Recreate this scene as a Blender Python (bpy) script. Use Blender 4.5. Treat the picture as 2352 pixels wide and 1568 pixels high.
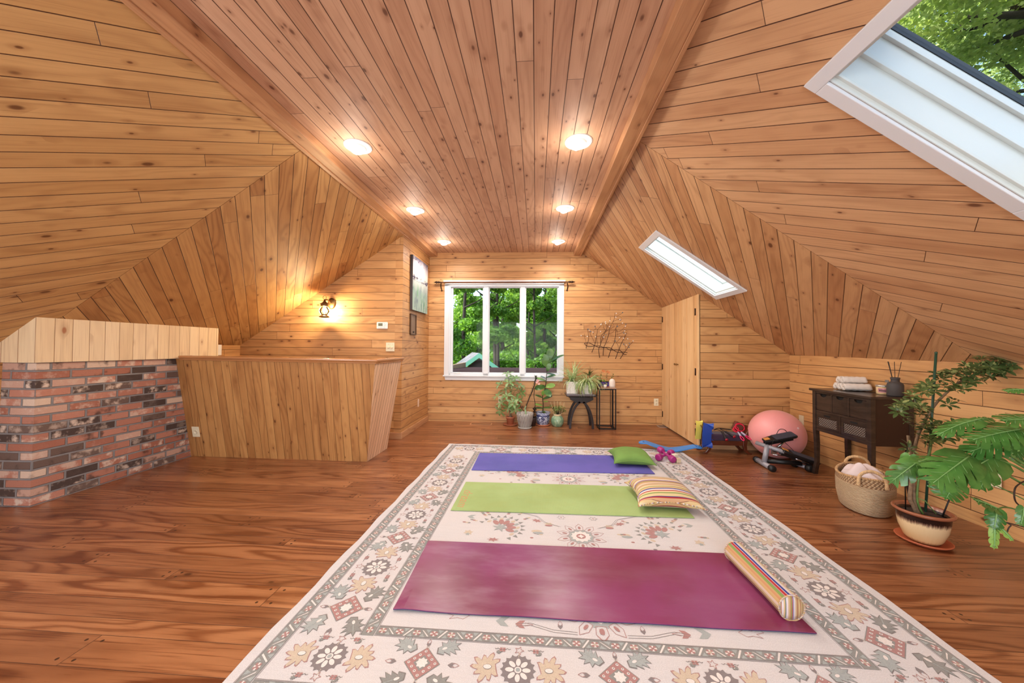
import bpy, bmesh, math, random
from mathutils import Vector, Matrix
random.seed(7)
for o in list(bpy.data.objects): bpy.data.objects.remove(o)
SC = bpy.context.scene
COL = SC.collection
PI = math.pi

# ------------------------------------------------------------------ camera
F, CX, CY, H = 800.0, 1176.0, 784.0, 1.2
_y = Vector((54.0, -15.0, F)).normalized()
_h = Vector((1, -.00665, 0))
_x = (_h - _y * _h.dot(_y)).normalized()
_z = Vector((-.0, 0, 0))
_z = _y.cross(_x)
if _z[1] < 0: _z = -_z
_z.normalize()
RW = Matrix((_x, _y, _z))                      # (right, up, forward) -> room axes
cam_data = bpy.data.cameras.new('camera')
cam = bpy.data.objects.new('camera', cam_data)
COL.objects.link(cam)
right, up, fwd = RW @ Vector((1, 0, 0)), RW @ Vector((0, 1, 0)), RW @ Vector((0, 0, 1))
cam.matrix_world = Matrix(((right.x, up.x, -fwd.x, 0), (right.y, up.y, -fwd.y, 0), (right.z, up.z, -fwd.z, H), (0, 0, 0, 1)))
cam_data.sensor_width = 36
cam_data.lens = F / 2352 * 36
cam_data.clip_start = .02
cam_data.clip_end = 300
SC.camera = cam

# ------------------------------------------------------------------ world, sun, exposure
SC.view_settings.view_transform = 'Standard'
SC.view_settings.look = 'None'
SC.view_settings.gamma = 1
SC.view_settings.use_curve_mapping = False
SC.view_settings.exposure = EXPO = 0.33
wd = bpy.data.worlds.new('world'); SC.world = wd; wd.use_nodes = True
wn = wd.node_tree.nodes; wn.clear()
wo = wn.new('ShaderNodeOutputWorld'); wb = wn.new('ShaderNodeBackground'); ws = wn.new('ShaderNodeTexSky')
ws.sky_type = 'NISHITA'; ws.sun_disc = False; ws.sun_elevation = math.radians(48); ws.sun_rotation = math.radians(200)
ws.air_density = 1.0; ws.dust_density = 1.5
wb.inputs[1].default_value = 0.40
wd.node_tree.links.new(ws.outputs[0], wb.inputs[0]); wd.node_tree.links.new(wb.outputs[0], wo.inputs[0])

def light(name, typ, loc, energy, color=(1, 1, 1), rot=(0, 0, 0), **kw):
    d = bpy.data.lights.new(name, typ); d.energy = energy; d.color = color
    for k, v in kw.items(): setattr(d, k, v)
    o = bpy.data.objects.new(name, d); COL.objects.link(o); o.location = loc; o.rotation_euler = rot
    return o
light('sun', 'SUN', (0, 0, 9), 8.5, (1, .95, .86), (math.radians(53), 0, math.radians(-81)), angle=.02)
# unseen fill light, set in an added window of the wall behind the camera
light('rear_fill_light', 'AREA', (-.3, -2.12, 1.45), 92, (.88, .95, 1), (math.radians(90), 0, 0), shape='RECTANGLE', size=3.4, size_y=1.5)
# unseen side area light at the left of the camera, no window behind it
# daylight of the far skylight, whose glass is out of the camera's sight
light('skylight_daylight', 'AREA', (1.6535 + .572 * .27, 3.885, 2.0935 + .82 * .27), 4, (.90, .95, 1), (0, math.radians(34.9), 0), shape='RECTANGLE', size=.8, size_y=.38)
light('side_area_light', 'AREA', (-3.7, .1, 1.3), 60, (.90, .95, 1), (math.radians(90), 0, math.radians(-75)), shape='RECTANGLE', size=1.2, size_y=1.0)  # unseen lamp, no opening in the wall behind it

# ------------------------------------------------------------------ helpers: rays of the camera onto room planes
CP = Vector((0, 0, H))
def ray(px, py): return RW @ Vector((px - CX, CY - py, F))
def FL(px, py, z=0.0):
    d = ray(px, py); return CP + d * ((z - H) / d.z)
def PL(px, py, p, n):
    d = ray(px, py); n = Vector(n); return CP + d * ((Vector(p) - CP).dot(n) / d.dot(n))
def PY(px, py, y): return PL(px, py, (0, y, 0), (0, 1, 0))
def PX(px, py, x): return PL(px, py, (x, 0, 0), (1, 0, 0))

def S(r, g, b):
    def c(v):
        v /= 255.0
        return v / 12.92 if v <= .04045 else ((v + .055) / 1.055) ** 2.4
    return (c(r), c(g), c(b), 1)

# ------------------------------------------------------------------ materials
class NT:
    def __init__(s, name):
        s.m = bpy.data.materials.new(name); s.m.use_nodes = True
        s.t = s.m.node_tree; s.t.nodes.clear()
        s.out = s.t.nodes.new('ShaderNodeOutputMaterial')
        s.b = s.t.nodes.new('ShaderNodeBsdfPrincipled')
        s.L(s.b.outputs[0], s.out.inputs[0])
    def L(s, a, b): s.t.links.new(a, b)
    def inp(s, sock, v):
        if hasattr(v, 'is_output'): s.L(v, sock)
        elif v is not None: sock.default_value = v
    def set(s, **k):
        for n, v in k.items(): s.inp(s.b.inputs[n.replace('_', ' ')], v)
    def M(s, op, a, b=None, c=None, clamp=False):
        n = s.t.nodes.new('ShaderNodeMath'); n.operation = op; n.use_clamp = clamp
        for i, v in enumerate((a, b, c)):
            if v is not None: s.inp(n.inputs[i], v)
        return n.outputs[0]
    def comb(s, x, y, z=0.0):
        n = s.t.nodes.new('ShaderNodeCombineXYZ')
        for i, v in enumerate((x, y, z)): s.inp(n.inputs[i], v)
        return n.outputs[0]
    def sep(s, v):
        n = s.t.nodes.new('ShaderNodeSeparateXYZ'); s.L(v, n.inputs[0]); return n.outputs
    def uv(s): return s.t.nodes.new('ShaderNodeUVMap').outputs[0]
    def obj(s): return s.t.nodes.new('ShaderNodeTexCoord').outputs['Object']
    def gen(s): return s.t.nodes.new('ShaderNodeTexCoord').outputs['Generated']
    def noise(s, vec, scale=1.0, detail=2.0, rough=.5, dist=0.0, col=False):
        n = s.t.nodes.new('ShaderNodeTexNoise'); s.inp(n.inputs['Vector'], vec)
        n.inputs['Scale'].default_value = scale; n.inputs['Detail'].default_value = detail
        n.inputs['Roughness'].default_value = rough; n.inputs['Distortion'].default_value = dist
        return n.outputs[1 if col else 0]
    def white(s, vec=None, w=None):
        n = s.t.nodes.new('ShaderNodeTexWhiteNoise')
        if w is not None: n.noise_dimensions = '1D'; s.inp(n.inputs['W'], w)
        else: n.noise_dimensions = '3D'; s.inp(n.inputs['Vector'], vec)
        return n.outputs[0]
    def voro(s, vec, scale=1.0, rnd=1.0, feat='F1'):
        n = s.t.nodes.new('ShaderNodeTexVoronoi'); n.feature = feat; s.inp(n.inputs['Vector'], vec)
        n.inputs['Scale'].default_value = scale; n.inputs['Randomness'].default_value = rnd
        return n
    def ramp(s, fac, stops, mode='LINEAR'):
        n = s.t.nodes.new('ShaderNodeValToRGB'); n.color_ramp.interpolation = mode; s.inp(n.inputs[0], fac)
        e = n.color_ramp.elements
        while len(e) > 1: e.remove(e[-1])
        e[0].position = stops[0][0]; e[0].color = stops[0][1]
        for p, c in stops[1:]:
            k = e.new(p); k.color = c
        return n.outputs[0]
    def mix(s, f, a, b, mode='MIX'):
        n = s.t.nodes.new('ShaderNodeMix'); n.data_type = 'RGBA'; n.blend_type = mode
        s.inp(n.inputs[0], f); s.inp(n.inputs[6], a); s.inp(n.inputs[7], b); return n.outputs[2]
    def step(s, x, lo, hi):
        n = s.t.nodes.new('ShaderNodeMapRange'); n.interpolation_type = 'SMOOTHSTEP'
        s.inp(n.inputs[0], x); n.inputs[1].default_value = lo; n.inputs[2].default_value = hi; return n.outputs[0]
    def bump(s, h, strength=.5, dist=.003):
        n = s.t.nodes.new('ShaderNodeBump'); n.inputs['Strength'].default_value = strength
        n.inputs['Distance'].default_value = dist; s.L(h, n.inputs['Height']); s.L(n.outputs[0], s.b.inputs['Normal'])

def plain(name, col, rough=.5, metal=0.0, bump=0.0, bscale=200, var=0.0, vscale=6, **k):
    t = NT(name); c = col
    if var:
        n = t.noise(t.obj(), vscale, 4, .6)
        c = t.mix(t.step(n, .35, .65), tuple(v * (1 - var) for v in col[:3]) + (1,), tuple(min(1, v * (1 + var)) for v in col[:3]) + (1,))
    t.set(Base_Color=c, Roughness=rough, Metallic=metal, **k)
    if bump: t.bump(t.noise(t.obj(), bscale, 3), bump, .002)
    return t.m

def planks(name, bw, length, cols, rough=.45, gap=.0032, knot=.55, kscale=1.0, rings=.35, streak=.3, tone=.3, widths=None, seamcol=None, gapd=1.0, joint=True, pegs=False, coat=0.0, knotcol=None, lift=.74):
    cols = [tuple(v ** lift for v in c[:3]) + (1,) for c in cols]
    t = NT(name); u, v, _ = t.sep(t.uv())
    if widths:
        w1, w2, w3 = widths; P = sum(widths)
        q = t.M('DIVIDE', v, P); k = t.M('FLOOR', q); w = t.M('MULTIPLY', t.M('SUBTRACT', q, k), P)
        a = t.M('GREATER_THAN', w, w1); b = t.M('GREATER_THAN', w, w1 + w2)
        bid = t.M('ADD', t.M('MULTIPLY_ADD', k, 3.0, a), b)
        low = t.M('MULTIPLY_ADD', a, w1, t.M('MULTIPLY', b, w2))
        wid = t.M('ADD', t.M('MULTIPLY_ADD', a, w2 - w1, w1), t.M('MULTIPLY', b, w3 - w2))
        loc = t.M('SUBTRACT', w, low); e = t.M('MINIMUM', loc, t.M('SUBTRACT', wid, loc))
    else:
        q = t.M('DIVIDE', v, bw); bid = t.M('FLOOR', q); fr = t.M('SUBTRACT', q, bid)
        e = t.M('MULTIPLY', t.M('MINIMUM', fr, t.M('SUBTRACT', 1.0, fr)), bw)
    r1 = t.white(w=t.M('ADD', bid, .37))
    uj = t.M('DIVIDE', t.M('MULTIPLY_ADD', r1, length * 5.3, u), length)
    jid = t.M('FLOOR', uj); fu = t.M('SUBTRACT', uj, jid)
    eu = t.M('MULTIPLY', t.M('MINIMUM', fu, t.M('SUBTRACT', 1.0, fu)), length)
    if not joint: jid = 0.0
    r2 = t.white(vec=t.comb(bid, jid, 3.1)); r3 = t.white(vec=t.comb(bid, jid, 9.7))
    z = t.M('MULTIPLY', r2, 61.0)
    n0 = t.noise(t.comb(t.M('MULTIPLY', u, .8), t.M('MULTIPLY', v, 4.5), z), 1, 1.5)
    wob = t.noise(t.comb(t.M('MULTIPLY', u, 5), t.M('MULTIPLY', v, 22), z), 1, 3)
    ring = t.M('SINE', t.M('MULTIPLY_ADD', n0, 62.0, t.M('MULTIPLY_ADD', v, 70.0, t.M('MULTIPLY', wob, 3.0))))
    ring = t.M('POWER', t.M('MULTIPLY_ADD', ring, .5, .5), 2.2)
    st = t.noise(t.comb(t.M('MULTIPLY', u, 3), t.M('MULTIPLY', v, 150), z), 1, 3, .6)
    tn = t.noise(t.comb(t.M('MULTIPLY', u, 1.3), t.M('MULTIPLY', v, 7), z), 1, 3, .55)
    c = t.ramp(r2, [(i / max(1, len(cols) - 1), x) for i, x in enumerate(cols)])
    def dk(f): return tuple([f ** 1.0, f ** 1.5, f ** 1.9, 1])
    c = t.mix(t.M('MULTIPLY', t.step(tn, .42, .78), tone), c, t.mix(1.0, c, dk(.52), 'MULTIPLY'))
    c = t.mix(t.M('MULTIPLY', ring, t.M('MULTIPLY_ADD', r3, rings, rings * .25)), c, t.mix(1.0, c, dk(.50), 'MULTIPLY'))
    c = t.mix(t.M('MULTIPLY', t.step(st, .5, .75), streak), c, t.mix(1.0, c, dk(.45), 'MULTIPLY'))
    # knots
    kv = t.comb(t.M('ADD', t.M('MULTIPLY', u, 6.2 * kscale), t.M('MULTIPLY', r1, 17.0)), t.M('MULTIPLY', v, 12.0 * kscale), 0.0)
    vo = t.voro(kv); g = t.sep(vo.outputs['Color'])
    kd = t.M('ADD', vo.outputs['Distance'], t.M('MULTIPLY_ADD', wob, .07, -.035))
    size = t.M('MULTIPLY_ADD', t.M('POWER', g[1], 2.0), .17, .075)
    gate = t.M('GREATER_THAN', g[0], 1 - knot)
    km = t.M('MULTIPLY', t.M('SUBTRACT', 1.0, t.step(t.M('DIVIDE', kd, size), .45, 1.0)), gate)
    kh = t.M('MULTIPLY', t.M('SUBTRACT', 1.0, t.step(t.M('DIVIDE', kd, size), .8, 2.6)), gate)
    kc = knotcol or tuple([cols[0][0] * .24, cols[0][1] * .15, cols[0][2] * .12, 1])
    c = t.mix(t.M('MULTIPLY', kh, .35), c, t.mix(1.0, c, dk(.5), 'MULTIPLY'))
    c = t.mix(t.M('MULTIPLY', km, .92), c, kc)
    if pegs:
        pu = t.M('SUBTRACT', eu, .035); pv = t.M('SUBTRACT', e, .026)
        pd = t.M('SQRT', t.M('ADD', t.M('MULTIPLY', pu, pu), t.M('MULTIPLY', pv, pv)))
        c = t.mix(t.M('LESS_THAN', pd, .0065), c, tuple([cols[0][0] * .14, cols[0][1] * .1, cols[0][2] * .1, 1]))
    sm = t.M('SUBTRACT', 1.0, t.step(e, gap * .35, gap))
    if joint: sm = t.M('MAXIMUM', sm, t.M('SUBTRACT', 1.0, t.step(eu, .0006, .0019)))
    sc = seamcol or tuple([cols[0][0] * .13, cols[0][1] * .07, cols[0][2] * .05, 1])
    c = t.mix(t.M('MULTIPLY', sm, gapd), c, sc)
    t.set(Base_Color=c, Roughness=t.M('MULTIPLY_ADD', st, .12, rough - .06), Coat_Weight=coat, Coat_Roughness=.22)
    t.bump(t.M('SUBTRACT', t.M('MULTIPLY', st, .06), sm), .8, .004)
    return t.m

# ------------------------------------------------------------------ mesh builder
def frame(d, upv=(0, 0, 1)):
    d = Vector(d).normalized(); upv = Vector(upv)
    if abs(d.dot(upv)) > .98: upv = Vector((1, 0, 0))
    a = upv.cross(d).normalized(); return a, d.cross(a)
class MB:
    def __init__(s): s.V = []; s.F = []; s.M = []; s.S = []
    def add(s, vs, fs, mi=0, sm=False, M=None):
        b = len(s.V)
        for v in vs: s.V.append((M @ Vector(v)) if M else Vector(v))
        for f in fs: s.F.append([b + i for i in f]); s.M.append(mi); s.S.append(sm)
        return s
    def face(s, pts, mi=0): return s.add(pts, [list(range(len(pts)))], mi)
    def box(s, c, d, mi=0, M=None, taper=1.0):
        x, y, z = d[0] / 2, d[1] / 2, d[2] / 2; cx, cy, cz = c; k = taper
        vs = [(cx - x, cy - y, cz - z), (cx + x, cy - y, cz - z), (cx + x, cy + y, cz - z), (cx - x, cy + y, cz - z),
              (cx - x * k, cy - y * k, cz + z), (cx + x * k, cy - y * k, cz + z), (cx + x * k, cy + y * k, cz + z), (cx - x * k, cy + y * k, cz + z)]
        return s.add(vs, [(0, 3, 2, 1), (4, 5, 6, 7), (0, 1, 5, 4), (1, 2, 6, 5), (2, 3, 7, 6), (3, 0, 4, 7)], mi, False, M)
    def bb(s, a, b, mi=0, M=None):
        return s.box([(a[i] + b[i]) / 2 for i in range(3)], [abs(b[i] - a[i]) for i in range(3)], mi, M)
    def prism(s, poly, off, mi=0, M=None):
        n = len(poly); off = Vector(off); P = [Vector(p) for p in poly]
        vs = P + [p + off for p in P]
        fs = [list(range(n))[::-1], [n + i for i in range(n)]] + [(i, (i + 1) % n, n + (i + 1) % n, n + i) for i in range(n)]
        return s.add(vs, fs, mi, False, M)
    def tube(s, pts, r, seg=8, mi=0, closed=False, cap=True, sm=True, flat=1.0, upv=(0, 0, 1)):
        P = [Vector(p) for p in pts]; n = len(P); rr = r if isinstance(r, (list, tuple)) else [r] * n
        vs = []; a = None
        for i in range(n):
            d = (P[(i + 1) % n] - P[i - 1]) if closed or 0 < i < n - 1 else (P[1] - P[0] if i == 0 else P[-1] - P[-2])
            d.normalize()
            if a is None: a, b = frame(d, upv)
            else:
                a = (a - d * a.dot(d))
                if a.length < 1e-5: a, b = frame(d, upv)
                a.normalize(); b = d.cross(a)
            for k in range(seg):
                t = 2 * PI * k / seg; vs.append(P[i] + a * (math.cos(t) * rr[i]) + b * (math.sin(t) * rr[i] * flat))
        fs = []
        for i in range(n if closed else n - 1):
            j = (i + 1) % n
            for k in range(seg): fs.append((i * seg + k, i * seg + (k + 1) % seg, j * seg + (k + 1) % seg, j * seg + k))
        if cap and not closed: fs += [list(range(seg))[::-1], [(n - 1) * seg + k for k in range(seg)]]
        return s.add(vs, fs, mi, sm)
    def lathe(s, prof, seg=32, mi=0, M=None, sm=True, closed=False, wave=None):
        vs = []; n = len(prof)
        for i, (r, z) in enumerate(prof):
            for k in range(seg):
                a = 2 * PI * k / seg; q, dz = (1, 0)
                if wave: q, dz = wave(a, i)
                vs.append((r * q * math.cos(a), r * q * math.sin(a), z + dz))
        fs = []
        for i in range(n if closed else n - 1):
            j = (i + 1) % n
            for k in range(seg): fs.append((i * seg + k, i * seg + (k + 1) % seg, j * seg + (k + 1) % seg, j * seg + k))
        if not closed:
            if prof[0][0] > 1e-6: fs.append(list(range(seg))[::-1])
            if prof[-1][0] > 1e-6: fs.append([(n - 1) * seg + k for k in range(seg)])
        return s.add(vs, fs, mi, sm, M)
    def ball(s, c, r, seg=20, mi=0, M=None, sc=(1, 1, 1)):
        prof = [(max(1e-7, math.sin(PI * i / (seg // 2))) , -math.cos(PI * i / (seg // 2))) for i in range(seg // 2 + 1)]
        m = Matrix.Translation(c) @ Matrix.Diagonal((r * sc[0], r * sc[1], r * sc[2], 1))
        return s.lathe(prof, seg, mi, (M @ m) if M else m)
    def blade(s, base, d, nrm, L, W, bend=0.0, fold=0.0, prof=None, n=6, mi=0, twist=0.0, wavy=0.0):
        """a leaf blade: runs from base along d, curling away from nrm by bend (radians in all)"""
        d = Vector(d).normalized(); nrm = Vector(nrm); nrm = (nrm - d * nrm.dot(d)); nrm.normalize(); sd = d.cross(nrm)
        p = Vector(base); vs = []; prof = prof or (lambda t: math.sin(PI * min(1, t * .94 + .06)) ** .8)
        for i in range(n + 1):
            t = i / n; w = W / 2 * prof(t); a = -bend * t
            dd = d * math.cos(a) + nrm * math.sin(a); nn = nrm * math.cos(a) - d * math.sin(a)
            tw = twist * t; s2 = sd * math.cos(tw) + nn * math.sin(tw)
            up_ = nn * (fold * w + wavy * W * math.sin(t * 9))
            vs += [p - s2 * w + up_, p, p + s2 * w + up_]; p = p + dd * (L / n)
        fs = []
        for i in range(n):
            a = i * 3; fs += [(a, a + 1, a + 4, a + 3), (a + 1, a + 2, a + 5, a + 4)]
        return s.add(vs, fs, mi, True)
    def build(s, name, mats, parent=None, uv=None, bevel=0.0, bseg=2, subd=0, smooth=None, loc=None, rot=None, weld=0.0):
        me = bpy.data.meshes.new(name); me.from_pydata([tuple(v) for v in s.V], [], s.F)
        if not isinstance(mats, (list, tuple)): mats = [mats]
        for m in mats: me.materials.append(m)
        for p, mi, sm in zip(me.polygons, s.M, s.S): p.material_index = mi; p.use_smooth = sm if smooth is None else smooth
        if uv:
            o0, U, V = [Vector(q) for q in uv]; lay = me.uv_layers.new(name='UVMap')
            for l in me.loops:
                q = me.vertices[l.vertex_index].co - o0; lay.data[l.index].uv = (q.dot(U), q.dot(V))
        bm = bmesh.new(); bm.from_mesh(me)
        if weld: bmesh.ops.remove_doubles(bm, verts=bm.verts, dist=weld)
        bmesh.ops.recalc_face_normals(bm, faces=bm.faces) if not getattr(s, 'open', False) else None
        bm.to_mesh(me); bm.free()
        o = bpy.data.objects.new(name, me); COL.objects.link(o)
        if parent: o.parent = parent
        if loc is not None: o.location = loc
        if rot is not None: o.rotation_euler = rot
        if bevel:
            m = o.modifiers.new('bevel', 'BEVEL'); m.width = bevel; m.segments = bseg; m.limit_method = 'ANGLE'; m.angle_limit = .7
        if subd:
            m = o.modifiers.new('subd', 'SUBSURF'); m.levels = subd; m.render_levels = subd
        return o
def empty(name, loc, rot=0.0):
    o = bpy.data.objects.new(name, None); COL.objects.link(o); o.location = loc; o.empty_display_size = .05
    o.rotation_euler = rot if isinstance(rot, (tuple, list)) else (0, 0, rot)
    return o
def tag(o, label, cat, group=None, kind=None):
    o['label'] = label; o['category'] = cat
    if group: o['group'] = group
    if kind: o['kind'] = kind
    return o
def thing(name, loc, label, cat, rot=0.0, group=None): return tag(empty(name, loc, rot), label, cat, group)
def struct(o): o['kind'] = 'structure'; return o
def copy_tree(o, parent=None):
    c = o.copy(); COL.objects.link(c)
    if parent: c.parent = parent
    for ch in list(o.children): copy_tree(ch, c)
    return c
def smoothpath(pts, n=6):
    P = [Vector(p) for p in pts]; out = []
    for i in range(len(P) - 1):
        a = P[max(0, i - 1)]; b = P[i]; c = P[i + 1]; d = P[min(len(P) - 1, i + 2)]
        for k in range(n):
            t = k / n; out.append(.5 * ((2 * b) + (c - a) * t + (2 * a - 5 * b + 4 * c - d) * t * t + (3 * b - a - 3 * c + d) * t ** 3))
    out.append(P[-1]); return out
# ------------------------------------------------------------------ shared materials
W_CEIL = planks('pine_ceiling_boards', .094, 2.6, [S(180, 126, 92), S(188, 134, 98), S(194, 142, 106), S(198, 148, 112)], .6, rings=.22, knot=.85, tone=.4, kscale=1.35)
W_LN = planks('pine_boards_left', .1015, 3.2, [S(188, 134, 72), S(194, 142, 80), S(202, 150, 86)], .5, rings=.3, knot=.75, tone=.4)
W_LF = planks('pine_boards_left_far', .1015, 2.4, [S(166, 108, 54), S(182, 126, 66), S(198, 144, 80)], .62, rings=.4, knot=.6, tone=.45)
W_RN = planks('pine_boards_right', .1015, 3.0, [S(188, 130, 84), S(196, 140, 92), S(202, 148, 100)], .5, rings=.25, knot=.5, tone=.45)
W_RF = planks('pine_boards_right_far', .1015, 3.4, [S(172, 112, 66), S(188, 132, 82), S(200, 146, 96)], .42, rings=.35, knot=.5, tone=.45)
W_WALL = planks('pine_wall_boards', .1052, 2.3, [S(178, 118, 62), S(188, 128, 70), S(198, 140, 80)], .5, rings=.3, knot=.75, tone=.4)
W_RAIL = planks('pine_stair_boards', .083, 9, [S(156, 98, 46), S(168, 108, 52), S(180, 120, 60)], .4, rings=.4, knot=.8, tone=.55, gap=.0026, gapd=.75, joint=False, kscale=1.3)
W_BOX = planks('fresh_pine_boards', .105, 9, [S(226, 196, 148), S(232, 204, 158), S(236, 210, 166)], .55, rings=.14, knot=.4, tone=.25, gap=.0028, gapd=.75, joint=False, seamcol=S(150, 96, 54), knotcol=S(165, 105, 70))
W_DOOR = planks('yellow_pine_glued_boards', .055, 9, [S(196, 140, 84), S(208, 158, 100), S(218, 172, 116)], .42, rings=.12, knot=.25, tone=.3, gap=.0007, gapd=.15, joint=False, knotcol=S(140, 80, 40))
W_FLOOR = planks('oak_floor_boards', .11, 1.9, [S(118, 66, 36), S(134, 78, 44), S(148, 90, 52)], .30, lift=.82, knot=.12, rings=1.0, streak=1.0, tone=.7, widths=(.085, .112, .14), gap=.0016, gapd=.8, pegs=True, coat=.3, seamcol=S(60, 30, 16))
W_TRIM = planks('pine_trim', .5, 3.1, [S(178, 120, 76), S(192, 136, 90)], .42, rings=.35, knot=.2, gap=.0001, joint=False)
W_CAP = planks('stained_cap_rail', .5, 9, [S(150, 88, 44), S(165, 100, 52)], .28, rings=.3, knot=0, gap=.0001, joint=False, coat=.3)
WHITE = plain('white_paint', S(222, 226, 232), .35)
WHITE2 = plain('white_plastic', S(240, 238, 236), .35)
ALMOND = plain('almond_plastic', S(226, 214, 184), .4)
BLACK = plain('black_iron', S(22, 20, 20), .4, .3)
DKPLAST = plain('black_plastic', S(18, 18, 20), .45)
CHROME = plain('brushed_steel', S(190, 190, 195), .25, 1.0)
BRASS = plain('aged_brass', S(120, 96, 64), .35, .9)
BRONZE = plain('dark_bronze', S(60, 40, 28), .4, .6)
TERRA = plain('terracotta', S(176, 106, 74), .7, var=.15, bump=.2)
SOIL = plain('potting_soil', S(52, 38, 30), .95, bump=1.0, bscale=90, var=.4, vscale=60)
ESPR = plain('espresso_wood', S(30, 17, 13), .38, var=.25, vscale=14)

def brick():
    t = NT('old_brick'); u, v, _ = t.sep(t.uv())
    wob = t.noise(t.comb(u, v, .3), 9, 3)
    v2 = t.M('DIVIDE', v, .0668); row = t.M('FLOOR', v2); fv = t.M('SUBTRACT', v2, row)
    u2 = t.M('ADD', t.M('DIVIDE', u, .213), t.M('MULTIPLY', t.M('MODULO', row, 2.0), .5))
    u2 = t.M('ADD', u2, t.M('MULTIPLY', t.white(w=row), .12)); cl = t.M('FLOOR', u2); fu = t.M('SUBTRACT', u2, cl)
    e = t.M('MINIMUM', t.M('MULTIPLY', t.M('MINIMUM', fv, t.M('SUBTRACT', 1.0, fv)), .0668), t.M('MULTIPLY', t.M('MINIMUM', fu, t.M('SUBTRACT', 1.0, fu)), .213))
    e = t.M('ADD', e, t.M('MULTIPLY_ADD', wob, .004, -.002))
    mort = t.M('SUBTRACT', 1.0, t.step(e, .0056, .0086))
    r = t.white(vec=t.comb(row, cl, 1.0)); r2 = t.white(vec=t.comb(row, cl, 5.0))
    c = t.ramp(r, [(0, S(74, 62, 58)), (.13, S(110, 92, 84)), (.2, S(172, 112, 92)), (.42, S(184, 126, 106)), (.6, S(194, 136, 116)), (.72, S(206, 168, 150)), (.82, S(170, 116, 98)), (.92, S(224, 200, 180))], 'CONSTANT')
    blot = t.noise(t.comb(u, v, t.M('MULTIPLY', r, 30)), 14, 4, .6)
    pale = t.M('MULTIPLY', t.step(blot, .46, .66), t.step(r2, .2, .9))
    c = t.mix(pale, c, S(224, 204, 188))
    dark = t.M('MULTIPLY', t.step(t.noise(t.comb(u, v, t.M('MULTIPLY', r2, 50)), 10, 3), .52, .72), t.M('LESS_THAN', r2, .35))
    c = t.mix(t.M('MULTIPLY', dark, .85), c, S(58, 48, 44))
    c = t.mix(t.M('MULTIPLY', t.noise(t.comb(u, v, 0), 160, 2), .25), c, S(90, 60, 50))
    mc = t.mix(t.noise(t.comb(u, v, 2), 12, 3), S(112, 110, 112), S(150, 146, 146))
    c = t.mix(mort, c, mc); t.set(Base_Color=c, Roughness=.85)
    t.bump(t.M('SUBTRACT', t.M('MULTIPLY', t.noise(t.comb(u, v, 0), 120, 4), .25), mort), 1.0, .007); return t.m
M_BRICK = brick()

# ------------------------------------------------------------------ room shell
def zc(y): return 2.709 + .008 * y             # flat ceiling (very slightly out of level)
def zb(y): return 2.644 + .0078 * y            # underside of the boxed beams
SLL = .6527; SLR = -.6977
def zl(x): return 2.671 + SLL * (x + 1.76)
def zr(x): return 2.708 + SLR * (x - .773)
Y0 = -2.15
YB0 = 5.62
def yb(x): return 5.602 + .0185 * (x + 1.737)   # the gable wall with the big window is not quite square
m = MB(); m.box((-.6, 1.9, -.06), (7.9, 8.3, .12)); fl = struct(m.build('floor', W_FLOOR, uv=((0, 0, 0), (1, 0, 0), (0, 1, 0))))
m = MB(); m.prism([(-1.85, Y0, zc(Y0)), (.85, Y0, zc(Y0)), (.85, 5.75, zc(5.75)), (-1.85, 5.75, zc(5.75))], (0, 0, .1))
struct(m.build('ceiling', W_CEIL, uv=((-1.615, 0, 0), (0, 1, 0), (1, 0, 0))))

def slope(name, zf, xa, xb, ya, yb_, mat, ang, seam, holes=()):
    """one sloping boarded ceiling plane between x=xa..xb, y=ya..yb_, with rectangular skylight openings"""
    k = (zf(xb) - zf(xa)) / (xb - xa); sx = Vector((1, 0, k)); sx.normalize()
    n = Vector((-k, 0, 1)).normalized()
    bd = Vector((0, 1, 0)) * math.cos(ang) + sx * math.sin(ang); bv = n.cross(bd)
    m = MB()
    def q(x0, x1, y0, y1): m.prism([(x0, y0, zf(x0)), (x1, y0, zf(x1)), (x1, y1, zf(x1)), (x0, y1, zf(x0))], n * .06)
    if not holes: q(xa, xb, ya, yb_)
    for (hx0, hx1, hy0, hy1) in holes:
        q(xa, hx0, ya, yb_); q(hx1, xb, ya, yb_); q(hx0, hx1, ya, hy0); q(hx0, hx1, hy1, yb_)
    return struct(m.build(name, mat, uv=(seam, bd, bv)))
A43 = math.radians(43.2)
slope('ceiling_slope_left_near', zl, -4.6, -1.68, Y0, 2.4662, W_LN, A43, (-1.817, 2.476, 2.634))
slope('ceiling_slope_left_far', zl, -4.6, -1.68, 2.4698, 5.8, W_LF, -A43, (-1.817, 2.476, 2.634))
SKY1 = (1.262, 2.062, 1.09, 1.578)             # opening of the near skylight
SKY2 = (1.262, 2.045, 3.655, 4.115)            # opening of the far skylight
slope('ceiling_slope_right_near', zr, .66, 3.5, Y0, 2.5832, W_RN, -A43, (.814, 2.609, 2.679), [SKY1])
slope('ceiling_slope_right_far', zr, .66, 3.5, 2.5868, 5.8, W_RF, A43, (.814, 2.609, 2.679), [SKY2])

for n_, zf_, xa_, xb_, y_ in (('trim_6', zl, -4.6, -1.68, 2.468), ('trim_7', zr, .66, 3.5, 2.585)):   # batten hidden in the mitre joint
    m = MB(); m.prism([(xa_, y_ - .02, zf_(xa_) + .012), (xb_, y_ - .02, zf_(xb_) + .012), (xb_, y_ + .02, zf_(xb_) + .012), (xa_, y_ + .02, zf_(xa_) + .012)], (0, 0, .1)); struct(m.build(n_, plain('joint_' + n_, S(60, 34, 20), .8)))
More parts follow.
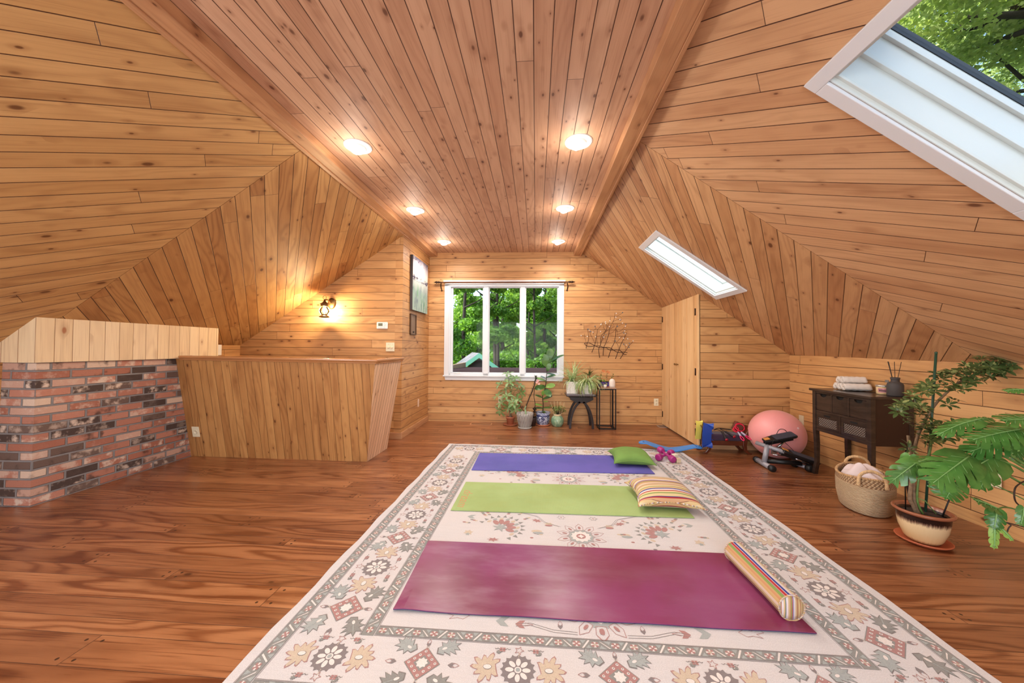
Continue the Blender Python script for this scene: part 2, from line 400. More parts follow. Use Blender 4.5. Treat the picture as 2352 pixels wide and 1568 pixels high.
# boxed beams
for i, (x0, x1, xo0, xo1) in enumerate(((-1.717, -1.615, -1.75, -1.717), (.605, .70, .70, .724))):
    m = MB(); a, b = -2.1, yb(x0) + .0
    m.prism([(x0, a, zb(a)), (x1, a, zb(a)), (x1, b, zb(b)), (x0, b, zb(b))], (0, 0, .13))
    m.prism([(xo0, a, zb(a) - .008), (xo1, a, zb(a) - .008), (xo1, b, zb(b) - .008), (xo0, b, zb(b) - .008)], (0, 0, .13), 0)
    o = struct(m.build('trim_%d' % (i + 1), W_TRIM, uv=((x0 + .1, 0, 2), (0, 1, 0), (1, 0, .8)), bevel=.003))

# walls
def wall(name, polys, off, mat, uv): 
    m = MB()
    for p in polys: m.prism(p, off)
    return struct(m.build(name, mat, uv=uv))
WD = Vector((1, .0185, 0)).normalized(); WN = Vector((-.0185, 1, 0)).normalized(); WO = Vector((0, yb(0), 0))
def PW(px, py): return PL(px, py, WO, WN)
def wp(u, z, d=0.0): return WO + WD * u + Vector((0, 0, z)) + WN * d      # d>0 = outwards
wl, wr = PW(1030, 700), PW(1287, 700); ul, ur = (wl - WO).dot(WD), (wr - WO).dot(WD)
zt, zbt = PW(1157, 655).z, PW(1157, 861).z
wall('wall_back', [[wp(-1.9, 0), wp(ul, 0), wp(ul, 2.95), wp(-1.9, 2.95)], [wp(ur, 0), wp(3.3, 0), wp(3.3, 2.95), wp(ur, 2.95)],
                   [wp(ul, 0), wp(ur, 0), wp(ur, zbt), wp(ul, zbt)], [wp(ul, zt), wp(ur, zt), wp(ur, 2.95), wp(ul, 2.95)]], WN * .14, W_WALL, ((0, 0, .026), (1, 0, 0), (0, 0, 1)))
XS = -1.748
m = MB(); m.bb((XS, 4.465, 0), (XS - .1, 5.7, 2.9)); struct(m.build('wall_stub', W_WALL, uv=((0, 0, .026), (.9, 1, 0), (0, 0, 1))))
m = MB(); m.bb((XS - .0995, 4.468, 0), (-4.1, 4.57, 2.9)); struct(m.build('wall_stair_end', W_WALL, uv=((0, 0, .03), (1, 0, 0), (0, 0, 1))))
m = MB(); m.bb((-4.0, Y0, 0), (-4.12, 4.6, 1.6)); struct(m.build('wall_left', W_WALL, uv=((0, 0, .1), (0, 1, 0), (0, 0, 1))))
m = MB(); m.prism([(3.02, 4.366, 0), (3.068, 2.0, 0), (3.09, Y0, 0), (3.22, Y0, 0), (3.22, 4.5, 0)], (0, 0, 1.35))
struct(m.build('wall_right', planks('pine_knee_wall_boards', .1052, 2.3, [S(184, 122, 66), S(198, 138, 78), S(208, 152, 90)], .45, rings=.25, knot=.5, tone=.35), uv=((0, 0, -.02), (0, 1, 0), (0, 0, 1))))
m = MB(); m.bb((1.985, 4.366, 0), (3.3, 4.44, 2.2)); struct(m.build('wall_closet', W_WALL, uv=((0, 0, 0.0), (1, 0, 0), (0, 0, 1))))
# gable wall behind the camera; its wide window opening is added for light
m = MB()
for a, b in (((-4.3, 0), (-2.0, 3)), ((1.4, 0), (3.4, 3)), ((-2.0, 0), (1.4, .7)), ((-2.0, 2.2), (1.4, 3))): m.bb((a[0], Y0 - .1, a[1]), (b[0], Y0, b[1]))
struct(m.build('wall_front', W_WALL, uv=((0, 0, 0), (1, 0, 0), (0, 0, 1))))
m = MB()
for a, b in (((-2.0, .7), (-1.94, 2.2)), ((1.34, .7), (1.4, 2.2)), ((-1.94, .7), (1.34, .76)), ((-1.94, 2.14), (1.34, 2.2)), ((-.33, .76), (-.27, 2.14))): m.bb((a[0], Y0 - .08, a[1]), (b[0], Y0 + .015, b[1]))
o = struct(m.build('window_4', WHITE))  # unseen frame, put in around the rear fill light

# baseboards
m = MB(); m.bb((XS, 4.455, 0), (XS + .012, 5.6, .085)); struct(m.build('baseboard_stub', W_TRIM, uv=((0, 0, .03), (0, 1, 0), (0, 0, 1)), bevel=.003))
m = MB(); m.bb((XS + .008, 4.452, 0), (-2.4, 4.468, .085)); struct(m.build('baseboard_stair', W_TRIM, uv=((0, 0, .03), (1, 0, 0), (0, 0, 1)), bevel=.003))
m = MB(); m.bb((2.0, 4.352, 0), (3.015, 4.366, .055)); struct(m.build('baseboard_closet', W_TRIM, uv=((0, 0, .03), (1, 0, 0), (0, 0, 1)), bevel=.003))

# ------------------------------------------------------------------ stair half wall with outward leaning boards
def leanface():
    P = dict(a=Vector((-3.735, 3.57, 0)), b=Vector((-1.752, 3.556, 0)), c=Vector((-1.748, 4.04, 0)),
             A=Vector((-3.735, 3.378, 1.082)), B=Vector((-1.592, 3.372, 1.062)), C=Vector((-1.585, 4.04, 1.062)))
    return P
P = leanface()
zup = Vector((0, -.178, 1)).normalized()
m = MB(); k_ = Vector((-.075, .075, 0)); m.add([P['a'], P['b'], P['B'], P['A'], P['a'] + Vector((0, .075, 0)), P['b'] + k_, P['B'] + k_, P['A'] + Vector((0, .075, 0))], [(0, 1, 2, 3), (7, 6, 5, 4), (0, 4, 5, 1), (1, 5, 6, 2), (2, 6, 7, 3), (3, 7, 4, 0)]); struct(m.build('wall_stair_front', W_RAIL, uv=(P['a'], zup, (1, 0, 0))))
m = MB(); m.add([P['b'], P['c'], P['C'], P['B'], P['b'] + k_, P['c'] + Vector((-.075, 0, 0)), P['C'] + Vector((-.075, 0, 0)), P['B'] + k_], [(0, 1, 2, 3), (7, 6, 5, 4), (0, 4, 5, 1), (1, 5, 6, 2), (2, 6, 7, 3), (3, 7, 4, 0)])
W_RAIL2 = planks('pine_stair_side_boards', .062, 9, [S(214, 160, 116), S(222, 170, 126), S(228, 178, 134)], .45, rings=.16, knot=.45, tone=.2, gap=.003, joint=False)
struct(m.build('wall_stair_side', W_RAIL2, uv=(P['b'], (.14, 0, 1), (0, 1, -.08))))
# cap rail: moulded strip along both sides
def caprail():
    m = MB(); prof = [(0, 0), (.012, 0), (.016, .016), (.026, .02), (.03, .03), (.03, .04), (.024, .046), (-.09, .046), (-.09, .03), (0, .03)]
    # front run (faces -y)
    y0, z0 = P['A'].y, P['A'].z - .03
    xa, xb = -3.67, -1.592
    pts = []
    for x, sgn in ((xa, 0), (xb, 1)):
        pts.append([Vector((x + (q[0] if sgn else 0), y0 - q[0], (P['A'].z if not sgn else P['B'].z) - .03 + q[1])) for q in prof])
    pts.append([Vector((-1.585 + q[0], 4.05 + .35 * 0, P['C'].z - .03 + q[1])) for q in prof])
    n = len(prof)
    vs = sum(pts, []); fs = []
    for k in range(2):
        for i in range(n): fs.append((k * n + i, k * n + (i + 1) % n, (k + 1) * n + (i + 1) % n, (k + 1) * n + i))
    fs += [list(range(n)), list(range(2 * n, 3 * n))[::-1]]
    m.add(vs, fs); return m
struct(caprail().build('trim_3', W_CAP, uv=((0, 0, 0), (1, 1, 0), (0, 0, 1)), bevel=.002))

# ------------------------------------------------------------------ brick chimney breast and the boarded box over it
m = MB()
xb0, xb1 = -3.73, -3.70
m.prism([(-4.02, 2.30, 0), (-3.74, 2.352, 0), (-3.74, 3.60, 0), (-4.02, 3.60, 0)], (0, 0, .02))
br = MB()
lo = [Vector((-4.02, 2.34, 0)), Vector((-3.727, 2.352, 0)), Vector((-3.733, 3.62, 0)), Vector((-4.02, 3.62, 0))]
hi = [Vector((-4.02, 2.36, 1.09)), Vector((-3.722, 2.362, 1.09)), Vector((-3.733, 3.62, 1.09)), Vector((-4.02, 3.62, 1.09))]
br.add(lo + hi, [(3, 2, 1, 0), (4, 5, 6, 7), (0, 1, 5, 4), (1, 2, 6, 5), (2, 3, 7, 6), (3, 0, 4, 7)])
struct(br.build('wall_brick', M_BRICK, uv=((-3.73, 2.352, 0), (-1, 1, 0), (0, 0, 1))))
m = MB(); m.bb((-3.70, 2.337, 1.066), (-4.02, 3.83, 1.457)); struct(m.build('trim_4', W_BOX, uv=((-3.70, 2.337, 0), (0, 0, 1), (.75, 1, 0))))
m = MB(); m.box((-3.94, 4.05, 1.15), (.1, .055, .13)); o = m.build('vent_pipe', WHITE2, bevel=.004); tag(o, 'short white post rising behind the stair rail beside the boarded box', 'post')

# ------------------------------------------------------------------ closet doors
XD = 1.972
def closet_door(n, ya, yb_, xa, xb, knob_y, hinge_y):
    r = struct(empty('door_%d' % n, ((xa + xb) / 2, (ya + yb_) / 2, 0)))
    L = r.location
    m = MB(); m.prism([(xa - L.x, ya - L.y, .022), (xb - L.x, yb_ - L.y, .022), (xb - L.x, yb_ - L.y, zr(xb) - .004), (xa - L.x, ya - L.y, zr(xa) - .004)], (.022, 0, 0))
    m.build('door_panel', W_DOOR, r, uv=((0, ya - L.y, 0), (0, 0, 1), (0, 1, 0)))
    t = (knob_y - ya) / (yb_ - ya); kx = xa + (xb - xa) * t - L.x
    k = MB(); k.lathe([(1e-6, 0), (.006, 0), (.006, .012), (.013, .018), (.015, .026), (.011, .033), (1e-6, .035)], 14, M=Matrix.Translation((kx, knob_y - L.y, .985)) @ Matrix.Rotation(-PI / 2, 4, 'Y'))
    k.build('door_knob', plain('knob_metal', S(150, 120, 80), .3, .9), r)
    t = (hinge_y - ya) / (yb_ - ya); hx = xa + (xb - xa) * t - L.x
    for z in (.18, .92, 1.66):
        h = MB(); h.box((hx - .002, hinge_y - L.y, z), (.004, .03, .085)); h.tube([(hx - .006, hinge_y - L.y, z - .045), (hx - .006, hinge_y - L.y, z + .045)], .004, 8)
        h.build('hinge', BRONZE, r)
closet_door(1, 5.04, 5.66, XD + .012, XD + .024, 5.07, 5.63)
closet_door(2, 4.41, 5.035, XD, XD + .012, 5.0, 4.45)
m = MB(); m.bb((XD - .004, 4.366, 0), (XD + .022, 4.405, zr(XD) - .003)); struct(m.build('trim_5', W_DOOR, uv=((0, 0, 0), (0, 0, 1), (0, 1, 0)), bevel=.002))

# ------------------------------------------------------------------ big window in the gable wall
GLASS = NT('window_glass')
def mkglass(t, tint=(1, 1, 1, 1), spec=1.0):
    tr = t.t.nodes.new('ShaderNodeBsdfTransparent'); tr.inputs[0].default_value = tint
    gl = t.t.nodes.new('ShaderNodeBsdfGlossy'); gl.inputs['Roughness'].default_value = .02
    fr = t.t.nodes.new('ShaderNodeFresnel'); fr.inputs[0].default_value = 1.3
    mx = t.t.nodes.new('ShaderNodeMixShader')
    t.L(t.M('MULTIPLY', fr.outputs[0], spec), mx.inputs[0]); t.L(tr.outputs[0], mx.inputs[1]); t.L(gl.outputs[0], mx.inputs[2]); t.L(mx.outputs[0], t.out.inputs[0])
    return t.m
GLASS = mkglass(GLASS, (.97, .985, .975, 1), .2)
win = struct(empty('window_1', WO + Vector((0, 0, 0)), (0, 0, math.atan(.0185))))
def U(px): return (PW(px, 760) - WO).dot(WD)
def Zp(py, px=1157): return PW(px, py).z
def fbox(m, x0, x1, y0, y1, d0, d1):
    m.bb((U(x0), d0, Zp(y1)), (U(x1), d1, Zp(y0)))
m = MB()
fbox(m, 1021, 1032, 652, 864, -.018, .0); fbox(m, 1284, 1295, 652, 864, -.018, .0)          # side casings
fbox(m, 1021, 1295, 650.5, 658, -.018, .0)                                                  # head casing
fbox(m, 1018.5, 1297.5, 644, 648, -.035, .0)                                                # crown strip
fbox(m, 1019.5, 1296, 862.5, 865, -.045, .02)                                               # stool
m.prism([(U(1022), -.014, Zp(865)), (U(1294), -.014, Zp(865)), (U(1292), -.014, Zp(873.6)), (U(1024), -.014, Zp(873.6))], (0, .014, 0))
for x0, x1 in ((1030, 1035), (1283, 1288), (1110.5, 1122), (1195, 1206)): fbox(m, x0, x1, 656, 863, -.004, .10)
fbox(m, 1030, 1288, 656, 659.0, .0, .10); fbox(m, 1030, 1288, 857.6, 863, -.004, .10)
m.build('window_frame', WHITE, win, bevel=.002)
for (a, b) in ((1039.7, 1108.0), (1124.0, 1193.2), (1208.2, 1279.8)):
    s = MB(); w = 5.2
    fbox(s, a - w, a, 658, 860, .02, .05); fbox(s, b, b + w, 658, 860, .02, .05); fbox(s, a - w, b + w, 657, 660.6, .02, .05); fbox(s, a - w, b + w, 855.6, 860, .02, .05)
    o = s.build('sash', WHITE, win, bevel=.002)
    g = MB(); fbox(g, a, b, 660.4, 855.8, .032, .036); g.build('pane', GLASS, o)
    if a < 1100:
        c = MB(); fbox(c, a + 8, a + 18, 856, 859, -.01, .02); c.tube([(U(a + 18), 0, Zp(858)), (U(a + 4), -.015, Zp(857.5))], .006, 8); c.build('crank_handle', WHITE2, o)
    if a > 1100:
        c = MB(); fbox(c, a - w - 2.5, a - w - 1, 700, 709, -.012, .0); fbox(c, a - w - 2.5, a - w - 1, 808, 817, -.012, .0); c.build('sash_lock', WHITE2, o)

# curtain rod
rod = thing('curtain_rod', wp(0, Zp(649.3)), 'dark bronze curtain rod with pointed finials across the top of the window', 'curtain rod', math.atan(.0185))
ROD = plain('rod_wood', S(110, 64, 44), .3)
m = MB(); m.tube([(U(1013), -.06, 0), (U(1303), -.06, 0)], .0095, 12); m.build('rod', ROD, rod)
for px, sg in ((1012.5, -1), (1303.5, 1)):
    m = MB(); prof = [(1e-6, 0), (.012, 0), (.014, .006), (.009, .012), (.018, .022), (.02, .03), (.012, .04), (.014, .048), (.021, .058), (.019, .07), (.010, .085), (.005, .098), (.007, .104), (1e-6, .112)]
    m.lathe(prof, 14, M=Matrix.Translation((U(px), -.06, 0)) @ Matrix.Rotation(sg * PI / 2, 4, 'Y')); m.build('finial', BRONZE, rod)
    m = MB(); x = U(px - sg * 1.5); m.tube(smoothpath([(x, -.06, -.01), (x, -.062, -.03), (x + sg * .01, -.03, -.06), (x + sg * .004, -.012, -.10), (x, -.006, -.13)]), .008, 8, flat=.7); m.lathe([(.011, -.006), (.013, 0), (.011, .006)], 12, M=Matrix.Translation((x, -.006, -.125)) @ Matrix.Rotation(PI / 2, 4, 'X')); m.build('bracket', BRONZE, rod)

# ------------------------------------------------------------------ skylights
def skylight(n, hole, trimw):
    hx0, hx1, hy0, hy1 = hole
    cxx, cyy = (hx0 + hx1) / 2, (hy0 + hy1) / 2
    ang = math.atan(-SLR)
    r = struct(empty('window_%d' % n, (cxx, cyy, zr(cxx)), (0, ang, 0)))     # local x runs down the slope, z outwards
    a = (hx1 - hx0) / 2 / math.cos(ang); b = (hy1 - hy0) / 2
    m = MB(); T = -.016
    m.bb((-a - trimw, -b - trimw, T), (-a, b + trimw, .0)); m.bb((a, -b - trimw, T), (a + trimw, b + trimw, .0))
    m.bb((-a, -b - trimw, T), (a, -b, .0)); m.bb((-a, b, T), (a, b + trimw, .0))
    m.build('skylight_casing', WHITE, r, bevel=.003)
    w = MB(); D = .30
    def ring(i0, z0, z1, th=.02): # a band of the shaft set back by i0
        i0 += .005
        w.bb((-a - th, -b - th, z0), (a + th, -b + i0, z1)); w.bb((-a - th, b - i0, z0), (a + th, b + th, z1))
        w.bb((-a - th, -b + i0, z0), (-a + i0, b - i0, z1)); w.bb((a - i0, -b + i0, z0), (a + th, b - i0, z1))
    ring(.0, .0, .022, .03); ring(.012, .022, .034, .03); ring(.0, .034, .15, .03); ring(.016, .15, .166, .03); ring(.006, .166, .26, .03); ring(.02, .26, .285, .03); ring(.012, .285, D, .03)
    w.build('skylight_shaft', plain('white_shaft_%d' % n, S(214, 222, 220), .4), r, bevel=.0015)
    f = MB(); z = D
    for p, q in (((-a - .03, -b - .03), (-a + .02, b + .03)), ((a - .02, -b - .03), (a + .03, b + .03)), ((-a + .02, -b - .03), (a - .02, -b + .02)), ((-a + .02, b - .02), (a - .02, b + .03))): f.bb((p[0], p[1], z), (q[0], q[1], z + .03))
    f.build('skylight_frame', plain('charcoal_aluminium_%d' % n, S(52, 54, 56), .4, .4), r)
    g = MB(); g.bb((-a + .02, -b + .02, z + .01), (a - .02, b - .02, z + .016)); g.build('pane', GLASS, r)
skylight(2, SKY1, .062); skylight(3, SKY2, .062)
# ------------------------------------------------------------------ recessed eyeball lights
def emis(name, col, st):
    t = NT(name); t.set(Base_Color=col, Emission_Color=col, Emission_Strength=st); return t.m
LENS = emis('lit_lens', (1, .93, .82, 1), 22)
def ceiling_light():
    r = empty('ceiling_light', (0, 0, 0))
    m = MB(); m.lathe([(.058, .0), (.060, -.010), (.085, -.012), (.101, -.006), (.103, 0), (.10, .004)], 40); m.build('trim_ring', WHITE2, r)
    m = MB(); tilt = Matrix.Translation((0, 0, -.006)) @ Matrix.Rotation(math.radians(-20), 4, 'Y') @ Matrix.Diagonal((1, 1, .7, 1))
    m.lathe([(.062, .02), (.0635, .0), (.062, -.018), (.057, -.032), (.049, -.044), (.046, -.044), (.045, -.02), (.045, .015)], 36, M=tilt); m.build('eyeball', WHITE2, r)
    m = MB(); m.lathe([(1e-6, -.036), (.02, -.038), (.045, -.0385), (.045, -.034), (1e-6, -.03)], 32, M=tilt); m.build('lamp_lens', LENS, r)
    return r
pos = [(-1.36, 2.545), (.31, 2.58), (-1.352, 3.80), (.318, 3.835), (-1.34, 5.00), (.326, 5.058)]
labs = ['eyeball ceiling light of the left row, nearest the camera', 'eyeball ceiling light of the right row, nearest the camera and brightest',
        'eyeball ceiling light of the left row, middle one above the lantern wall corner', 'eyeball ceiling light of the right row, middle one',
        'eyeball ceiling light of the left row, farthest and closest to the window wall', 'eyeball ceiling light of the right row, farthest and closest to the window wall']
c0 = ceiling_light()
for i, ((x, y), lb) in enumerate(zip(pos, labs)):
    c = c0 if i == 0 else copy_tree(c0)
    c.location = (x, y, zc(y)); tag(c, 'white ' + lb, 'ceiling light', 'recessed eyeball lights in the flat ceiling')
for i, (x, y) in enumerate(pos):
    l = light('ceiling_spot', 'SPOT', (x - .02, y, zc(y) - .075), 40, (1, .92, .82), (0, math.radians(-6), 0), spot_size=math.radians(168), spot_blend=.8, shadow_soft_size=.045)
    light('can_spill', 'POINT', (x - .03, y - .01, zc(y) - .17), 3.5, (1, .90, .78), shadow_soft_size=.05)
for (x, y) in ((-1.35, 1.29), (.31, 1.31), (-1.35, .04), (.31, .05)):  # unseen spots added to carry the rows on for light, no fixtures modelled
    light('ceiling_spot', 'SPOT', (x, y, zc(y) - .06), 24, (1, .93, .84), (0, 0, 0), spot_size=math.radians(165), spot_blend=.8, shadow_soft_size=.05)

# ------------------------------------------------------------------ onion lantern on the stair end wall
L0 = PY(762, 697, 4.465)
lan = thing('wall_lantern', L0, 'lit brass onion lantern on the boarded wall above the stair rail', 'wall lamp')
m = MB(); m.lathe([(.002, 0), (.054, 0), (.056, .006), (.048, .016), (.03, .022), (1e-6, .024)], 28, M=Matrix.Rotation(PI / 2, 4, 'X') @ Matrix.Diagonal((1, 1.35, 1, 1))); m.build('backplate', BRASS, lan)
lx = -.018; ly = -.13; lz = -.06                 # lantern axis relative to the plate
m = MB(); m.tube(smoothpath([(0, -.015, 0), (-.01, -.06, .035), (-.015, -.11, .035), (lx, ly, .02)]), .008, 10); m.build('arm', BRASS, lan)
T = Matrix.Translation((lx, ly, lz))
m = MB(); m.lathe([(1e-6, .10), (.008, .10), (.010, .085), (.022, .065), (.040, .048), (.056, .040), (.058, .036), (.045, .036), (.045, .020), (.047, .016), (.047, .008), (.036, .006)], 28, M=T); m.build('lantern_cap', BRASS, lan)
m = MB(); m.tube([(lx + .024 * math.cos(a), ly, lz + .122 + .024 * math.sin(a)) for a in [2 * PI * k / 20 for k in range(20)]], .0025, 6, closed=True); m.build('hanging_ring', BRASS, lan)
cage = MB()
for k in range(4):
    a = PI / 4 + k * PI / 2; cage.tube(smoothpath([(lx + r_ * math.cos(a), ly + r_ * math.sin(a), lz + z_) for r_, z_ in ((.040, .01), (.046, -.01), (.062, -.035), (.064, -.06), (.052, -.085), (.044, -.10))]), .003, 6)
cage.tube([(lx + .065 * math.cos(a), ly + .065 * math.sin(a), lz - .05) for a in [2 * PI * k / 28 for k in range(28)]], .0025, 6, closed=True)
cage.build('cage', BRASS, lan)
m = MB(); m.lathe([(.034, .006), (.037, -.012), (.05, -.03), (.057, -.05), (.052, -.072), (.038, -.09), (.035, -.098), (.034, -.098), (.037, -.089), (.050, -.072), (.055, -.05), (.048, -.03), (.036, -.012), (.033, .006)], 32, M=T)
m.build('glass_globe', mkglass(NT('lantern_glass'), (.98, .98, .96, 1), 1.0), lan)
m = MB(); m.lathe([(.034, -.094), (.036, -.11), (.052, -.118), (.062, -.128), (.062, -.136), (.03, -.14), (1e-6, -.142)], 28, M=T); m.build('lantern_base', BRASS, lan)
m = MB(); m.ball((lx, ly, lz - .045), .022, 18, sc=(1, 1, 1.25)); m.build('bulb', emis('lit_bulb', (1, .76, .46, 1), 1300), lan)

# ------------------------------------------------------------------ things on the walls
p = PY(879, 747.5, 4.465); t_ = thing('thermostat', p, 'white digital thermostat with grey screen right of the lantern', 'thermostat')
m = MB(); m.box((0, -.012, 0), (.150, .024, .092)); m.build('body', WHITE2, t_, bevel=.018, bseg=4)
m = MB(); m.box((-.02, -.0245, .012), (.058, .003, .036)); m.build('screen', plain('lcd', S(112, 116, 92), .2), t_)
for (bx, bz) in ((.036, .022), (.036, -.004), (.049, .009), (-.04, -.028), (-.02, -.028), (.0, -.028), (.032, -.028)):
    b = MB(); b.box((bx, -.0245, bz), (.009, .003, .006)); b.build('button', plain('button_grey', S(190, 190, 190), .5), t_, bevel=.001)
p = PY(896.5, 796.5, 4.465); t_ = thing('dimmer_plate', p, 'almond double dimmer plate with two round knobs, below the thermostat', 'light switch')
m = MB(); m.box((0, -.003, 0), (.115, .006, .115)); m.build('plate', ALMOND, t_, bevel=.002)
for x in (-.023, .023):
    m = MB(); R_ = Matrix.Translation((x, 0, -.005)) @ Matrix.Rotation(PI / 2, 4, 'X'); m.lathe([(.019, .005), (.018, .013), (.014, .016), (1e-6, .017)], 24, M=R_); m.build('knob', ALMOND, t_)
    m = MB(); m.lathe([(.003, .006), (.003, .008), (1e-6, .008)], 8, M=Matrix.Translation((x, 0, .033)) @ Matrix.Rotation(PI / 2, 4, 'X')); m.build('screw', CHROME, t_)

def outlet(name, loc, rot, label, cat='outlet', slots=True, w=.07, h=.114, mt=None):
    t_ = thing(name, loc, label, cat, rot); m = MB(); m.box((0, -.003, 0), (w, .006, h)); m.build('plate', mt or ALMOND, t_, bevel=.002)
    if slots:
        for z in (.024, -.024):
            s = MB(); s.lathe([(.0165, .005), (.0155, .0085), (1e-6, .009)], 20, M=Matrix.Translation((0, 0, z)) @ Matrix.Rotation(PI / 2, 4, 'X')); q = s.build('socket', mt or ALMOND, t_)
            e = MB(); e.box((-.006, -.0092, z + .004), (.002, .002, .008)); e.box((.006, -.0092, z + .004), (.002, .002, .008)); e.box((0, -.0092, z - .007), (.004, .002, .004)); e.build('slots', DKPLAST, q)
    return t_
outlet('outlet', PW(1507, 923.2) - WN * .001, math.atan(.0185), 'almond duplex outlet on the window wall, left of the closet doors')
outlet('outlet', PW(1149.5, 917.5) - WN * .001, math.atan(.0185), 'almond wall plate half hidden behind the money tree under the window', slots=False)
q = PX(960.3, 925, XS); outlet('outlet', (XS + .001, q.y, q.z), PI / 2, 'pale wall plate low on the narrow side wall under the bronze panel', slots=False, w=.055, mt=plain('pink_cream_plastic', S(232, 200, 176), .4))
q = PX(1840.5, 965, 3.02); outlet('outlet', (3.024, q.y, q.z), -PI / 2, 'pale outlet behind the pink exercise ball on the low right wall', slots=False)
q = PX(2272, 1080, 3.05); 
for px, py, w_, lb in ((2285.5, 1098, .07, 'blank almond plate on the right wall behind the monstera leaves'),):
    q = PX(px, py, 3.05); outlet('outlet', (3.049, q.y, q.z), -PI / 2, lb, slots=False, w=w_)
fp = PL(450.5, 991, P['a'], (0, 1, .178))
t_ = outlet('dimmer_plate', fp, (.176, 0, 0), 'almond round-dial plate low on the stair wall beside the bricks', 'light switch', False, .082, .114)
m = MB(); m.lathe([(.024, .006), (.023, .010), (.019, .0105), (.018, .008), (1e-6, .008)], 28, M=Matrix.Rotation(PI / 2, 4, 'X')); m.build('dial', ALMOND, t_)

# painting on the stub wall: loose abstract washes
def canvas():
    t = NT('abstract_canvas'); g = t.gen(); x, y, z = t.sep(g)
    n = t.noise(t.comb(t.M('MULTIPLY', y, 3), t.M('MULTIPLY', z, 1.2), 0), 1.6, 5, .6)
    base = t.ramp(t.M('ADD', z, t.M('MULTIPLY_ADD', n, .3, -.15)), [(0, S(168, 190, 174)), (.35, S(146, 172, 160)), (.5, S(180, 188, 184)), (.72, S(200, 198, 194)), (.88, S(170, 164, 174)), (1, S(96, 86, 94))])
    s = t.noise(t.comb(t.M('MULTIPLY', y, 16), t.M('MULTIPLY', z, 3.0), 1), 1, 4, .65)
    md = t.M('MULTIPLY', t.step(s, .50, .60), t.step(z, .62, .38)); base = t.mix(t.M('MULTIPLY', md, .8), base, S(96, 112, 128))
    s2 = t.noise(t.comb(t.M('MULTIPLY', y, 12), t.M('MULTIPLY', z, 3.5), 4), 1, 3, .6)
    base = t.mix(t.M('MULTIPLY', t.step(s2, .54, .62), t.M('MULTIPLY', t.step(z, .6, .3), .8)), base, S(96, 150, 112))
    v = t.noise(t.comb(t.M('MULTIPLY', y, 7), t.M('MULTIPLY', z, 11), 7), 1, 5, .7)
    band = t.M('MULTIPLY', t.step(v, .50, .56), t.M('MAXIMUM', t.step(z, .86, .95), t.M('MULTIPLY', t.step(z, .52, .58), t.step(z, .68, .62))))
    base = t.mix(band, base, S(64, 60, 84))
    base = t.mix(t.step(x, .97, .90), base, S(66, 60, 62)) 
    t.set(Base_Color=base, Roughness=.6); return t.m
pa, pb = PX(949.0, 588, XS + .04), PX(983.0, 607, XS + .04)
za, zb_ = PX(949, 584, XS + .04).z, PX(948, 711, XS + .04).z
pt = thing('painting', (XS, (pa.y + pb.y) / 2, (za + zb_) / 2), 'pale abstract canvas with green and grey washes on the narrow side wall', 'painting')
m = MB(); m.bb((.002, pa.y - pt.location.y, -(za - zb_) / 2), (.04, pb.y - pt.location.y, (za - zb_) / 2)); m.build('canvas', canvas(), pt, bevel=.002)
ia, ib = PX(944, 744, XS + .02), PX(957, 744, XS + .02); iz0, iz1 = PX(944, 768, XS + .02).z, PX(944, 719.5, XS + .02).z
ip = thing('wall_panel', (XS, (ia.y + ib.y) / 2, (iz0 + iz1) / 2), 'small bronze framed intercom panel below the canvas', 'intercom')
hw, hh = (ib.y - ia.y) / 2, (iz1 - iz0) / 2
m = MB(); m.bb((.001, -hw, -hh), (.008, hw, hh)); m.build('backing', plain('bronze_plate', S(138, 108, 82), .4, .4), ip)
m = MB()
for a, b in (((-hw, -hh), (hw, -hh + .012)), ((-hw, hh - .012), (hw, hh)), ((-hw, -hh), (-hw + .012, hh)), ((hw - .012, -hh), (hw, hh))): m.bb((.001, a[0], a[1]), (.020, b[0], b[1]))
m.build('panel_frame', plain('bronze_frame', S(92, 66, 48), .35, .6), ip, bevel=.002)
m = MB(); m.lathe([(.010, 0), (.009, .012), (1e-6, .013)], 14, M=Matrix.Translation((.008, .01, -hh + .04)) @ Matrix.Rotation(PI / 2, 4, 'Y')); m.build('knob', BLACK, ip)
m = MB(); m.bb((.008, .03, -hh + .036), (.014, .05, -hh + .05)); m.build('switch', BLACK, ip)

# twig wall art with beads
ta = thing('wall_art', PW(1400, 780) - WN * .03, 'dark metal twig wall sculpture tipped with small pale beads', 'wall art')
TA = ta.location
def tp(x, y, d=0.0): return PL(1310 + x / 9.2235, 690 + y / 9.2235, WO - WN * (.03 + d), WN) - TA
TW = plain('dark_twig_metal', S(58, 36, 30), .5, .4)
main = [((455, 1100), (520, 930), (550, 780), (578, 600)), ((695, 1165), (708, 1000), (760, 880), (805, 740), (830, 600), (890, 470), (935, 370), (950, 255)),
        ((622, 1210), (600, 1060), (612, 990), (640, 930), (645, 790), (700, 690), (760, 640), (820, 620)), ((805, 1210), (870, 1010), (930, 890), (955, 740), (965, 600), (1000, 505)),
        ((955, 1235), (1020, 1060), (1075, 920), (1130, 810), (1170, 740), (1195, 650)), ((1055, 1235), (1120, 1130), (1190, 1040), (1240, 960), (1300, 900), (1330, 855)),
        ((335, 1015), (350, 930), (375, 860), (390, 780), (360, 600)), ((640, 940), (660, 850), (750, 640), (800, 520))]
waves = [((295, 905), (400, 900), (480, 935), (530, 960), (620, 960), (700, 990), (790, 990), (860, 1010), (930, 1060), (1020, 1100), (1110, 1090), (1210, 1105)),
         ((300, 910), (345, 960), (420, 975), (520, 960), (600, 990), (700, 1000), (760, 1000), (830, 1045), (930, 1050), (1030, 1045), (1080, 1080), (1130, 1135), (1190, 1145))]
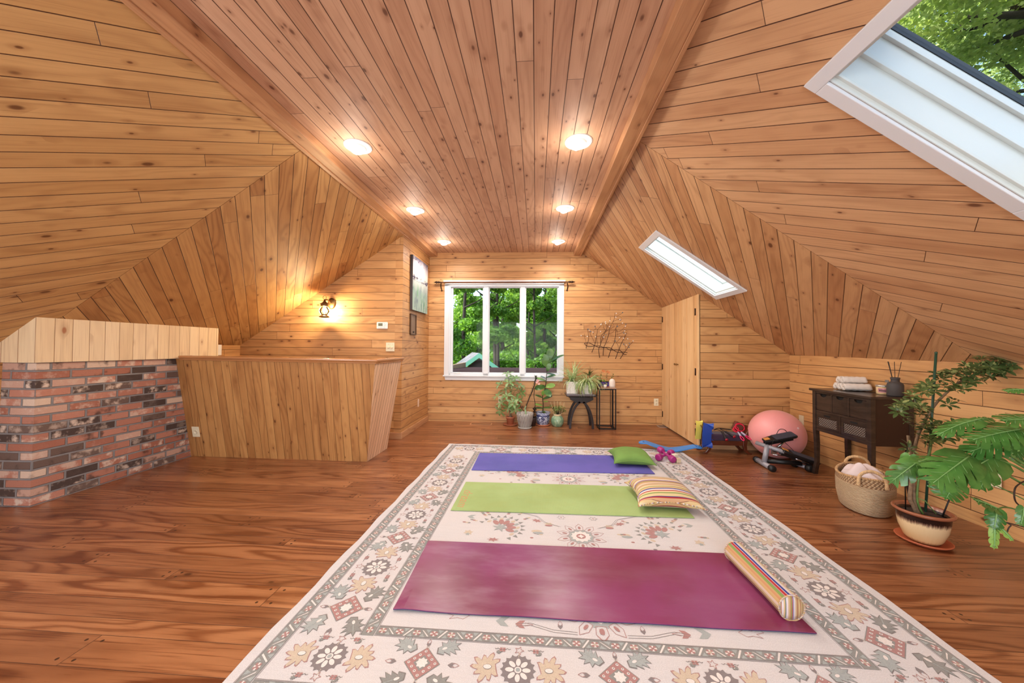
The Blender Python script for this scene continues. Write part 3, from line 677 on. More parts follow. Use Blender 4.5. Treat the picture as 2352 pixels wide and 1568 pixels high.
subs = [((520, 900), (470, 800), (430, 720), (410, 640)), ((550, 750), (620, 745), (700, 700), (790, 640)), ((815, 695), (870, 690), (920, 650), (960, 590)), ((850, 600), (900, 570), (940, 540)), ((900, 450), (980, 410), (1050, 390)),
        ((950, 340), (1030, 310), (1105, 260)), ((960, 600), (1000, 660), (1080, 630), (1150, 560)), ((980, 720), (1060, 700), (1150, 640)), ((1000, 550), (1060, 520), (1120, 480)), ((945, 860), (1000, 930), (1030, 1020), (1130, 1140)),
        ((970, 890), (1040, 820), (1110, 745)), ((1120, 850), (1180, 830), (1215, 800)), ((1165, 1050), (1170, 980), (1130, 925)), ((1170, 980), (1190, 940)), ((1200, 1030), (1240, 950), (1250, 905)), ((345, 900), (310, 800), (298, 700)), ((298, 740), (235, 742)),
        ((490, 720), (500, 620), (545, 600)), ((545, 600), (525, 545)), ((590, 600), (640, 540), (700, 450)), ((750, 640), (700, 560), (690, 500)), ((770, 560), (760, 500), (745, 455)), ((800, 520), (840, 430), (850, 350)), ((650, 880), (700, 820), (705, 770)), ((770, 900), (820, 855)), ((1085, 620), (1180, 620), (1190, 660)), ((1130, 800), (1160, 720)), ((570, 960), (565, 860), (560, 770))]
m = MB()
for i, s_ in enumerate(main): m.tube(smoothpath([tp(x, y, .004 * (i % 3)) for x, y in s_], 4), [.0052 - .003 * k / (len(s_) * 4 - 3) for k in range((len(s_) - 1) * 4 + 1)], 6)
for i, s_ in enumerate(waves): m.tube(smoothpath([tp(x, y, .012 + .006 * i) for x, y in s_], 4), .0048, 6)
m.build('twig_branches', TW, ta)
m = MB()
for i, s_ in enumerate(subs): m.tube(smoothpath([tp(x, y, .002 * (i % 4)) for x, y in s_], 4), .0022, 5)
m.build('thin_twigs', plain('brown_twig_metal', S(96, 54, 38), .5, .3), ta)
bm_ = [plain('bead_white', S(240, 232, 226), .3), plain('bead_blue', S(92, 116, 134), .3), plain('bead_amber', S(206, 156, 84), .3)]
beads = [(230, 742, 0), (375, 605, 1), (403, 632, 0), (430, 655, 1), (440, 585, 2), (480, 670, 0), (358, 760, 0), (525, 545, 1), (512, 768, 2), (535, 770, 0), (645, 510, 0), (655, 500, 0), (685, 550, 2), (640, 655, 0), (745, 455, 0), (750, 490, 0), (768, 490, 2), (838, 430, 0), (830, 553, 0), (885, 505, 2), (708, 773, 0), (755, 725, 1), (972, 272, 0), (965, 352, 0), (1107, 255, 1), (1082, 348, 2), (1050, 400, 0), (1065, 412, 1), (1107, 477, 0), (1177, 503, 1), (995, 547, 1), (1122, 540, 2), (1165, 545, 0), (1210, 570, 2), (1150, 643, 0), (1190, 660, 2), (1165, 703, 0), (1130, 685, 1), (1038, 783, 0), (1127, 797, 0), (1218, 810, 0), (1250, 905, 1), (1132, 925, 1), (1190, 942, 0), (1243, 990, 1), (1330, 855, 0), (955, 858, 1)]
for x, y, c in beads:
    b = MB(); b.ball((0, 0, 0), .0092, 12); q = b.build('bead', bm_[c], ta); q.location = tp(x, y, .008)

# floor registers
def register(px0, px1, py, label):
    a, b = FL(px0, py), FL(px1, py); w = (b - a).length; t_ = thing('floor_register', (a + b) / 2, label, 'floor vent')
    m = MB()
    for u0, v0, u1, v1 in ((-w / 2, -.06, w / 2, -.045), (-w / 2, .045, w / 2, .06), (-w / 2, -.045, -w / 2 + .015, .045), (w / 2 - .015, -.045, w / 2, .045)): m.bb((u0, v0, 0), (u1, v1, .004))
    m.build('register_frame', W_TRIM if px0 < 1300 else plain('vent_grey', S(170, 164, 158), .4, .3), t_, uv=((0, 0, 0), (1, 0, 0), (0, 1, 0)))
    n = int(w / .014); m = MB()
    for k in range(n): m.box((-w / 2 + .02 + (w - .04) * k / (n - 1), 0, .0015), (.006, .09, .003))
    m.build('louvres', plain('louvre_%d' % px0, S(120, 84, 60), .5), t_)
register(1080, 1130, 973.5, 'wood-framed floor register below the window, left of the plants')
register(1511, 1533, 979, 'short grey floor register at the foot of the closet doors')
# ------------------------------------------------------------------ the rug
RC = dict(cream=S(206, 202, 203), red=S(158, 92, 84), grey=S(112, 114, 108), blue=S(146, 156, 154), tan=S(196, 176, 148), dark=S(98, 84, 84), line=S(92, 82, 76), white=S(224, 216, 212), rline=S(160, 104, 98))
def rugmat(name, c):
    t = NT(name); o = t.obj(); n = t.noise(o, 260, 3, .6); a = t.noise(o, 2.2, 3); st = t.noise(t.comb(t.M('MULTIPLY', t.sep(o)[0], 6), t.M('MULTIPLY', t.sep(o)[1], 90), 0), 1, 3)
    d = tuple(v * .80 for v in c[:3]) + (1,)
    col = t.mix(t.step(n, .3, .75), d, c); col = t.mix(t.M('MULTIPLY', t.step(st, .45, .7), .35), col, d); col = t.mix(t.M('MULTIPLY', t.step(a, .4, .7), .25), col, tuple(v * w for v, w in zip(c[:3], (1.0, .94, .86))) + (1,))
    t.set(Base_Color=col, Roughness=.95, Sheen_Weight=.15); t.bump(n, .35, .003); return t.m
RC = {k: (v if k in ('cream', 'white') else tuple(a * .80 + b * .20 for a, b in zip(v, RC['cream']))) for k, v in RC.items()}
RM = {k: rugmat('rug_' + k, v) for k, v in RC.items()}; RK = list(RM)
RX0, RX1, RY0, RY1 = -1.083, 1.695, 1.02, 4.285
def rxy(x, y):                                  # the rug lies a touch out of square
    t = (y - 1.2) / 3.08; sx = -.022 + .044 * t + 0.0
    return (x + sx * (1 if x < .3 else .6), y - .012 * (x - RX0) / 2.8)
rm = MB()
def rz(layer): return .0075 + .0006 * layer
rm.open = True
def rp(pts, layer, c):
    if sum(pts[i - 1][0] * pts[i][1] - pts[i][0] * pts[i - 1][1] for i in range(len(pts))) < 0: pts = pts[::-1]
    rm.face([(*rxy(x, y), rz(layer) + (len(rm.F) % 480) * 1.1e-6) for x, y in pts], RK.index(c))
# body
N = 24; edge = []
for i in range(N): edge.append((RX0 + (RX1 - RX0) * i / N, RY0))
for i in range(N): edge.append((RX1 + .006 * math.sin(i * 1.3), RY0 + (RY1 - RY0) * i / N))
for i in range(N): edge.append((RX1 - (RX1 - RX0) * i / N, RY1 + .004 * math.sin(i * 2.1)))
for i in range(N): edge.append((RX0 + .006 * math.sin(i * 1.7), RY1 - (RY1 - RY0) * i / N))
e2 = [rxy(*q) for q in edge]; n_ = len(e2)
rm.add([(x, y, 0.0006) for x, y in e2] + [(x, y, .0075) for x, y in e2], [list(range(n_))[::-1], [n_ + i for i in range(n_)]] + [(i, (i + 1) % n_, n_ + (i + 1) % n_, n_ + i) for i in range(n_)], 0)
def rot(pts, a, s=1.0, cx=0, cy=0, mir=1): 
    c, k = math.cos(a), math.sin(a); return [(cx + s * (mir * x * c - y * k), cy + s * (mir * x * k + y * c)) for x, y in pts]
def line(pts, w, layer, c):
    for a, b in zip(pts[:-1], pts[1:]):
        dx, dy = b[0] - a[0], b[1] - a[1]; l = math.hypot(dx, dy) or 1; nx, ny = -dy / l * w / 2, dx / l * w / 2
        rp([(a[0] + nx, a[1] + ny), (a[0] - nx, a[1] - ny), (b[0] - nx, b[1] - ny), (b[0] + nx, b[1] + ny)], layer, c)
def star(n, r0, r1, sk=0.0, fl=1.0):
    out = []
    for i in range(n):
        a = 2 * PI * i / n; out.append((r1 * math.cos(a), r1 * math.sin(a) * fl)); a += PI / n + sk; out.append((r0 * math.cos(a), r0 * math.sin(a) * fl))
    return out
def ell(rx, ry, n=14, a0=0, cx=0, cy=0): return [(cx + rx * math.cos(2 * PI * i / n + a0), cy + ry * math.sin(2 * PI * i / n + a0)) for i in range(n)]
def rosette(cx, cy, s, a=0, c='dark'):
    scal = []
    for i in range(48): t = 2 * PI * i / 48; scal.append(((1 + .10 * math.cos(t * 16)) * math.cos(t), (1 + .10 * math.cos(t * 16)) * math.sin(t)))
    rp(rot(scal, a, s, cx, cy), 1, c)
    for i in range(8): rp(rot(rot(ell(.26, .15), 0, 1, .52, 0), a + i * PI / 4, s, cx, cy), 2, 'white')
    rp(rot(ell(.22, .22), a, s, cx, cy), 2, 'white'); rp(rot(ell(.14, .14, 8), a, s, cx, cy), 3, 'blue')
def palmette(cx, cy, s, a=0, c='tan', mir=1):
    out = []; n = 9
    for i in range(n):
        t = -2.5 + 5.0 * i / (n - 1); L = 1.0 + .12 * math.sin(i * 2.3); out += [(.60 * math.cos(t - .24), .60 * math.sin(t - .24)), (L * .92 * math.cos(t - .14), L * .92 * math.sin(t - .14)), (L * 1.04 * math.cos(t + .02), L * 1.04 * math.sin(t + .02)), (L * .84 * math.cos(t + .18), L * .84 * math.sin(t + .18))]
    o2 = [(x * 1.07, y * 1.07) for x, y in out]
    rp(rot(o2, a, s, cx, cy, mir), 1, 'rline'); rp(rot(out, a, s * .96, cx, cy, mir), 2, c); rp(rot(ell(.30, .20, 10, 0, -.05), a, s, cx, cy, mir), 3, 'line'); rp(rot(ell(.27, .17, 10, 0, -.05), a, s, cx, cy, mir), 4, 'white')
def leaf(cx, cy, s, a=0, c='grey', mir=1):
    pts = [(-1, -.15), (-.55, -.5), (-.5, -.2), (-.1, -.75), (-.02, -.38), (.35, -.85), (.35, -.35), (.75, -.6), (.62, -.12), (1.05, .0), (.6, .2), (.8, .6), (.3, .42), (.25, .85), (-.08, .45), (-.4, .75), (-.45, .35), (-.8, .35)]
    rp(rot([(x * 1.06, y * 1.06) for x, y in pts], a, s, cx, cy, mir), 1, 'line'); rp(rot(pts, a, s * .95, cx, cy, mir), 2, c); rp(rot(ell(.22, .12, 8, 0, -.35, .05), a, s, cx, cy, mir), 3, 'white')
    rp(rot([(-.1, .0), (.9, -.02), (.9, .03), (-.1, .06)], a, s, cx, cy, mir), 3, 'blue')
def diamond(cx, cy, s, a=0):
    rp(rot([(1, 0), (0, 1), (-1, 0), (0, -1)], a, s * 1.06, cx, cy), 1, 'grey'); rp(rot([(1, 0), (0, 1), (-1, 0), (0, -1)], a, s, cx, cy), 2, 'red')
    rp(rot([(.5, 0), (0, .5), (-.5, 0), (0, -.5)], a, s, cx, cy), 3, 'grey'); rp(rot(star(8, .26, .36), a, s, cx, cy), 4, 'white')
    for k in range(12):
        t = k / 12 * 4; i = int(t); f = t - i; A = [(.76, 0), (0, .76), (-.76, 0), (0, -.76), (.76, 0)]
        x = A[i][0] * (1 - f) + A[i + 1][0] * f; y = A[i][1] * (1 - f) + A[i + 1][1] * f
        rp(rot(ell(.085, .085, 8, 0, x, y), a, s, cx, cy), 3, 'white'); rp(rot(ell(.04, .04, 6, 0, x, y), a, s, cx, cy), 4, 'dark')
def carn(cx, cy, s, a=0, mir=1):
    leaf(cx + s * .45 * mir * math.cos(a), cy + s * .45 * mir * math.sin(a) - s * .35, s * .5, a + .5, 'grey', mir)
    for dx, dy in ((-.3, -.22), (.3, -.22), (-.3, .26), (.3, .26)): rp(rot([(dx - .25, dy - .2), (dx + .25, dy - .2), (dx + .25, dy + .2), (dx - .25, dy + .2)], a, s * .75, cx, cy, mir), 3, 'red')
    for sgn in (-1, 1): line(rot([(.5 * sgn, .1), (.9 * sgn, .35), (1.2 * sgn, .1), (1.5 * sgn, .3)], a, s * .8, cx, cy, mir), .0022, 1, 'line')
def bud(cx, cy, s, a=0):
    rp(rot([(-1, 0), (-.3, .55), (.5, .5), (0, .05), (.5, -.5), (-.3, -.5)], a, s, cx, cy), 1, 'dark')
    o = [(0, .3), (.6, .42), (1.3, 0), (.6, -.42), (0, -.3)]; line(rot(o, a, s, cx, cy), .002, 1, 'rline')
def sprig(cx, cy, s, a=0):
    o = star(5, .45, 1); line(rot(o + [o[0]], a, s, cx, cy), .0024, 1, 'rline')
def cell(cx, cy, du, dv, a, w):
    """one half period of the main border: along direction a, rosette or diamond alternates"""
def along(cx, cy, a, u, v): return (cx + u * math.cos(a) - v * math.sin(a), cy + u * math.sin(a) + v * math.cos(a))
def border(x0, y0, a, n, per, w, start=0):
    for i in range(n):
        u = i * per; k = w / .27
        if (i + start) % 2 == 0:
            diamond(*along(x0, y0, a, u, 0), .076 * k, a)
            for su in (-1, 1):
                for sv in (-1, 1): leaf(*along(x0, y0, a, u + su * .098 * k, sv * .086 * k), .056 * k, a + (.5 if su * sv > 0 else -.5) + (PI if su < 0 else 0), 'grey' if sv < 0 else 'blue', 1)
                bud(*along(x0, y0, a, u + su * .135 * k, 0), .022 * k, a + (0 if su > 0 else PI))
            for sv in (-1, 1): bud(*along(x0, y0, a, u, sv * .10 * k), .018 * k, a + sv * PI / 2); line([along(x0, y0, a, u - .004, sv * .06 * k), along(x0, y0, a, u - .004, sv * .09 * k)], .0015, 1, 'tan'); line([along(x0, y0, a, u + .006, sv * .06 * k), along(x0, y0, a, u + .006, sv * .09 * k)], .0015, 1, 'tan')
        else:
            rosette(*along(x0, y0, a, u, 0), .070 * k, a)
            for su in (-1, 1):
                palmette(*along(x0, y0, a, u + su * .135 * k, .004), .064 * k, a + (0 if su > 0 else PI), 'tan')
                for sv in (-1, 1): carn(*along(x0, y0, a, u + su * .075 * k, sv * .094 * k), .030 * k, a, su)
            for sv in (-1, 1): sprig(*along(x0, y0, a, u, sv * .095 * k), .022 * k, a)
            line([along(x0, y0, a, u, .06 * k), along(x0, y0, a, u, .09 * k)], .002, 1, 'tan'); line([along(x0, y0, a, u, -.06 * k), along(x0, y0, a, u, -.09 * k)], .002, 1, 'tan')
def guard(x0, y0, x1, y1, w):
    """guard stripe: grey band with red and white flowers between slanting white dashes; (x0,y0)-(x1,y1) is the centre line"""
    L = math.hypot(x1 - x0, y1 - y0); a = math.atan2(y1 - y0, x1 - x0); q = lambda u, v: along(x0, y0, a, u, v)
    h = w / 2
    for s in (-1, 1):
        line([q(-h, s * (h + .004)), q(L + h, s * (h + .004))], .0018, 1, 'line'); line([q(-h, s * (h - .001)), q(L + h, s * (h - .001))], .0018, 3, 'line')
    rp([q(-h, -h + .001), q(L + h, -h + .001), q(L + h, h - .001), q(-h, h - .001)], 1, 'grey')
    n = max(2, round(L / .073)); 
    for i in range(n + 1):
        u = L * i / n; c1, c2 = ('white', 'red') if i % 2 else ('red', 'white')
        for dx, dy, c in ((0, 0, 'red' if i % 2 else 'tan'), (-.011, 0, 'white'), (.011, 0, 'white'), (0, .009, 'white'), (0, -.009, 'white'), (-.008, .007, 'red'), (.008, .007, 'red'), (-.008, -.007, 'red'), (.008, -.007, 'red')):
            rp([q(u + dx - .005, dy - .004), q(u + dx + .005, dy - .004), q(u + dx + .005, dy + .004), q(u + dx - .005, dy + .004)], 3 if c == 'red' else 2, c)
        if i < n:
            s = 1 if i % 2 else -1; um = u + L / n / 2; rp([q(um - .018, -s * .018 - .002), q(um - .012, -s * .018 - .004), q(um + .018, s * .017 + .002), q(um + .011, s * .018 + .003)], 2, 'white')
            rp([q(um - .022, s * h * .9), q(um + .002, s * h * .9), q(um - .012, s * h * .1)], 2, 'blue'); rp([q(um + .022, -s * h * .9), q(um - .002, -s * h * .9), q(um + .012, -s * h * .1)], 2, 'blue')
gw = .056; ox = .046 + .03
gx0, gx1, gy0, gy1 = RX0 + ox, RX1 - ox, 1.18, RY1 - .042 - .028          # outer guard centre lines
guard(gx0, gy0, gx0, gy1, gw); guard(gx1, gy0, gx1, gy1, gw); guard(gx0 + gw, gy1, gx1 - gw, gy1, gw * .85); guard(gx0 + gw, gy0, gx1 - gw, gy0, gw * .85)
ix0, ix1, iy0, iy1 = -.672, 1.272, 1.449, 3.965
guard(ix0, iy0, ix0, iy1, gw); guard(ix1, iy0, ix1, iy1, gw); guard(ix0 + gw, iy0, ix1 - gw, iy0, .044); guard(ix0 + gw, iy1, ix1 - gw, iy1, .044)
mbx0, mbx1 = (gx0 + ix0) / 2, (gx1 + ix1) / 2; mby0, mby1 = (gy0 + iy0) / 2, (gy1 + iy1) / 2
border(mbx0 + .075, mby0, 0, 7, .363, .235, 1); border(mbx0 + .05, mby1, 0, 7, .375, .235, 1)
border(mbx0, 1.56, PI / 2, 8, .297, .27, 0); border(mbx1, 1.56, PI / 2, 8, .297, .27, 0)
# field
def fan(cx, cy, s, a):
    for i in range(13):
        t = -1.9 + 3.8 * i / 12; rp(rot([(x + math.cos(t), y + math.sin(t)) for x, y in rot([(-.06, -.1), (.17, 0), (-.06, .1)], t)], a, s, cx, cy), 1, 'grey')
    for i in range(9):
        t = -1.6 + 3.2 * i / 8; rp(rot(ell(.13, .085, 8, t, .78 * math.cos(t), .78 * math.sin(t)), a, s, cx, cy), 1, ('tan', 'blue')[i % 2])
    for i in range(6):
        t = -1.3 + 2.6 * i / 5; rp(rot([(x + .5 * math.cos(t), y + .5 * math.sin(t)) for x, y in rot(ell(.22, .13, 10), t)], a, s, cx, cy), 2, 'red')
    rp(rot(star(6, .16, .4, 0), a, s, cx, cy), 3, 'blue')
def lotus(cx, cy, s, a):
    rp(rot(star(10, .5, .62), a, s, cx, cy), 1, 'blue')
    for i in range(10):
        t = 2 * PI * i / 10 + PI / 10; o = [(x + .78 * math.cos(t), y + .78 * math.sin(t)) for x, y in rot([(-.26, -.13), (.05, -.16), (.3, 0), (.05, .16), (-.26, .13)], t)]
        line(rot(o + [o[0]], a, s, cx, cy), .0028, 1, 'rline'); rp(rot([(x + .72 * math.cos(t), y + .72 * math.sin(t)) for x, y in rot(ell(.12, .055, 8), t)], a, s, cx, cy), 2, 'red')
    rp(rot(star(12, .36, .44), a, s, cx, cy), 2, 'white'); rp(rot(ell(.2, .2, 10), a, s, cx, cy), 3, 'red'); rp(rot(star(4, .08, .15), a, s, cx, cy), 4, 'white')
fcx = (ix0 + ix1) / 2
for y in (1.62, 2.27, 2.30 + .93, 3.7):
    lotus(fcx, y if y != 2.27 else 2.26, .145, 0)
for y in (2.33, 3.3):
    for sx in (-1, 1): fan(fcx + sx * .52, y, .145, PI / 2 + sx * .75)
rnd = random.Random(5)
for sx in (-1, 1):
    for y, x, k, r_ in ((1.56, .62, 'leafo', .3), (1.54, .42, 'bg', 0), (1.53, .34, 'br', 0), (1.535, .17, 'bud', 2), (2.44, .28, 'redleaf', .4), (2.40, .2, 'tanred', 0), (2.3, .28, 'tanblue', 0), (2.22, .31, 'bit', 0), (2.5, .11, 'flo', 0), (2.25, .72, 'tanb', 0), (2.46, .74, 'bg2', 0), (3.2, .3, 'tanblue', 0), (3.28, .42, 'redleaf', .9), (3.18, .62, 'bit', 0), (3.34, .66, 'flo', 0), (3.33, .2, 'bud', 1), (2.18, .55, 'redleaf', 0), (3.25, .8, 'tanb', 0)):
        X = fcx + sx * x
        if k == 'leafo': o = [(-1, 0), (-.3, .4), (.2, .2), (.4, .6), (.9, .5), (1.1, .1), (.4, -.1), (.7, -.5), (0, -.3), (-.5, -.45)]; line(rot(o + [o[0]], r_ * 0, .05, X, y, sx), .0025, 1, 'rline')
        elif k in ('bg', 'bg2'): rp(rot([(-1, 0), (-.2, .8), (1, .9), (.2, 0), (1, -.9), (-.2, -.8)], 0, .03, X, y, -sx), 1, 'blue')
        elif k == 'br': rp(rot([(-1, 0), (-.2, .8), (.8, .9), (.2, 0), (.8, -.9), (-.2, -.8)], 0, .024, X, y, -sx), 1, 'red'); line(rot([(1, .5), (3, 0), (1, -.5)], 0, .018, X, y, -sx), .0022, 1, 'rline')
        elif k == 'bud': bud(X, y, .02, PI / 2)
        elif k == 'redleaf': rp(rot(star(7, .5, 1, .2, .6), r_ * sx, .042, X, y, sx), 1, 'red')
        elif k == 'tanred': rp(rot(star(6, .6, 1, 0, .7), 0, .034, X, y), 1, 'tan'); rp(rot(ell(.8, .35, 8), 0, .034, X, y - .02), 2, 'red')
        elif k == 'tanblue': rp(rot(ell(1, .5, 9), 0, .036, X, y), 1, 'tan'); rp(rot(ell(1, .4, 9), 0, .036, X + .01, y - .02), 2, 'blue')
        elif k == 'tanb': rp(rot(star(6, .6, 1), .3, .034, X, y), 1, 'tan'); rp(rot(star(5, .5, 1), .3, .018, X, y - .02), 2, 'blue')
        elif k == 'bit': rp(rot(ell(1, .7, 7), 0, .012, X, y), 1, 'red')
        elif k == 'flo': o = star(6, .6, 1); line(rot(o + [o[0]], 0, .03, X, y), .0022, 1, 'line'); rp(rot(ell(.3, .3, 7), 0, .02, X, y), 1, 'red')
    for off in (0, .012):
        line([(fcx + sx * (.12 + off), 2.37), (fcx + sx * (.22 + off), 2.42), (fcx + sx * (.27 + off), 2.5), (fcx + sx * (.42 + off), 2.56)], .002, 1, 'line')
        line([(fcx + sx * .10, 1.505 - off), (fcx + sx * .2, 1.51 - off), (fcx + sx * .3, 1.54 - off), (fcx + sx * .36, 1.53 - off)], .002, 1, 'line')
        line([(fcx + sx * .12, 3.33 + off), (fcx + sx * .25, 3.36 + off), (fcx + sx * .45, 3.34 + off)], .002, 1, 'line')
for y0_ in (2.33, 3.3):
    for sx in (-1, 1):
        for i in range(13):
            t = rnd.uniform(-2.4, 2.4) + PI / 2 + sx * .75; r_ = .145 * rnd.uniform(1.28, 1.7); X, Y = fcx + sx * .52 + r_ * math.cos(t), y0_ + r_ * math.sin(t)
            if ix0 + .05 < X < ix1 - .05:
                for k in range(3): rp(rot(ell(.013, .009, 6, k), 0, 1, X + .017 * math.cos(t) * k, Y + .017 * math.sin(t) * k), 1, ('red', 'grey', 'tan')[(i + k) % 3])
rug = rm.build('rug', [RM[k] for k in RK]); tag(rug, 'large cream oriental rug with grey guard stripes and rosette border', 'rug')
ZR = .0105

# ------------------------------------------------------------------ yoga mats
def matmat(name, c, c2, rough, ribs=False, dust_sheen=None):
    t = NT(name); o = t.obj(); x, y, z = t.sep(o)
    n = t.noise(o, 2.4, 3, .5); col = t.mix(t.step(n, .35, .65), c, c2)
    if dust_sheen: col = t.mix(t.M('MULTIPLY', t.step(t.noise(t.comb(x, t.M('MULTIPLY', y, 3), 5.0), 2.2, 4, .6), .40, .72), t.M('MULTIPLY_ADD', t.step(x, .35, -.35), .24, .10)), col, dust_sheen)  # dust, plus reflected window sheen painted stronger toward the mat's left end
    scr = t.noise(t.comb(t.M('MULTIPLY', x, 5), t.M('MULTIPLY', y, 60), 0), 1, 2, .5, 1.5); col = t.mix(t.M('MULTIPLY', t.step(scr, .66, .72), .22), col, tuple(v * .6 for v in c[:3]) + (1,))
    t.set(Base_Color=col, Roughness=rough)
    if ribs: t.bump(t.M('ADD', t.M('SINE', t.M('MULTIPLY', x, 520)), t.M('MULTIPLY', t.M('SINE', t.M('MULTIPLY', y, 520)), .5)), .22, .001)
    else: t.bump(t.noise(o, 380, 2), .08, .001)
    return t.m
def yoga_mat(corners, th, mats, label, under=False, curl=0.0):
    """corners: near-left, near-right, far-right, far-left on the rug"""
    c = sum((Vector(q) for q in corners), Vector((0, 0, 0))) / 4; c.z = ZR; r = thing('yoga_mat', c, label, 'yoga mat', 0, 'yoga mats laid across the rug')
    nl, nr_, fr, flr = [Vector(q) - c for q in corners]; nx, ny = 40, 12
    def P_(u, v, z): 
        p = (nl * (1 - u) + nr_ * u) * (1 - v) + (flr * (1 - u) + fr * u) * v; p.z = z; 
        if curl: p.z += curl * max(0, 1 - (u / .12)) ** 2 * (max(0, 1 - v / .25)) ** 1 * (math.sin(u / .12 * PI) if u < .12 else 0) * 2.5 + .0018 * (1 + math.sin(u * 21 + 1)) * max(0, 1 - v / .1)
        return p
    def slab(z0, z1):
        m = MB(); m.open = False; vs = []; fs = []
        for z in (z0, z1):
            for j in range(ny + 1):
                for i in range(nx + 1): vs.append(P_(i / nx, j / ny, z))
        S_ = (nx + 1) * (ny + 1)
        for j in range(ny):
            for i in range(nx):
                a = j * (nx + 1) + i; fs += [(a, a + nx + 1, a + nx + 2, a + 1), (S_ + a, S_ + a + 1, S_ + a + nx + 2, S_ + a + nx + 1)]
        for i in range(nx): a = i; b = ny * (nx + 1) + i; fs += [(a, a + 1, S_ + a + 1, S_ + a), (b + 1, b, S_ + b, S_ + b + 1)]
        for j in range(ny): a = j * (nx + 1); b = a + nx; k = nx + 1; fs += [(a + k, a, S_ + a, S_ + a + k), (b, b + k, S_ + b + k, S_ + b)]
        return m.add(vs, fs, 0, False)
    if under: slab(0, th * .4).build('mat_underside', mats[1], r); slab(th * .4, th).build('mat_top', mats[0], r)
    else: slab(0, th).build('mat_body', mats[0], r)
    return r
def fq(px, py): return FL(px, py, ZR)
nl, nr_ = fq(903, 1402), fq(1876, 1457); fl_ = fq(984, 1243); fr_ = fl_ + (nr_ - nl)
yoga_mat((nl, nr_, fr_, fl_), .006, (matmat('maroon_rubber', S(116, 40, 72), S(130, 52, 98), .30, False, S(176, 146, 164)), plain('navy_rubber', S(26, 34, 84), .6)), 'maroon rubber yoga mat with dark blue underside, nearest the camera', True, .004)  # the pale tone paints the window's sheen into this mat's colour
nl, nr_, fl_ = fq(1035.5, 1172), fq(1595, 1190), fq(1070, 1107.5); mg = yoga_mat((nl, nr_, fl_ + (nr_ - nl), fl_), .006, (matmat('lime_foam', S(144, 166, 100), S(154, 178, 114), .62, True, S(150, 158, 84)),), 'lime green yoga mat with a pink word, between the blue and maroon mats')
nl, nr_, fl_ = fq(1083, 1079.5), fq(1504, 1088.5), fq(1102, 1041); yoga_mat((nl, nr_, fl_ + (nr_ - nl), fl_), .006, (matmat('blue_foam', S(82, 80, 160), S(94, 88, 172), .62, True, S(96, 100, 170)),), 'blue violet yoga mat with the green cushion, farthest from the camera')
tc = bpy.data.curves.new('word', 'FONT'); tc.body = 'dream'; tc.size = .115; tc.shear = .35; tc.space_character = 1.05; tc.extrude = .0003; tc.offset = -.0014
to = bpy.data.objects.new('word', tc); COL.objects.link(to); dg = bpy.context.evaluated_depsgraph_get()
me = bpy.data.meshes.new_from_object(to.evaluated_get(dg)); bpy.data.objects.remove(to)
wo_ = bpy.data.objects.new('printed_word', me); COL.objects.link(wo_); me.materials.clear(); me.materials.append(plain('pink_print', S(196, 128, 92), .6)); wo_.parent = mg
a_ = FL(1068, 1126, ZR); wo_.location = (a_.x - mg.location.x, a_.y - mg.location.y, .0064); wo_.rotation_euler = (0, 0, -PI / 2); wo_['label'] = 'thin slanting pink word dream printed across the mat end'

# ------------------------------------------------------------------ cushions and bolster
STR = [(.0, (206, 176, 120)), (.05, (216, 190, 140)), (.09, (150, 30, 34)), (.105, (222, 196, 140)), (.16, (190, 142, 100)), (.22, (220, 196, 150)), (.26, (232, 220, 224)), (.31, (44, 56, 140)), (.328, (232, 222, 222)), (.335, (172, 34, 38)), (.358, (232, 214, 170)), (.365, (120, 158, 72)), (.385, (206, 152, 104)), (.42, (218, 190, 140)), (.47, (236, 226, 226)), (.53, (56, 66, 150)), (.542, (120, 158, 72)), (.556, (222, 190, 140)), (.60, (236, 226, 222)), (.66, (168, 40, 44)), (.672, (222, 196, 150)), (.70, (44, 56, 140)), (.714, (226, 200, 150)), (.73, (168, 40, 44)), (.745, (222, 190, 130)), (.80, (232, 222, 214)), (.84, (60, 70, 150)), (.852, (168, 40, 44)), (.866, (126, 160, 80)), (.88, (214, 184, 132)), (.93, (236, 226, 218)), (.955, (44, 56, 140)), (.967, (120, 150, 70)), (.98, (214, 188, 136))]
BOL = [(0, (226, 204, 160)), (.05, (206, 160, 108)), (.09, (40, 52, 120)), (.10, (216, 190, 140)), (.15, (228, 206, 190)), (.19, (212, 176, 120)), (.235, (206, 148, 104)), (.26, (200, 160, 110)), (.28, (132, 160, 78)), (.315, (110, 120, 140)), (.322, (216, 160, 150)), (.33, (178, 36, 38)), (.36, (230, 220, 220)), (.368, (52, 64, 148)), (.40, (230, 222, 220)), (.445, (236, 220, 180)), (.49, (232, 206, 150)), (.53, (140, 70, 50)), (.534, (222, 176, 130)), (.56, (176, 36, 40)), (.58, (52, 60, 140)), (.59, (226, 204, 150)), (.66, (132, 160, 78)), (.69, (226, 200, 150)), (.74, (178, 36, 38)), (.77, (230, 222, 220)), (.82, (52, 64, 148)), (.86, (220, 184, 130)), (.93, (132, 160, 78)), (.96, (226, 204, 160))]
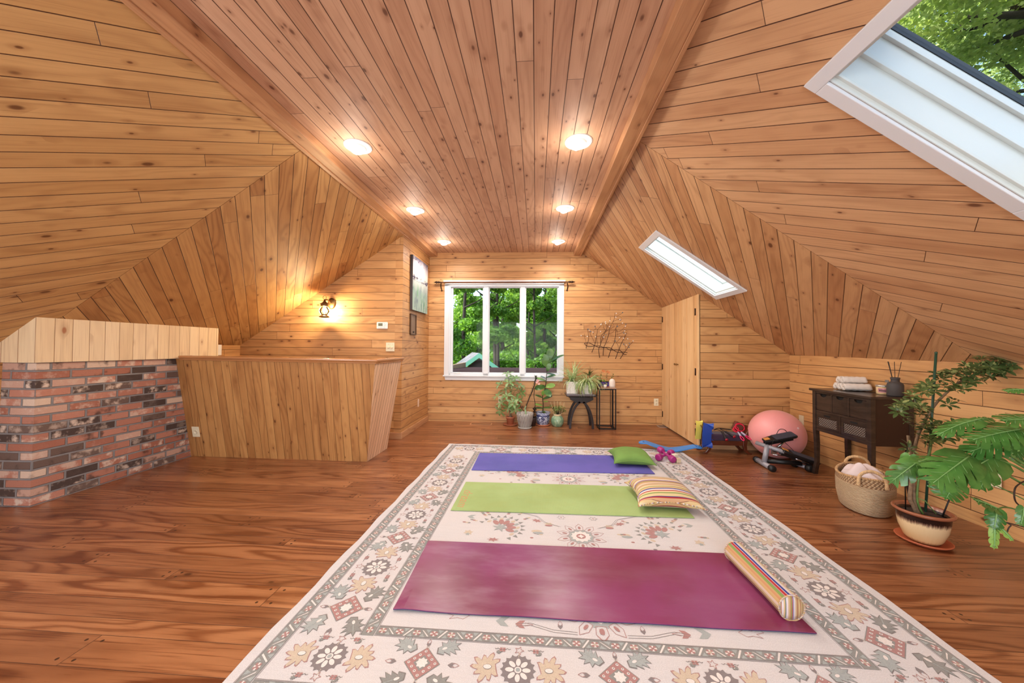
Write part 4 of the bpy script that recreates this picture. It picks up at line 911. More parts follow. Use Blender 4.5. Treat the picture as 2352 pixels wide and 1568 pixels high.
def stripes(name, comp, scale, off, stops=STR):
    t = NT(name)
    if comp == 'u': v = t.sep(t.uv())[0]
    else: v = t.sep(t.obj())[comp]
    f = t.M('FRACT', t.M('MULTIPLY_ADD', v, scale, off))
    n = t.t.nodes.new('ShaderNodeMath'); col = None
    half = len(stops) // 2
    a = t.ramp(t.M('MULTIPLY', f, 2.0, clamp=True), [(min(1, p * 2), S(*c)) for p, c in stops if p < .5][:31], 'CONSTANT')
    b = t.ramp(t.M('MULTIPLY_ADD', f, 2.0, -1.0, clamp=True), [(0, S(*[c for p, c in stops if p < .5][-1]))] + [((p - .5) * 2, S(*c)) for p, c in stops if p >= .5][:30], 'CONSTANT')
    col = t.mix(1.0, t.mix(t.M('GREATER_THAN', f, .5), a, b), (.78, .76, .76, 1), 'MULTIPLY')
    t.set(Base_Color=col, Roughness=.75, Sheen_Weight=.1); t.bump(t.noise(t.obj(), 500, 2), .12, .001); return t.m
def cushion(name, loc, rotz, w, d, h, mt, pmt, label, puckers=0.006, seedv=1):
    r = thing(name, loc, label, 'cushion', rotz); n = 40; rn = random.Random(seedv); ph = [rn.uniform(0, 6) for _ in range(6)]
    def shape(u, v, top):
        x, y = u * w / 2, v * d / 2
        k = 1 - .13 * (1 - abs(v) ** 2.2) * abs(u) ** 3; k2 = 1 - .13 * (1 - abs(u) ** 2.2) * abs(v) ** 3
        x *= k; y *= k2
        e = max(0, (1 - abs(u) ** 2.6)) * max(0, (1 - abs(v) ** 2.6)); z = (e ** .52) * h / 2
        wr = puckers * (math.sin(u * 9 + ph[0] + 3 * v) * .5 + math.sin(v * 11 + ph[1] - 2 * u) * .5) * (1 - e) * 2 + puckers * .5 * math.sin(4 * u + ph[2]) * math.sin(5 * v + ph[3])
        cz = h * .47 - .18 * h * (abs(u * v)) ** 2
        return (x, y, cz + (z * 1.02 + wr * e if top else -z * .94))
    m = MB(); vs = []; fs = []
    for top in (1, 0):
        for j in range(n + 1):
            for i in range(n + 1): vs.append(shape(-1 + 2 * i / n, -1 + 2 * j / n, top))
    S_ = (n + 1) ** 2
    for j in range(n):
        for i in range(n):
            a = j * (n + 1) + i; fs += [(a, a + 1, a + n + 2, a + n + 1), (S_ + a, S_ + a + n + 1, S_ + a + n + 2, S_ + a + 1)]
    m.add(vs, fs, 0, True); m.build('cover', mt, r, weld=.0004)
    pp = [shape(-1 + 2 * i / 30, -1, 1) for i in range(30)] + [shape(1, -1 + 2 * i / 30, 1) for i in range(30)] + [shape(1 - 2 * i / 30, 1, 1) for i in range(30)] + [shape(-1, 1 - 2 * i / 30, 1) for i in range(30)]
    m = MB(); m.tube(pp, .0042, 8, closed=True); m.build('piping', pmt, r)
    return r
ZM = ZR + .006
GREENF = plain('green_canvas', S(106, 142, 66), .8, var=.05, bump=.15, bscale=600)
cushion('cushion', (1.0, 3.75, ZM), -.05, .405, .42, .135, GREENF, GREENF, 'plain green piped cushion on the blue yoga mat', .005, 3)
cushion('cushion', (.985, 2.81, ZM), -.03, .46, .45, .155, stripes('striped_canvas', 1, 3.9, .30, BOL), stripes('striped_piping', 0, 5.5, 0), 'multicoloured striped cushion on the right end of the green yoga mat', .004, 8)
bl0, bl1 = Vector((1.125, 1.625, ZM)), Vector((1.118, 2.05, ZM)); bd = (bl1 - bl0); BLL = bd.length; br_ = .0535
bo = thing('bolster', bl0 + Vector((0, 0, 0)), 'striped round bolster lying across the right end of the maroon mat', 'bolster', math.atan2(bd.y, bd.x))
m = MB(); prof = []; nn_ = 40
for i in range(nn_ + 1):
    t = i / nn_; rr = br_ * (1 - .045 * math.sin(PI * t) ** 2 - .02 * math.sin(t * 7)); prof.append((rr, t * BLL))
MT = Matrix.Translation((0, 0, br_ * 1.0)) @ Matrix.Rotation(PI / 2, 4, 'Y')
m = MB(); seg = 56; vs = []; fs = []; uvs = []
for i, (rr, t) in enumerate(prof):
    for k in range(seg): a = 2 * PI * k / seg; vs.append((t, rr * math.cos(a), br_ + rr * math.sin(a)))
for i in range(nn_):
    for k in range(seg): fs.append((i * seg + k, i * seg + (k + 1) % seg, (i + 1) * seg + (k + 1) % seg, (i + 1) * seg + k))
m.add(vs, fs, 0, True)
def bolmat():
    t = NT('bolster_stripes'); o = t.sep(t.obj()); ang = t.M('ARCTAN2', t.M('SUBTRACT', o[2], br_), o[1]); f = t.M('FRACT', t.M('MULTIPLY_ADD', ang, 1.0 / (2 * PI), .15))
    a = t.ramp(t.M('MULTIPLY', f, 2.0, clamp=True), [(min(1, p * 2), S(*c)) for p, c in BOL if p < .5][:31], 'CONSTANT')
    b = t.ramp(t.M('MULTIPLY_ADD', f, 2.0, -1.0, clamp=True), [(0, S(232, 206, 150))] + [((p - .5) * 2, S(*c)) for p, c in BOL if p >= .5][:30], 'CONSTANT')
    t.set(Base_Color=t.mix(1.0, t.mix(t.M('GREATER_THAN', f, .5), a, b), (.78, .76, .76, 1), 'MULTIPLY'), Roughness=.75); t.bump(t.noise(t.obj(), 500, 2), .12, .001); return t.m
m.build('cover', bolmat(), bo)
for nm, xx, sg in (('end_panel', 0, -1), ('end_panel', BLL, 1)):
    m = MB(); m.lathe([(1e-6, .004), (br_ * .6, .0035), (br_ * .97, .0), (br_ * .97, -.004)], 48, M=Matrix.Translation((xx, 0, br_)) @ Matrix.Rotation(sg * PI / 2, 4, 'Y')); m.build(nm, stripes('bolster_end_stripes', 1, 7.2, .35), bo)
    m = MB(); m.tube([(xx, (br_ + .001) * math.cos(a), br_ + (br_ + .001) * math.sin(a)) for a in [2 * PI * k / 48 for k in range(48)]], .0032, 8, closed=True); m.build('piping', stripes('bolster_piping', 2, 30, 0), bo)
# ------------------------------------------------------------------ plants under the window
def leafmat(name, c, c2, rough=.35, edge=None, trans=.12):
    t = NT(name); o = t.obj(); n = t.noise(o, 9, 3); col = t.mix(t.step(n, .35, .65), c, c2)
    if edge: col = t.mix(t.step(t.noise(o, 34, 3), .55, .62), col, edge)
    t.set(Base_Color=col, Roughness=rough, Subsurface_Weight=0.0); 
    tr = t.t.nodes.new('ShaderNodeBsdfTranslucent'); tr.inputs[0].default_value = tuple(min(1, v * 1.5) for v in c[:3]) + (1,)
    mx = t.t.nodes.new('ShaderNodeMixShader'); mx.inputs[0].default_value = trans; t.L(t.b.outputs[0], mx.inputs[1]); t.L(tr.outputs[0], mx.inputs[2]); t.L(mx.outputs[0], t.out.inputs[0]); return t.m
G_MONEY = leafmat('money_tree_leaf', S(98, 136, 72), S(150, 176, 122)); G_LIME = leafmat('new_leaf', S(140, 176, 84), S(120, 164, 74))
G_FIG = leafmat('fiddle_leaf', S(52, 88, 44), S(84, 124, 58), .3); G_SPI = leafmat('spider_leaf', S(178, 194, 142), S(138, 168, 104), .4, S(226, 230, 196), .3)
G_SCH = leafmat('schefflera_leaf', S(58, 78, 42), S(84, 104, 56), .3, S(150, 158, 100), .12); G_MON = leafmat('monstera_leaf', S(56, 104, 44), S(92, 142, 66), .26, None, .2)
G_DARK = leafmat('dark_small_leaf', S(44, 66, 34), S(70, 96, 48)); BARK = plain('plant_bark', S(122, 100, 76), .8, var=.25, vscale=40); GSTEM = plain('green_stem', S(96, 128, 66), .5, var=.2, vscale=30); DSTEM = plain('dark_stem', S(56, 40, 30), .7)
rp_ = random.Random(11)
def rv(a=1.0): return Vector((rp_.uniform(-a, a), rp_.uniform(-a, a), rp_.uniform(-a, a)))
def pot(r, prof, mat_, seg=36, name='pot', wave=None, soil=None):
    m = MB(); m.lathe(prof, seg, wave=wave); m.build(name, mat_, r)
    if soil: 
        s = MB(); s.lathe([(1e-6, soil[1] + .003), (soil[0] * .6, soil[1] + .006), (soil[0], soil[1])], 24); s.build('soil', SOIL, r)
def whorl(m, c, axis, n, L, W, spread=1.1, bend=.7, mi=0, stalk=.012, nseg=5, arc=2 * PI, jitter=.25):
    a, b = frame(axis); ax = Vector(axis).normalized(); ph = rp_.uniform(0, 6)
    for k in range(n):
        t = ph + arc * k / n + rp_.uniform(-.12, .12); rad = a * math.cos(t) + b * math.sin(t)
        d = (ax * math.cos(spread) + rad * math.sin(spread)).normalized() + rv(jitter * .4); d.normalize()
        nn = ax - d * ax.dot(d); l = L * rp_.uniform(.75, 1.1)
        m.blade(c + d * stalk, d, nn, l, W * l / L, bend * rp_.uniform(.6, 1.3), .22, n=nseg, mi=mi, prof=lambda t: math.sin(PI * (t * .9 + .06)) ** .75 if t < .97 else .04)

# money tree
q = FL(1172, 976); mt_ = thing('potted_money_tree', (q.x, q.y + .02, 0), 'leafy money tree in a small terracotta pot, leftmost plant on the floor', 'plant')
m = MB(); m.lathe([(1e-6, .0), (.088, .0), (.110, .012), (.114, .022), (.104, .020), (.088, .008), (1e-6, .008)], 36); m.build('saucer', TERRA, mt_)
pot(mt_, [(1e-6, .009), (.047, .009), (.062, .100), (.066, .102), (.070, .104), (.071, .134), (.063, .135), (.061, .12), (1e-6, .12)], TERRA, soil=(.061, .12))
m = MB()
for k in range(4): 
    a = k * PI / 2; m.tube(smoothpath([(.02 * math.cos(a), .02 * math.sin(a), .11), (.012 * math.cos(a + 1), .012 * math.sin(a + 1), .17), (.014 * math.cos(a + 2), .014 * math.sin(a + 2), .24), (.01 * math.cos(a + 3), .01 * math.sin(a + 3), .30)]), .008, 8)
m.build('trunk', BARK, mt_)
st, lf = MB(), MB()
heads = [(-.13, -.05, .34), (-.20, -.02, .44), (-.05, -.12, .46), (.10, -.08, .40), (.05, -.14, .36), (-.08, .05, .52), (.02, .0, .58), (.14, .02, .60), (-.02, -.08, .66), (.08, -.04, .72), (-.05, .02, .78), (.0, .04, .70), (-.16, .0, .62), (.16, -.02, .50), (-.02, -.14, .30), (-.14, -.1, .24), (.08, -.12, .28)]
for i, h in enumerate(heads):
    h = Vector(h); b0 = Vector((0, 0, .22 + .3 * min(1, i / 12))); st.tube(smoothpath([b0, (b0 + h) / 2 + Vector((0, 0, .03)), h], 4), .0028, 5)
    whorl(lf, h, (h - b0).normalized() + Vector((0, -.5, .5)), 6, .108, .038, 1.1, 1.0)
st.build('stems', GSTEM, mt_); lf.build('leaves', G_MONEY, mt_)
# scalloped grey pot
GREYC = plain('grey_glaze', S(166, 162, 156), .35, var=.08)
q = FL(1205, 986); gp = thing('scalloped_planter', (q.x, q.y + .10, 0), 'pale grey petal-sided planter with a single green cutting', 'planter')
m = MB(); m.lathe([(1e-6, 0), (.098, 0), (.104, .01), (.104, .022), (.094, .026), (.09, .014), (1e-6, .014)], 40); m.build('saucer', GREYC, gp)
wv = lambda a, i: (1 + (.022 * abs(math.sin(a * 9)) if i > 1 else 0), (.010 * abs(math.sin(a * 9)) if i in (6, 7) else 0))
m = MB(); m.lathe([(1e-6, .015), (.080, .015), (.086, .03), (.098, .09), (.102, .095), (.112, .17), (.124, .222), (.118, .222), (.104, .17), (1e-6, .17)], 108, wave=wv); m.build('pot', GREYC, gp)
m = MB()
for row, (z0, z1, r0, r1) in enumerate(((.03, .10, .0885, .101), (.095, .165, .1035, .113), (.155, .215, .1135, .1235))):
    for k in range(18):
        a0 = 2 * PI * (k + .5 * row) / 18; pts = []
        for j in range(9):
            t = j / 8; a = a0 + (t - .5) * 2 * PI / 18; z = z0 + (z1 - z0) * (1 - abs(2 * t - 1) ** 2.2); rr = r0 + (r1 - r0) * (z - z0) / (z1 - z0) + .004; pts.append((rr * math.cos(a), rr * math.sin(a), z))
        m.tube(pts, .0022, 5)
m.build('petal_ridges', GREYC, gp)
s = MB(); s.lathe([(1e-6, .175), (.104, .172)], 24); s.build('soil', SOIL, gp)
m = MB(); m.tube(smoothpath([(.01, -.01, .17), (.012, -.01, .24), (.0, -.01, .29), (.016, -.012, .33)]), [.012] * 10 + [.010] * 5 + [.008] * 4, 8); m.build('cutting', plain('cutting_green', S(150, 178, 136), .5), gp)
# thorny plant behind
q = FL(1222, 970); th = thing('potted_thorn_plant', (q.x, 5.42, 0), 'tall thorny stems with a pale pink flower head, behind the grey and blue pots', 'plant')
pot(th, [(1e-6, 0), (.055, 0), (.07, .10), (.075, .13), (.068, .13), (1e-6, .11)], plain('dark_nursery_pot', S(50, 34, 28), .6), soil=(.066, .112))
st, lf, fl2 = MB(), MB(), MB()
s1 = smoothpath([(.0, 0, .1), (-.28, .0, .22), (-.12, .02, .42), (.0, .0, .55), (.06, .0, .66), (.08, .0, .78)], 8); s1 = smoothpath([(.0, 0, .1), (-.10, .0, .22), (-.06, .02, .38), (.0, .0, .52), (.04, .0, .64), (.06, .0, .76)], 8); s2 = smoothpath([(.01, 0, .1), (.05, 0, .3), (.03, .0, .45), (.04, .0, .58)], 6); s3 = smoothpath([(.03, 0, .12), (-.12, -.02, .22), (-.2, -.02, .34)], 6)
for s_, r_ in ((s1, .008), (s2, .006), (s3, .005)): st.tube(s_, r_, 6)
for s_ in (s1, s3):
    for p_ in s_:
        for k in range(5):
            d = rv(); d.normalize(); st.tube([p_, p_ + d * .02], [.0016, .0003], 4)
        if p_.z > .25:
            for k in range(2): d = rv(); d.z = abs(d.z); d.normalize(); lf.blade(p_, d, (0, 0, 1), .038, .012, .4, n=3)
for k in range(12): d = rv(); d.normalize(); lf.blade(s1[-1] - Vector((0, 0, rp_.uniform(0, .1))), d + Vector((0, 0, .8)), (0, 0, 1), .06, .012, .5, n=3)
for c in ((.09, -.03, .70), (.105, -.04, .655), (.07, -.04, .675)):
    for k in range(8): a = 2 * PI * k / 8; fl2.blade(Vector(c), (math.cos(a), -.7, math.sin(a)), (0, -1, 0), .024, .018, .3, n=3)
st.build('stems', DSTEM, th); lf.build('leaves', G_DARK, th); fl2.build('flower', plain('pink_petal', S(226, 176, 172), .6), th)
lump = MB()
for k in range(26): lump.blade((.04 + rp_.uniform(-.03, .03), -.01, .12 + .006 * k), rv() + Vector((0, 0, .3)), (0, 0, 1), .05, .03, .8, n=3)
lump.build('dark_foliage', plain('dark_dry_leaf', S(38, 30, 24), .7), th)
# fiddle leaf fig
def bluewhite():
    t = NT('blue_white_porcelain'); o = t.obj(); x, y, z = t.sep(o)
    a = t.M('ARCTAN2', y, x); v = t.comb(t.M('MULTIPLY', a, .11), z, 0); n = t.noise(v, 42, 2, .5, 2.2); f = t.step(n, .49, .52)
    band = t.M('MULTIPLY', t.step(z, .024, .028), t.M('SUBTRACT', 1.0, t.step(z, .165, .169)))
    seg_ = t.M('ABSOLUTE', t.M('SINE', t.M('MULTIPLY', a, 4.0))); pan = t.step(seg_, .16, .2)
    c = t.mix(f, S(24, 32, 84), S(206, 212, 228)); c = t.mix(pan, S(20, 28, 78), c); c = t.mix(t.M('MULTIPLY', t.step(z, .148, .150), t.M('SUBTRACT', 1.0, t.step(z, .163, .166))), c, S(30, 38, 92))
    c = t.mix(t.step(z, .168, .172), c, t.mix(t.step(t.noise(v, 60, 2), .5, .56), S(196, 204, 222), S(110, 126, 180)))
    t.set(Base_Color=c, Roughness=.15); return t.m
q = FL(1247, 979.5); ff = thing('potted_fiddle_leaf_fig', (q.x, q.y + .10, 0), 'tall fiddle leaf fig in a blue and white porcelain pot', 'plant')
m = MB(); m.lathe([(1e-6, 0), (.095, 0), (.112, .014), (.112, .022), (.1, .02), (1e-6, .012)], 36); m.build('saucer', TERRA, ff)
pot(ff, [(1e-6, .013), (.078, .013), (.088, .03), (.104, .09), (.107, .14), (.103, .165), (.100, .17), (.118, .196), (.120, .204), (.114, .206), (.096, .178), (1e-6, .178)], bluewhite(), 48, wave=lambda a, i: (1 + .015 * abs(math.cos(a * 4)), 0), soil=(.098, .18))
m = MB(); stem = smoothpath([(0, 0, .18), (.005, 0, .32), (-.005, 0, .46), (.035, 0, .58), (.05, 0, .72), (.065, 0, .86), (.10, 0, 1.03)], 6); m.tube(stem, [.008 - .004 * i / 36 for i in range(37)], 8); m.build('stem', DSTEM, ff)
def figleaf(m, z, ang, L, W, elev=.3, bend=.5, mi=0):
    i = min(range(len(stem)), key=lambda k: abs(stem[k].z - z)); b = stem[i]; d = Vector((math.cos(ang) * math.cos(elev), math.sin(ang) * math.cos(elev), math.sin(elev)))
    m.blade(b + d * .015, d, (0, 0, 1) if elev < 1.1 else (0, -1, 0), L, W, bend, .10, prof=lambda t: (math.sin(PI * min(1, t * .62 + .30) ) ** .5 if t < .5 else math.sin(PI * (t * .62 + .30)) ** .5) * (.72 + .3 * t) if t < .98 else .35, n=9, mi=mi, wavy=.03)
LF = MB()
def leafdir(m, base, tip, W, nrm=(0, -1, .3), bend=.3, mi=0):
    b, tpt = Vector(base), Vector(tip); m.blade(b, tpt - b, nrm, (tpt - b).length * 1.04, W, bend, .08, prof=lambda t: max(.12, math.sin(PI * (t ** 1.25 * .82 + .10)) ** .65) if t < .99 else .18, n=9, mi=mi, wavy=.025)
for (b, tpt, W, mi, nn) in (((.10, 0, 1.03), (.115, -.01, 1.19), .115, 0, (0, -1, .1)), ((.09, 0, .98), (.30, -.02, 1.13), .06, 0, (0, -.5, 1)), ((.08, 0, .96), (.02, -.03, 1.10), .085, 0, (0, -1, .2)), ((.075, 0, .90), (-.01, -.04, 1.03), .085, 0, (0, -1, .3)), ((.09, 0, .98), (.22, .02, 1.08), .085, 0, (.2, -1, .4)),
        ((.065, 0, .84), (.10, -.03, .96), .075, 0, (0, -1, .2)), ((.06, 0, .80), (.20, .0, .80), .06, 0, (0, -.4, 1)), ((.055, 0, .74), (.17, -.06, .80), .06, 0, (0, -.6, 1)), ((.05, 0, .72), (-.02, -.08, .78), .06, 0, (0, -.6, 1)), ((.05, 0, .68), (-.10, -.05, .76), .07, 1, (0, -.5, 1)), ((.05, 0, .66), (.02, -.08, .73), .06, 1, (0, -.8, 1)),
        ((.04, 0, .60), (.17, -.06, .64), .085, 1, (-.1, -.9, .6)), ((.035, 0, .60), (-.12, -.06, .59), .10, 0, (.1, -.9, .8)), ((.035, 0, .56), (.10, -.16, .50), .11, 0, (0, -.7, 1)), ((0, 0, .46), (.0, -.05, .53), .05, 1, (0, -1, .2)), ((0, 0, .42), (-.10, -.07, .49), .06, 0, (0, -.6, 1)), ((0, 0, .40), (.12, -.06, .48), .075, 0, (0, -.6, 1)),
        ((0, 0, .36), (.06, -.1, .40), .05, 1, (0, -.6, 1)), ((0, 0, .30), (-.11, -.06, .35), .055, 1, (0, -.5, 1)), ((0, 0, .26), (-.12, -.04, .29), .05, 0, (0, -.5, 1)), ((0, 0, .27), (.10, -.07, .30), .05, 0, (0, -.5, 1)), ((0, 0, .22), (.02, -.12, .24), .05, 0, (0, -.3, 1))):
    leafdir(LF, b, tpt, W, nn, .45, mi)
LF.build('leaves', [G_FIG, G_LIME], ff)
# celadon pot with a little trellis
q = FL(1281, 981); cp = thing('celadon_pot', (q.x, q.y + .08, 0), 'round green glazed pot with a little stick trellis, right of the fig', 'potted plant')
cel = NT('celadon'); n_1 = cel.noise(cel.obj(), 9, 3, .5, 2.5); cel.set(Base_Color=cel.mix(cel.step(n_1, .4, .6), S(112, 146, 116), S(150, 172, 142)), Roughness=.12)
pot(cp, [(1e-6, 0), (.06, 0), (.072, .006), (.094, .045), (.100, .085), (.092, .125), (.070, .155), (.056, .163)], cel.m, 40)
m = MB(); m.lathe([(.056, .160), (.058, .165), (.060, .188), (.055, .190), (.052, .178), (1e-6, .175)], 36); m.build('rim', plain('bisque_rim', S(208, 186, 148), .5), cp)
s = MB(); s.lathe([(1e-6, .181), (.052, .178)], 20); s.build('soil', SOIL, cp)
m = MB()
for k in range(5): a = (k - 2) * .14; m.box((0, 0, .28), (.006, .003, .21), M=Matrix.Translation((0, -.0, .0)) @ Matrix.Rotation(a, 4, 'Y'))
m.tube([(-.062, -.003, .36), (.062, -.003, .36)], .0022, 6); m.build('trellis', plain('bamboo', S(204, 180, 132), .6), cp)
lf, st = MB(), MB()
for k in range(38):
    a = rp_.uniform(0, 2 * PI); r_ = rp_.uniform(.02, .12); h = Vector((r_ * math.cos(a), r_ * math.sin(a) * .8, .20 + rp_.uniform(0, .10))); st.tube([(0, 0, .18), h], .0015, 4); whorl(lf, h, (math.cos(a) * .5, -.2, .9), 5, .028, .018, 1.2, .6, nseg=3)
st.build('stems', DSTEM, cp); lf.build('leaves', leafmat('jade_leaf', S(96, 128, 62), S(130, 152, 82)), cp)

# ------------------------------------------------------------------ stools and tables under the wall art
q = FL(1335, 981); XT = thing('plant_stool', (.69, 5.405, 0), 'dark curved-leg plant stool carrying the spider plants', 'stool')
def arcleg(sx, y):
    m = MB(); P0 = []
    for k in range(13):
        t = k / 12; ang = t * 1.32; P0.append((sx * (.168 - .168 * (1 - math.cos(ang)) * 1.18), .0 + .40 * math.sin(ang) / math.sin(1.32)))
    pts = [(x, z) for x, z in P0]; vs = []; n = len(pts); w = .0165
    for i, (x, z) in enumerate(pts):
        dx = pts[min(n - 1, i + 1)][0] - pts[max(0, i - 1)][0]; dz = pts[min(n - 1, i + 1)][1] - pts[max(0, i - 1)][1]; l = math.hypot(dx, dz); nx, nz = -dz / l, dx / l
        for a, b in ((-w, -.018), (w, -.018), (w, .018), (-w, .018)): vs.append((x + nx * a, y + b, max(0.004, z + nz * a) if i == 0 else z + nz * a))
    fs = [(i * 4 + k, i * 4 + (k + 1) % 4, i * 4 + 4 + (k + 1) % 4, i * 4 + 4 + k) for i in range(n - 1) for k in range(4)] + [(3, 2, 1, 0), tuple((n - 1) * 4 + k for k in range(4))]
    m.add(vs, fs); return m
for sx in (-1, 1):
    for y in (-.13, .13): arcleg(sx, y).build('leg', ESPR, XT, bevel=.003); g = MB(); g.lathe([(.012, 0), (.012, .006), (1e-6, .007)], 12, M=Matrix.Translation((sx * .168, y, 0))); g.build('glide', CHROME, XT)
for y in (-.13, .13):
    m = MB(); m.prism([(-.07, y - .018, .385), (.07, y - .018, .385), (.17, y - .018, .435), (.17, y - .018, .47), (-.17, y - .018, .47), (-.17, y - .018, .435)], (0, .036, 0)); m.build('bracket', ESPR, XT)
m = MB(); m.box((0, 0, .487), (.45, .36, .014)); m.build('stool_top', ESPR, XT, bevel=.004)
tz = .495
m = MB(); m.box((-.01, 0, tz + .006), (.42, .30, .012)); m.box((-.01, -.145, tz + .014), (.42, .008, .016)); t_ = thing('plant_tray', (XT.location.x, XT.location.y, 0), 'shallow glass-grey tray under the spider plant pots', 'tray'); m.build('tray_body', plain('grey_tray', S(120, 112, 116), .2), t_)
CER = NT('white_ceramic'); CER.set(Base_Color=CER.mix(CER.step(CER.noise(CER.obj(), 70, 3), .5, .62), S(232, 226, 220), S(218, 210, 202)), Roughness=.45); CER.bump(CER.noise(CER.obj(), 70, 3), .4, .004)
def spider(name, loc, w, h, label, n, L, seedk, wide=1.0, droop=2.3, e0=.25, e1=1.45, front=-.12):
    global rp_; rp_ = random.Random(seedk)
    r = thing(name, loc, label, 'plant', 0, 'spider plants on the plant stool')
    m = MB(); m.box((0, 0, h / 2), (w, w * .8, h), taper=1.06); m.build('pot', CER.m, r, bevel=.012, bseg=3)
    lf = MB()
    for k in range(n):
        a = rp_.uniform(0, 2 * PI); e = rp_.uniform(e0, e1); l = L * rp_.uniform(.6, 1.15) * (.8 if e < .6 else 1); d = Vector((math.cos(a) * math.cos(e) * wide, math.sin(a) * math.cos(e) * .7 + front, math.sin(e)))
        if d.y > .15: l *= .45
        lf.blade((rp_.uniform(-.03, .03), rp_.uniform(-.03, .02), h), d, (0, 0, 1) if e < .9 else (-math.cos(a), -math.sin(a), .5), l, .014 * rp_.uniform(.7, 1.2), droop * rp_.uniform(.5, 1.2) * (1.7 - e) + .5, .3, n=11, prof=lambda t: min(1, (1 - t) * 2.2 + .03) * min(1, t * 5 + .5))
    lf.build('leaves', G_SPI, r); return r
spider('potted_spider_plant', (XT.location.x - .13, XT.location.y + .0, tz + .012), .165, .185, 'spider plant with upright pale leaves in the square white pot, left end of the stool', 80, .40, 21, 1.1, 1.7, .35, 1.5)
spider('potted_spider_plant', (XT.location.x + .09, XT.location.y - .03, tz + .012), .155, .155, 'spider plant with pale green leaves cascading over the right of the stool', 170, .40, 33, 1.0, 2.9, .25, 1.05, -.35)

q = FL(1393, 985); TT = thing('side_table', (1.072, 5.385, 0), 'tall narrow black metal frame table with a wooden top', 'side table')
w, d, h = .25, .24, .617; fr = MB(); b_ = .014
m = MB(); m.box((0, 0, h - .008), (w + .012, d + .012, .016)); m.build('table_top', plain('grey_oak', S(160, 128, 106), .5, var=.12, vscale=20), TT, bevel=.002)
for sx in (-1, 1):
    for sy in (-1, 1): l = MB(); l.box((sx * (w / 2 - b_ / 2), sy * (d / 2 - b_ / 2), (h - .016) / 2), (b_, b_, h - .016)); l.build('leg', BLACK, TT)
m = MB(); m.box((0, -d / 2 + b_ / 2, b_ / 2), (w, b_, b_)); m.box((0, d / 2 - b_ / 2, b_ / 2), (w, b_, b_)); m.box((-w / 2 + b_ / 2, 0, b_ / 2), (b_, d, b_)); m.box((w / 2 - b_ / 2, 0, b_ / 2), (b_, d, b_)); m.box((0, -d / 2 + b_ / 2, h - .022), (w, b_, b_)); m.box((0, d / 2 - b_ / 2, h - .022), (w, b_, b_)); m.build('rails', BLACK, TT)
# inner smaller frame (a nesting table) seen behind the front legs
T2 = thing('nesting_table', (TT.location.x - .045, TT.location.y + .02, 0), 'second smaller black frame table nested inside the tall side table', 'side table')
m = MB(); w2, d2, h2 = .235, .23, .585
for sx in (-1, 1):
    for sy in (-1, 1): l = MB(); l.box((sx * w2 / 2, sy * d2 / 2, (h2) / 2), (.010, .010, h2)); l.build('leg', BLACK, T2)
m.box((0, -d2 / 2, .006), (w2, .010, .010)); m.box((0, d2 / 2, .006), (w2, .01, .01)); m.box((-w2 / 2, 0, .006), (.01, d2, .01)); m.box((w2 / 2, 0, .006), (.01, d2, .01)); m.box((0, 0, h2 - .004), (w2, d2, .008)); m.build('frame', BLACK, T2)
T2.location.x = TT.location.x - .012; T2.scale = (.86, .82, 1)
zt_ = .617
t_ = thing('terracotta_tray', (TT.location.x - .03, TT.location.y, zt_), 'terracotta tray under the purple pot on the tall table', 'tray'); m = MB(); m.lathe([(1e-6, 0), (.085, 0), (.095, .012), (.09, .014), (.082, .005), (1e-6, .005)], 32, M=Matrix.Diagonal((1.05, .9, 1, 1))); m.build('tray_body', TERRA, t_)
PURP = plain('purple_pot', S(62, 38, 116), .35)
t_ = thing('potted_orchid', (TT.location.x - .035, TT.location.y, zt_ + .006), 'small orange-flowered plant in a purple trough pot on the tall table', 'plant')
m = MB(); m.box((0, 0, .035), (.15, .085, .07), taper=1.1); m.build('pot', PURP, t_, bevel=.004)
rp_ = random.Random(3); lf, st, f2, lm = MB(), MB(), MB(), MB()
for k in range(16): a = rp_.uniform(0, 6.28); lf.blade((rp_.uniform(-.06, .06), 0, .07), (math.cos(a), math.sin(a) - .3, .7), (0, 0, 1), .075, .034, .8, n=5)
for s_ in ([(.04, 0, .07), (.045, -.01, .15), (.05, -.02, .22)], [(-.04, 0, .07), (-.05, -.01, .17), (-.02, -.02, .235)], [(.06, 0, .07), (.12, 0, .13), (.14, -.01, .20)], [(-.05, 0, .07), (-.13, 0, .14)], [(-.02, 0, .07), (-.10, .0, .16)]): 
    sp = smoothpath(s_, 5); st.tube(sp, .002, 5)
    for p_ in sp[2:]:
        if rp_.random() < .75: d = rv(); d.normalize(); lf.blade(p_, d, (0, 0, 1), .03, .02, .4, n=3)
for c in ((.05, -.03, .225), (.07, -.03, .215), (-.02, -.03, .24), (.0, -.03, .23)):
    for k in range(6): a = k * PI / 3; f2.blade(c, (math.cos(a), -.5, math.sin(a)), (0, -1, 0), .024, .018, .3, n=3)
lf.build('leaves', leafmat('orchid_leaf', S(66, 110, 40), S(120, 160, 60)), t_); st.build('stems', DSTEM, t_); f2.build('flower', plain('orange_petal', S(206, 130, 78), .6), t_)
t_ = thing('small_planter', (TT.location.x - .03, TT.location.y - .085, zt_ + .0), 'tiny white pot with yellow-green leaves at the front edge of the tall table', 'planter'); m = MB(); m.lathe([(1e-6, 0), (.022, 0), (.027, .04), (.024, .042), (.022, .034), (1e-6, .034)], 20); m.build('pot', CER.m, t_)
lf = MB(); rp_ = random.Random(9)
for k in range(9): a = rp_.uniform(0, 6.28); lf.blade((0, 0, .034), (math.cos(a), math.sin(a) * .6, 1.0), (0, 0, 1), .05, .02, .8, n=4)
lf.build('leaves', leafmat('yellow_leaf', S(196, 190, 84), S(150, 170, 80)), t_)
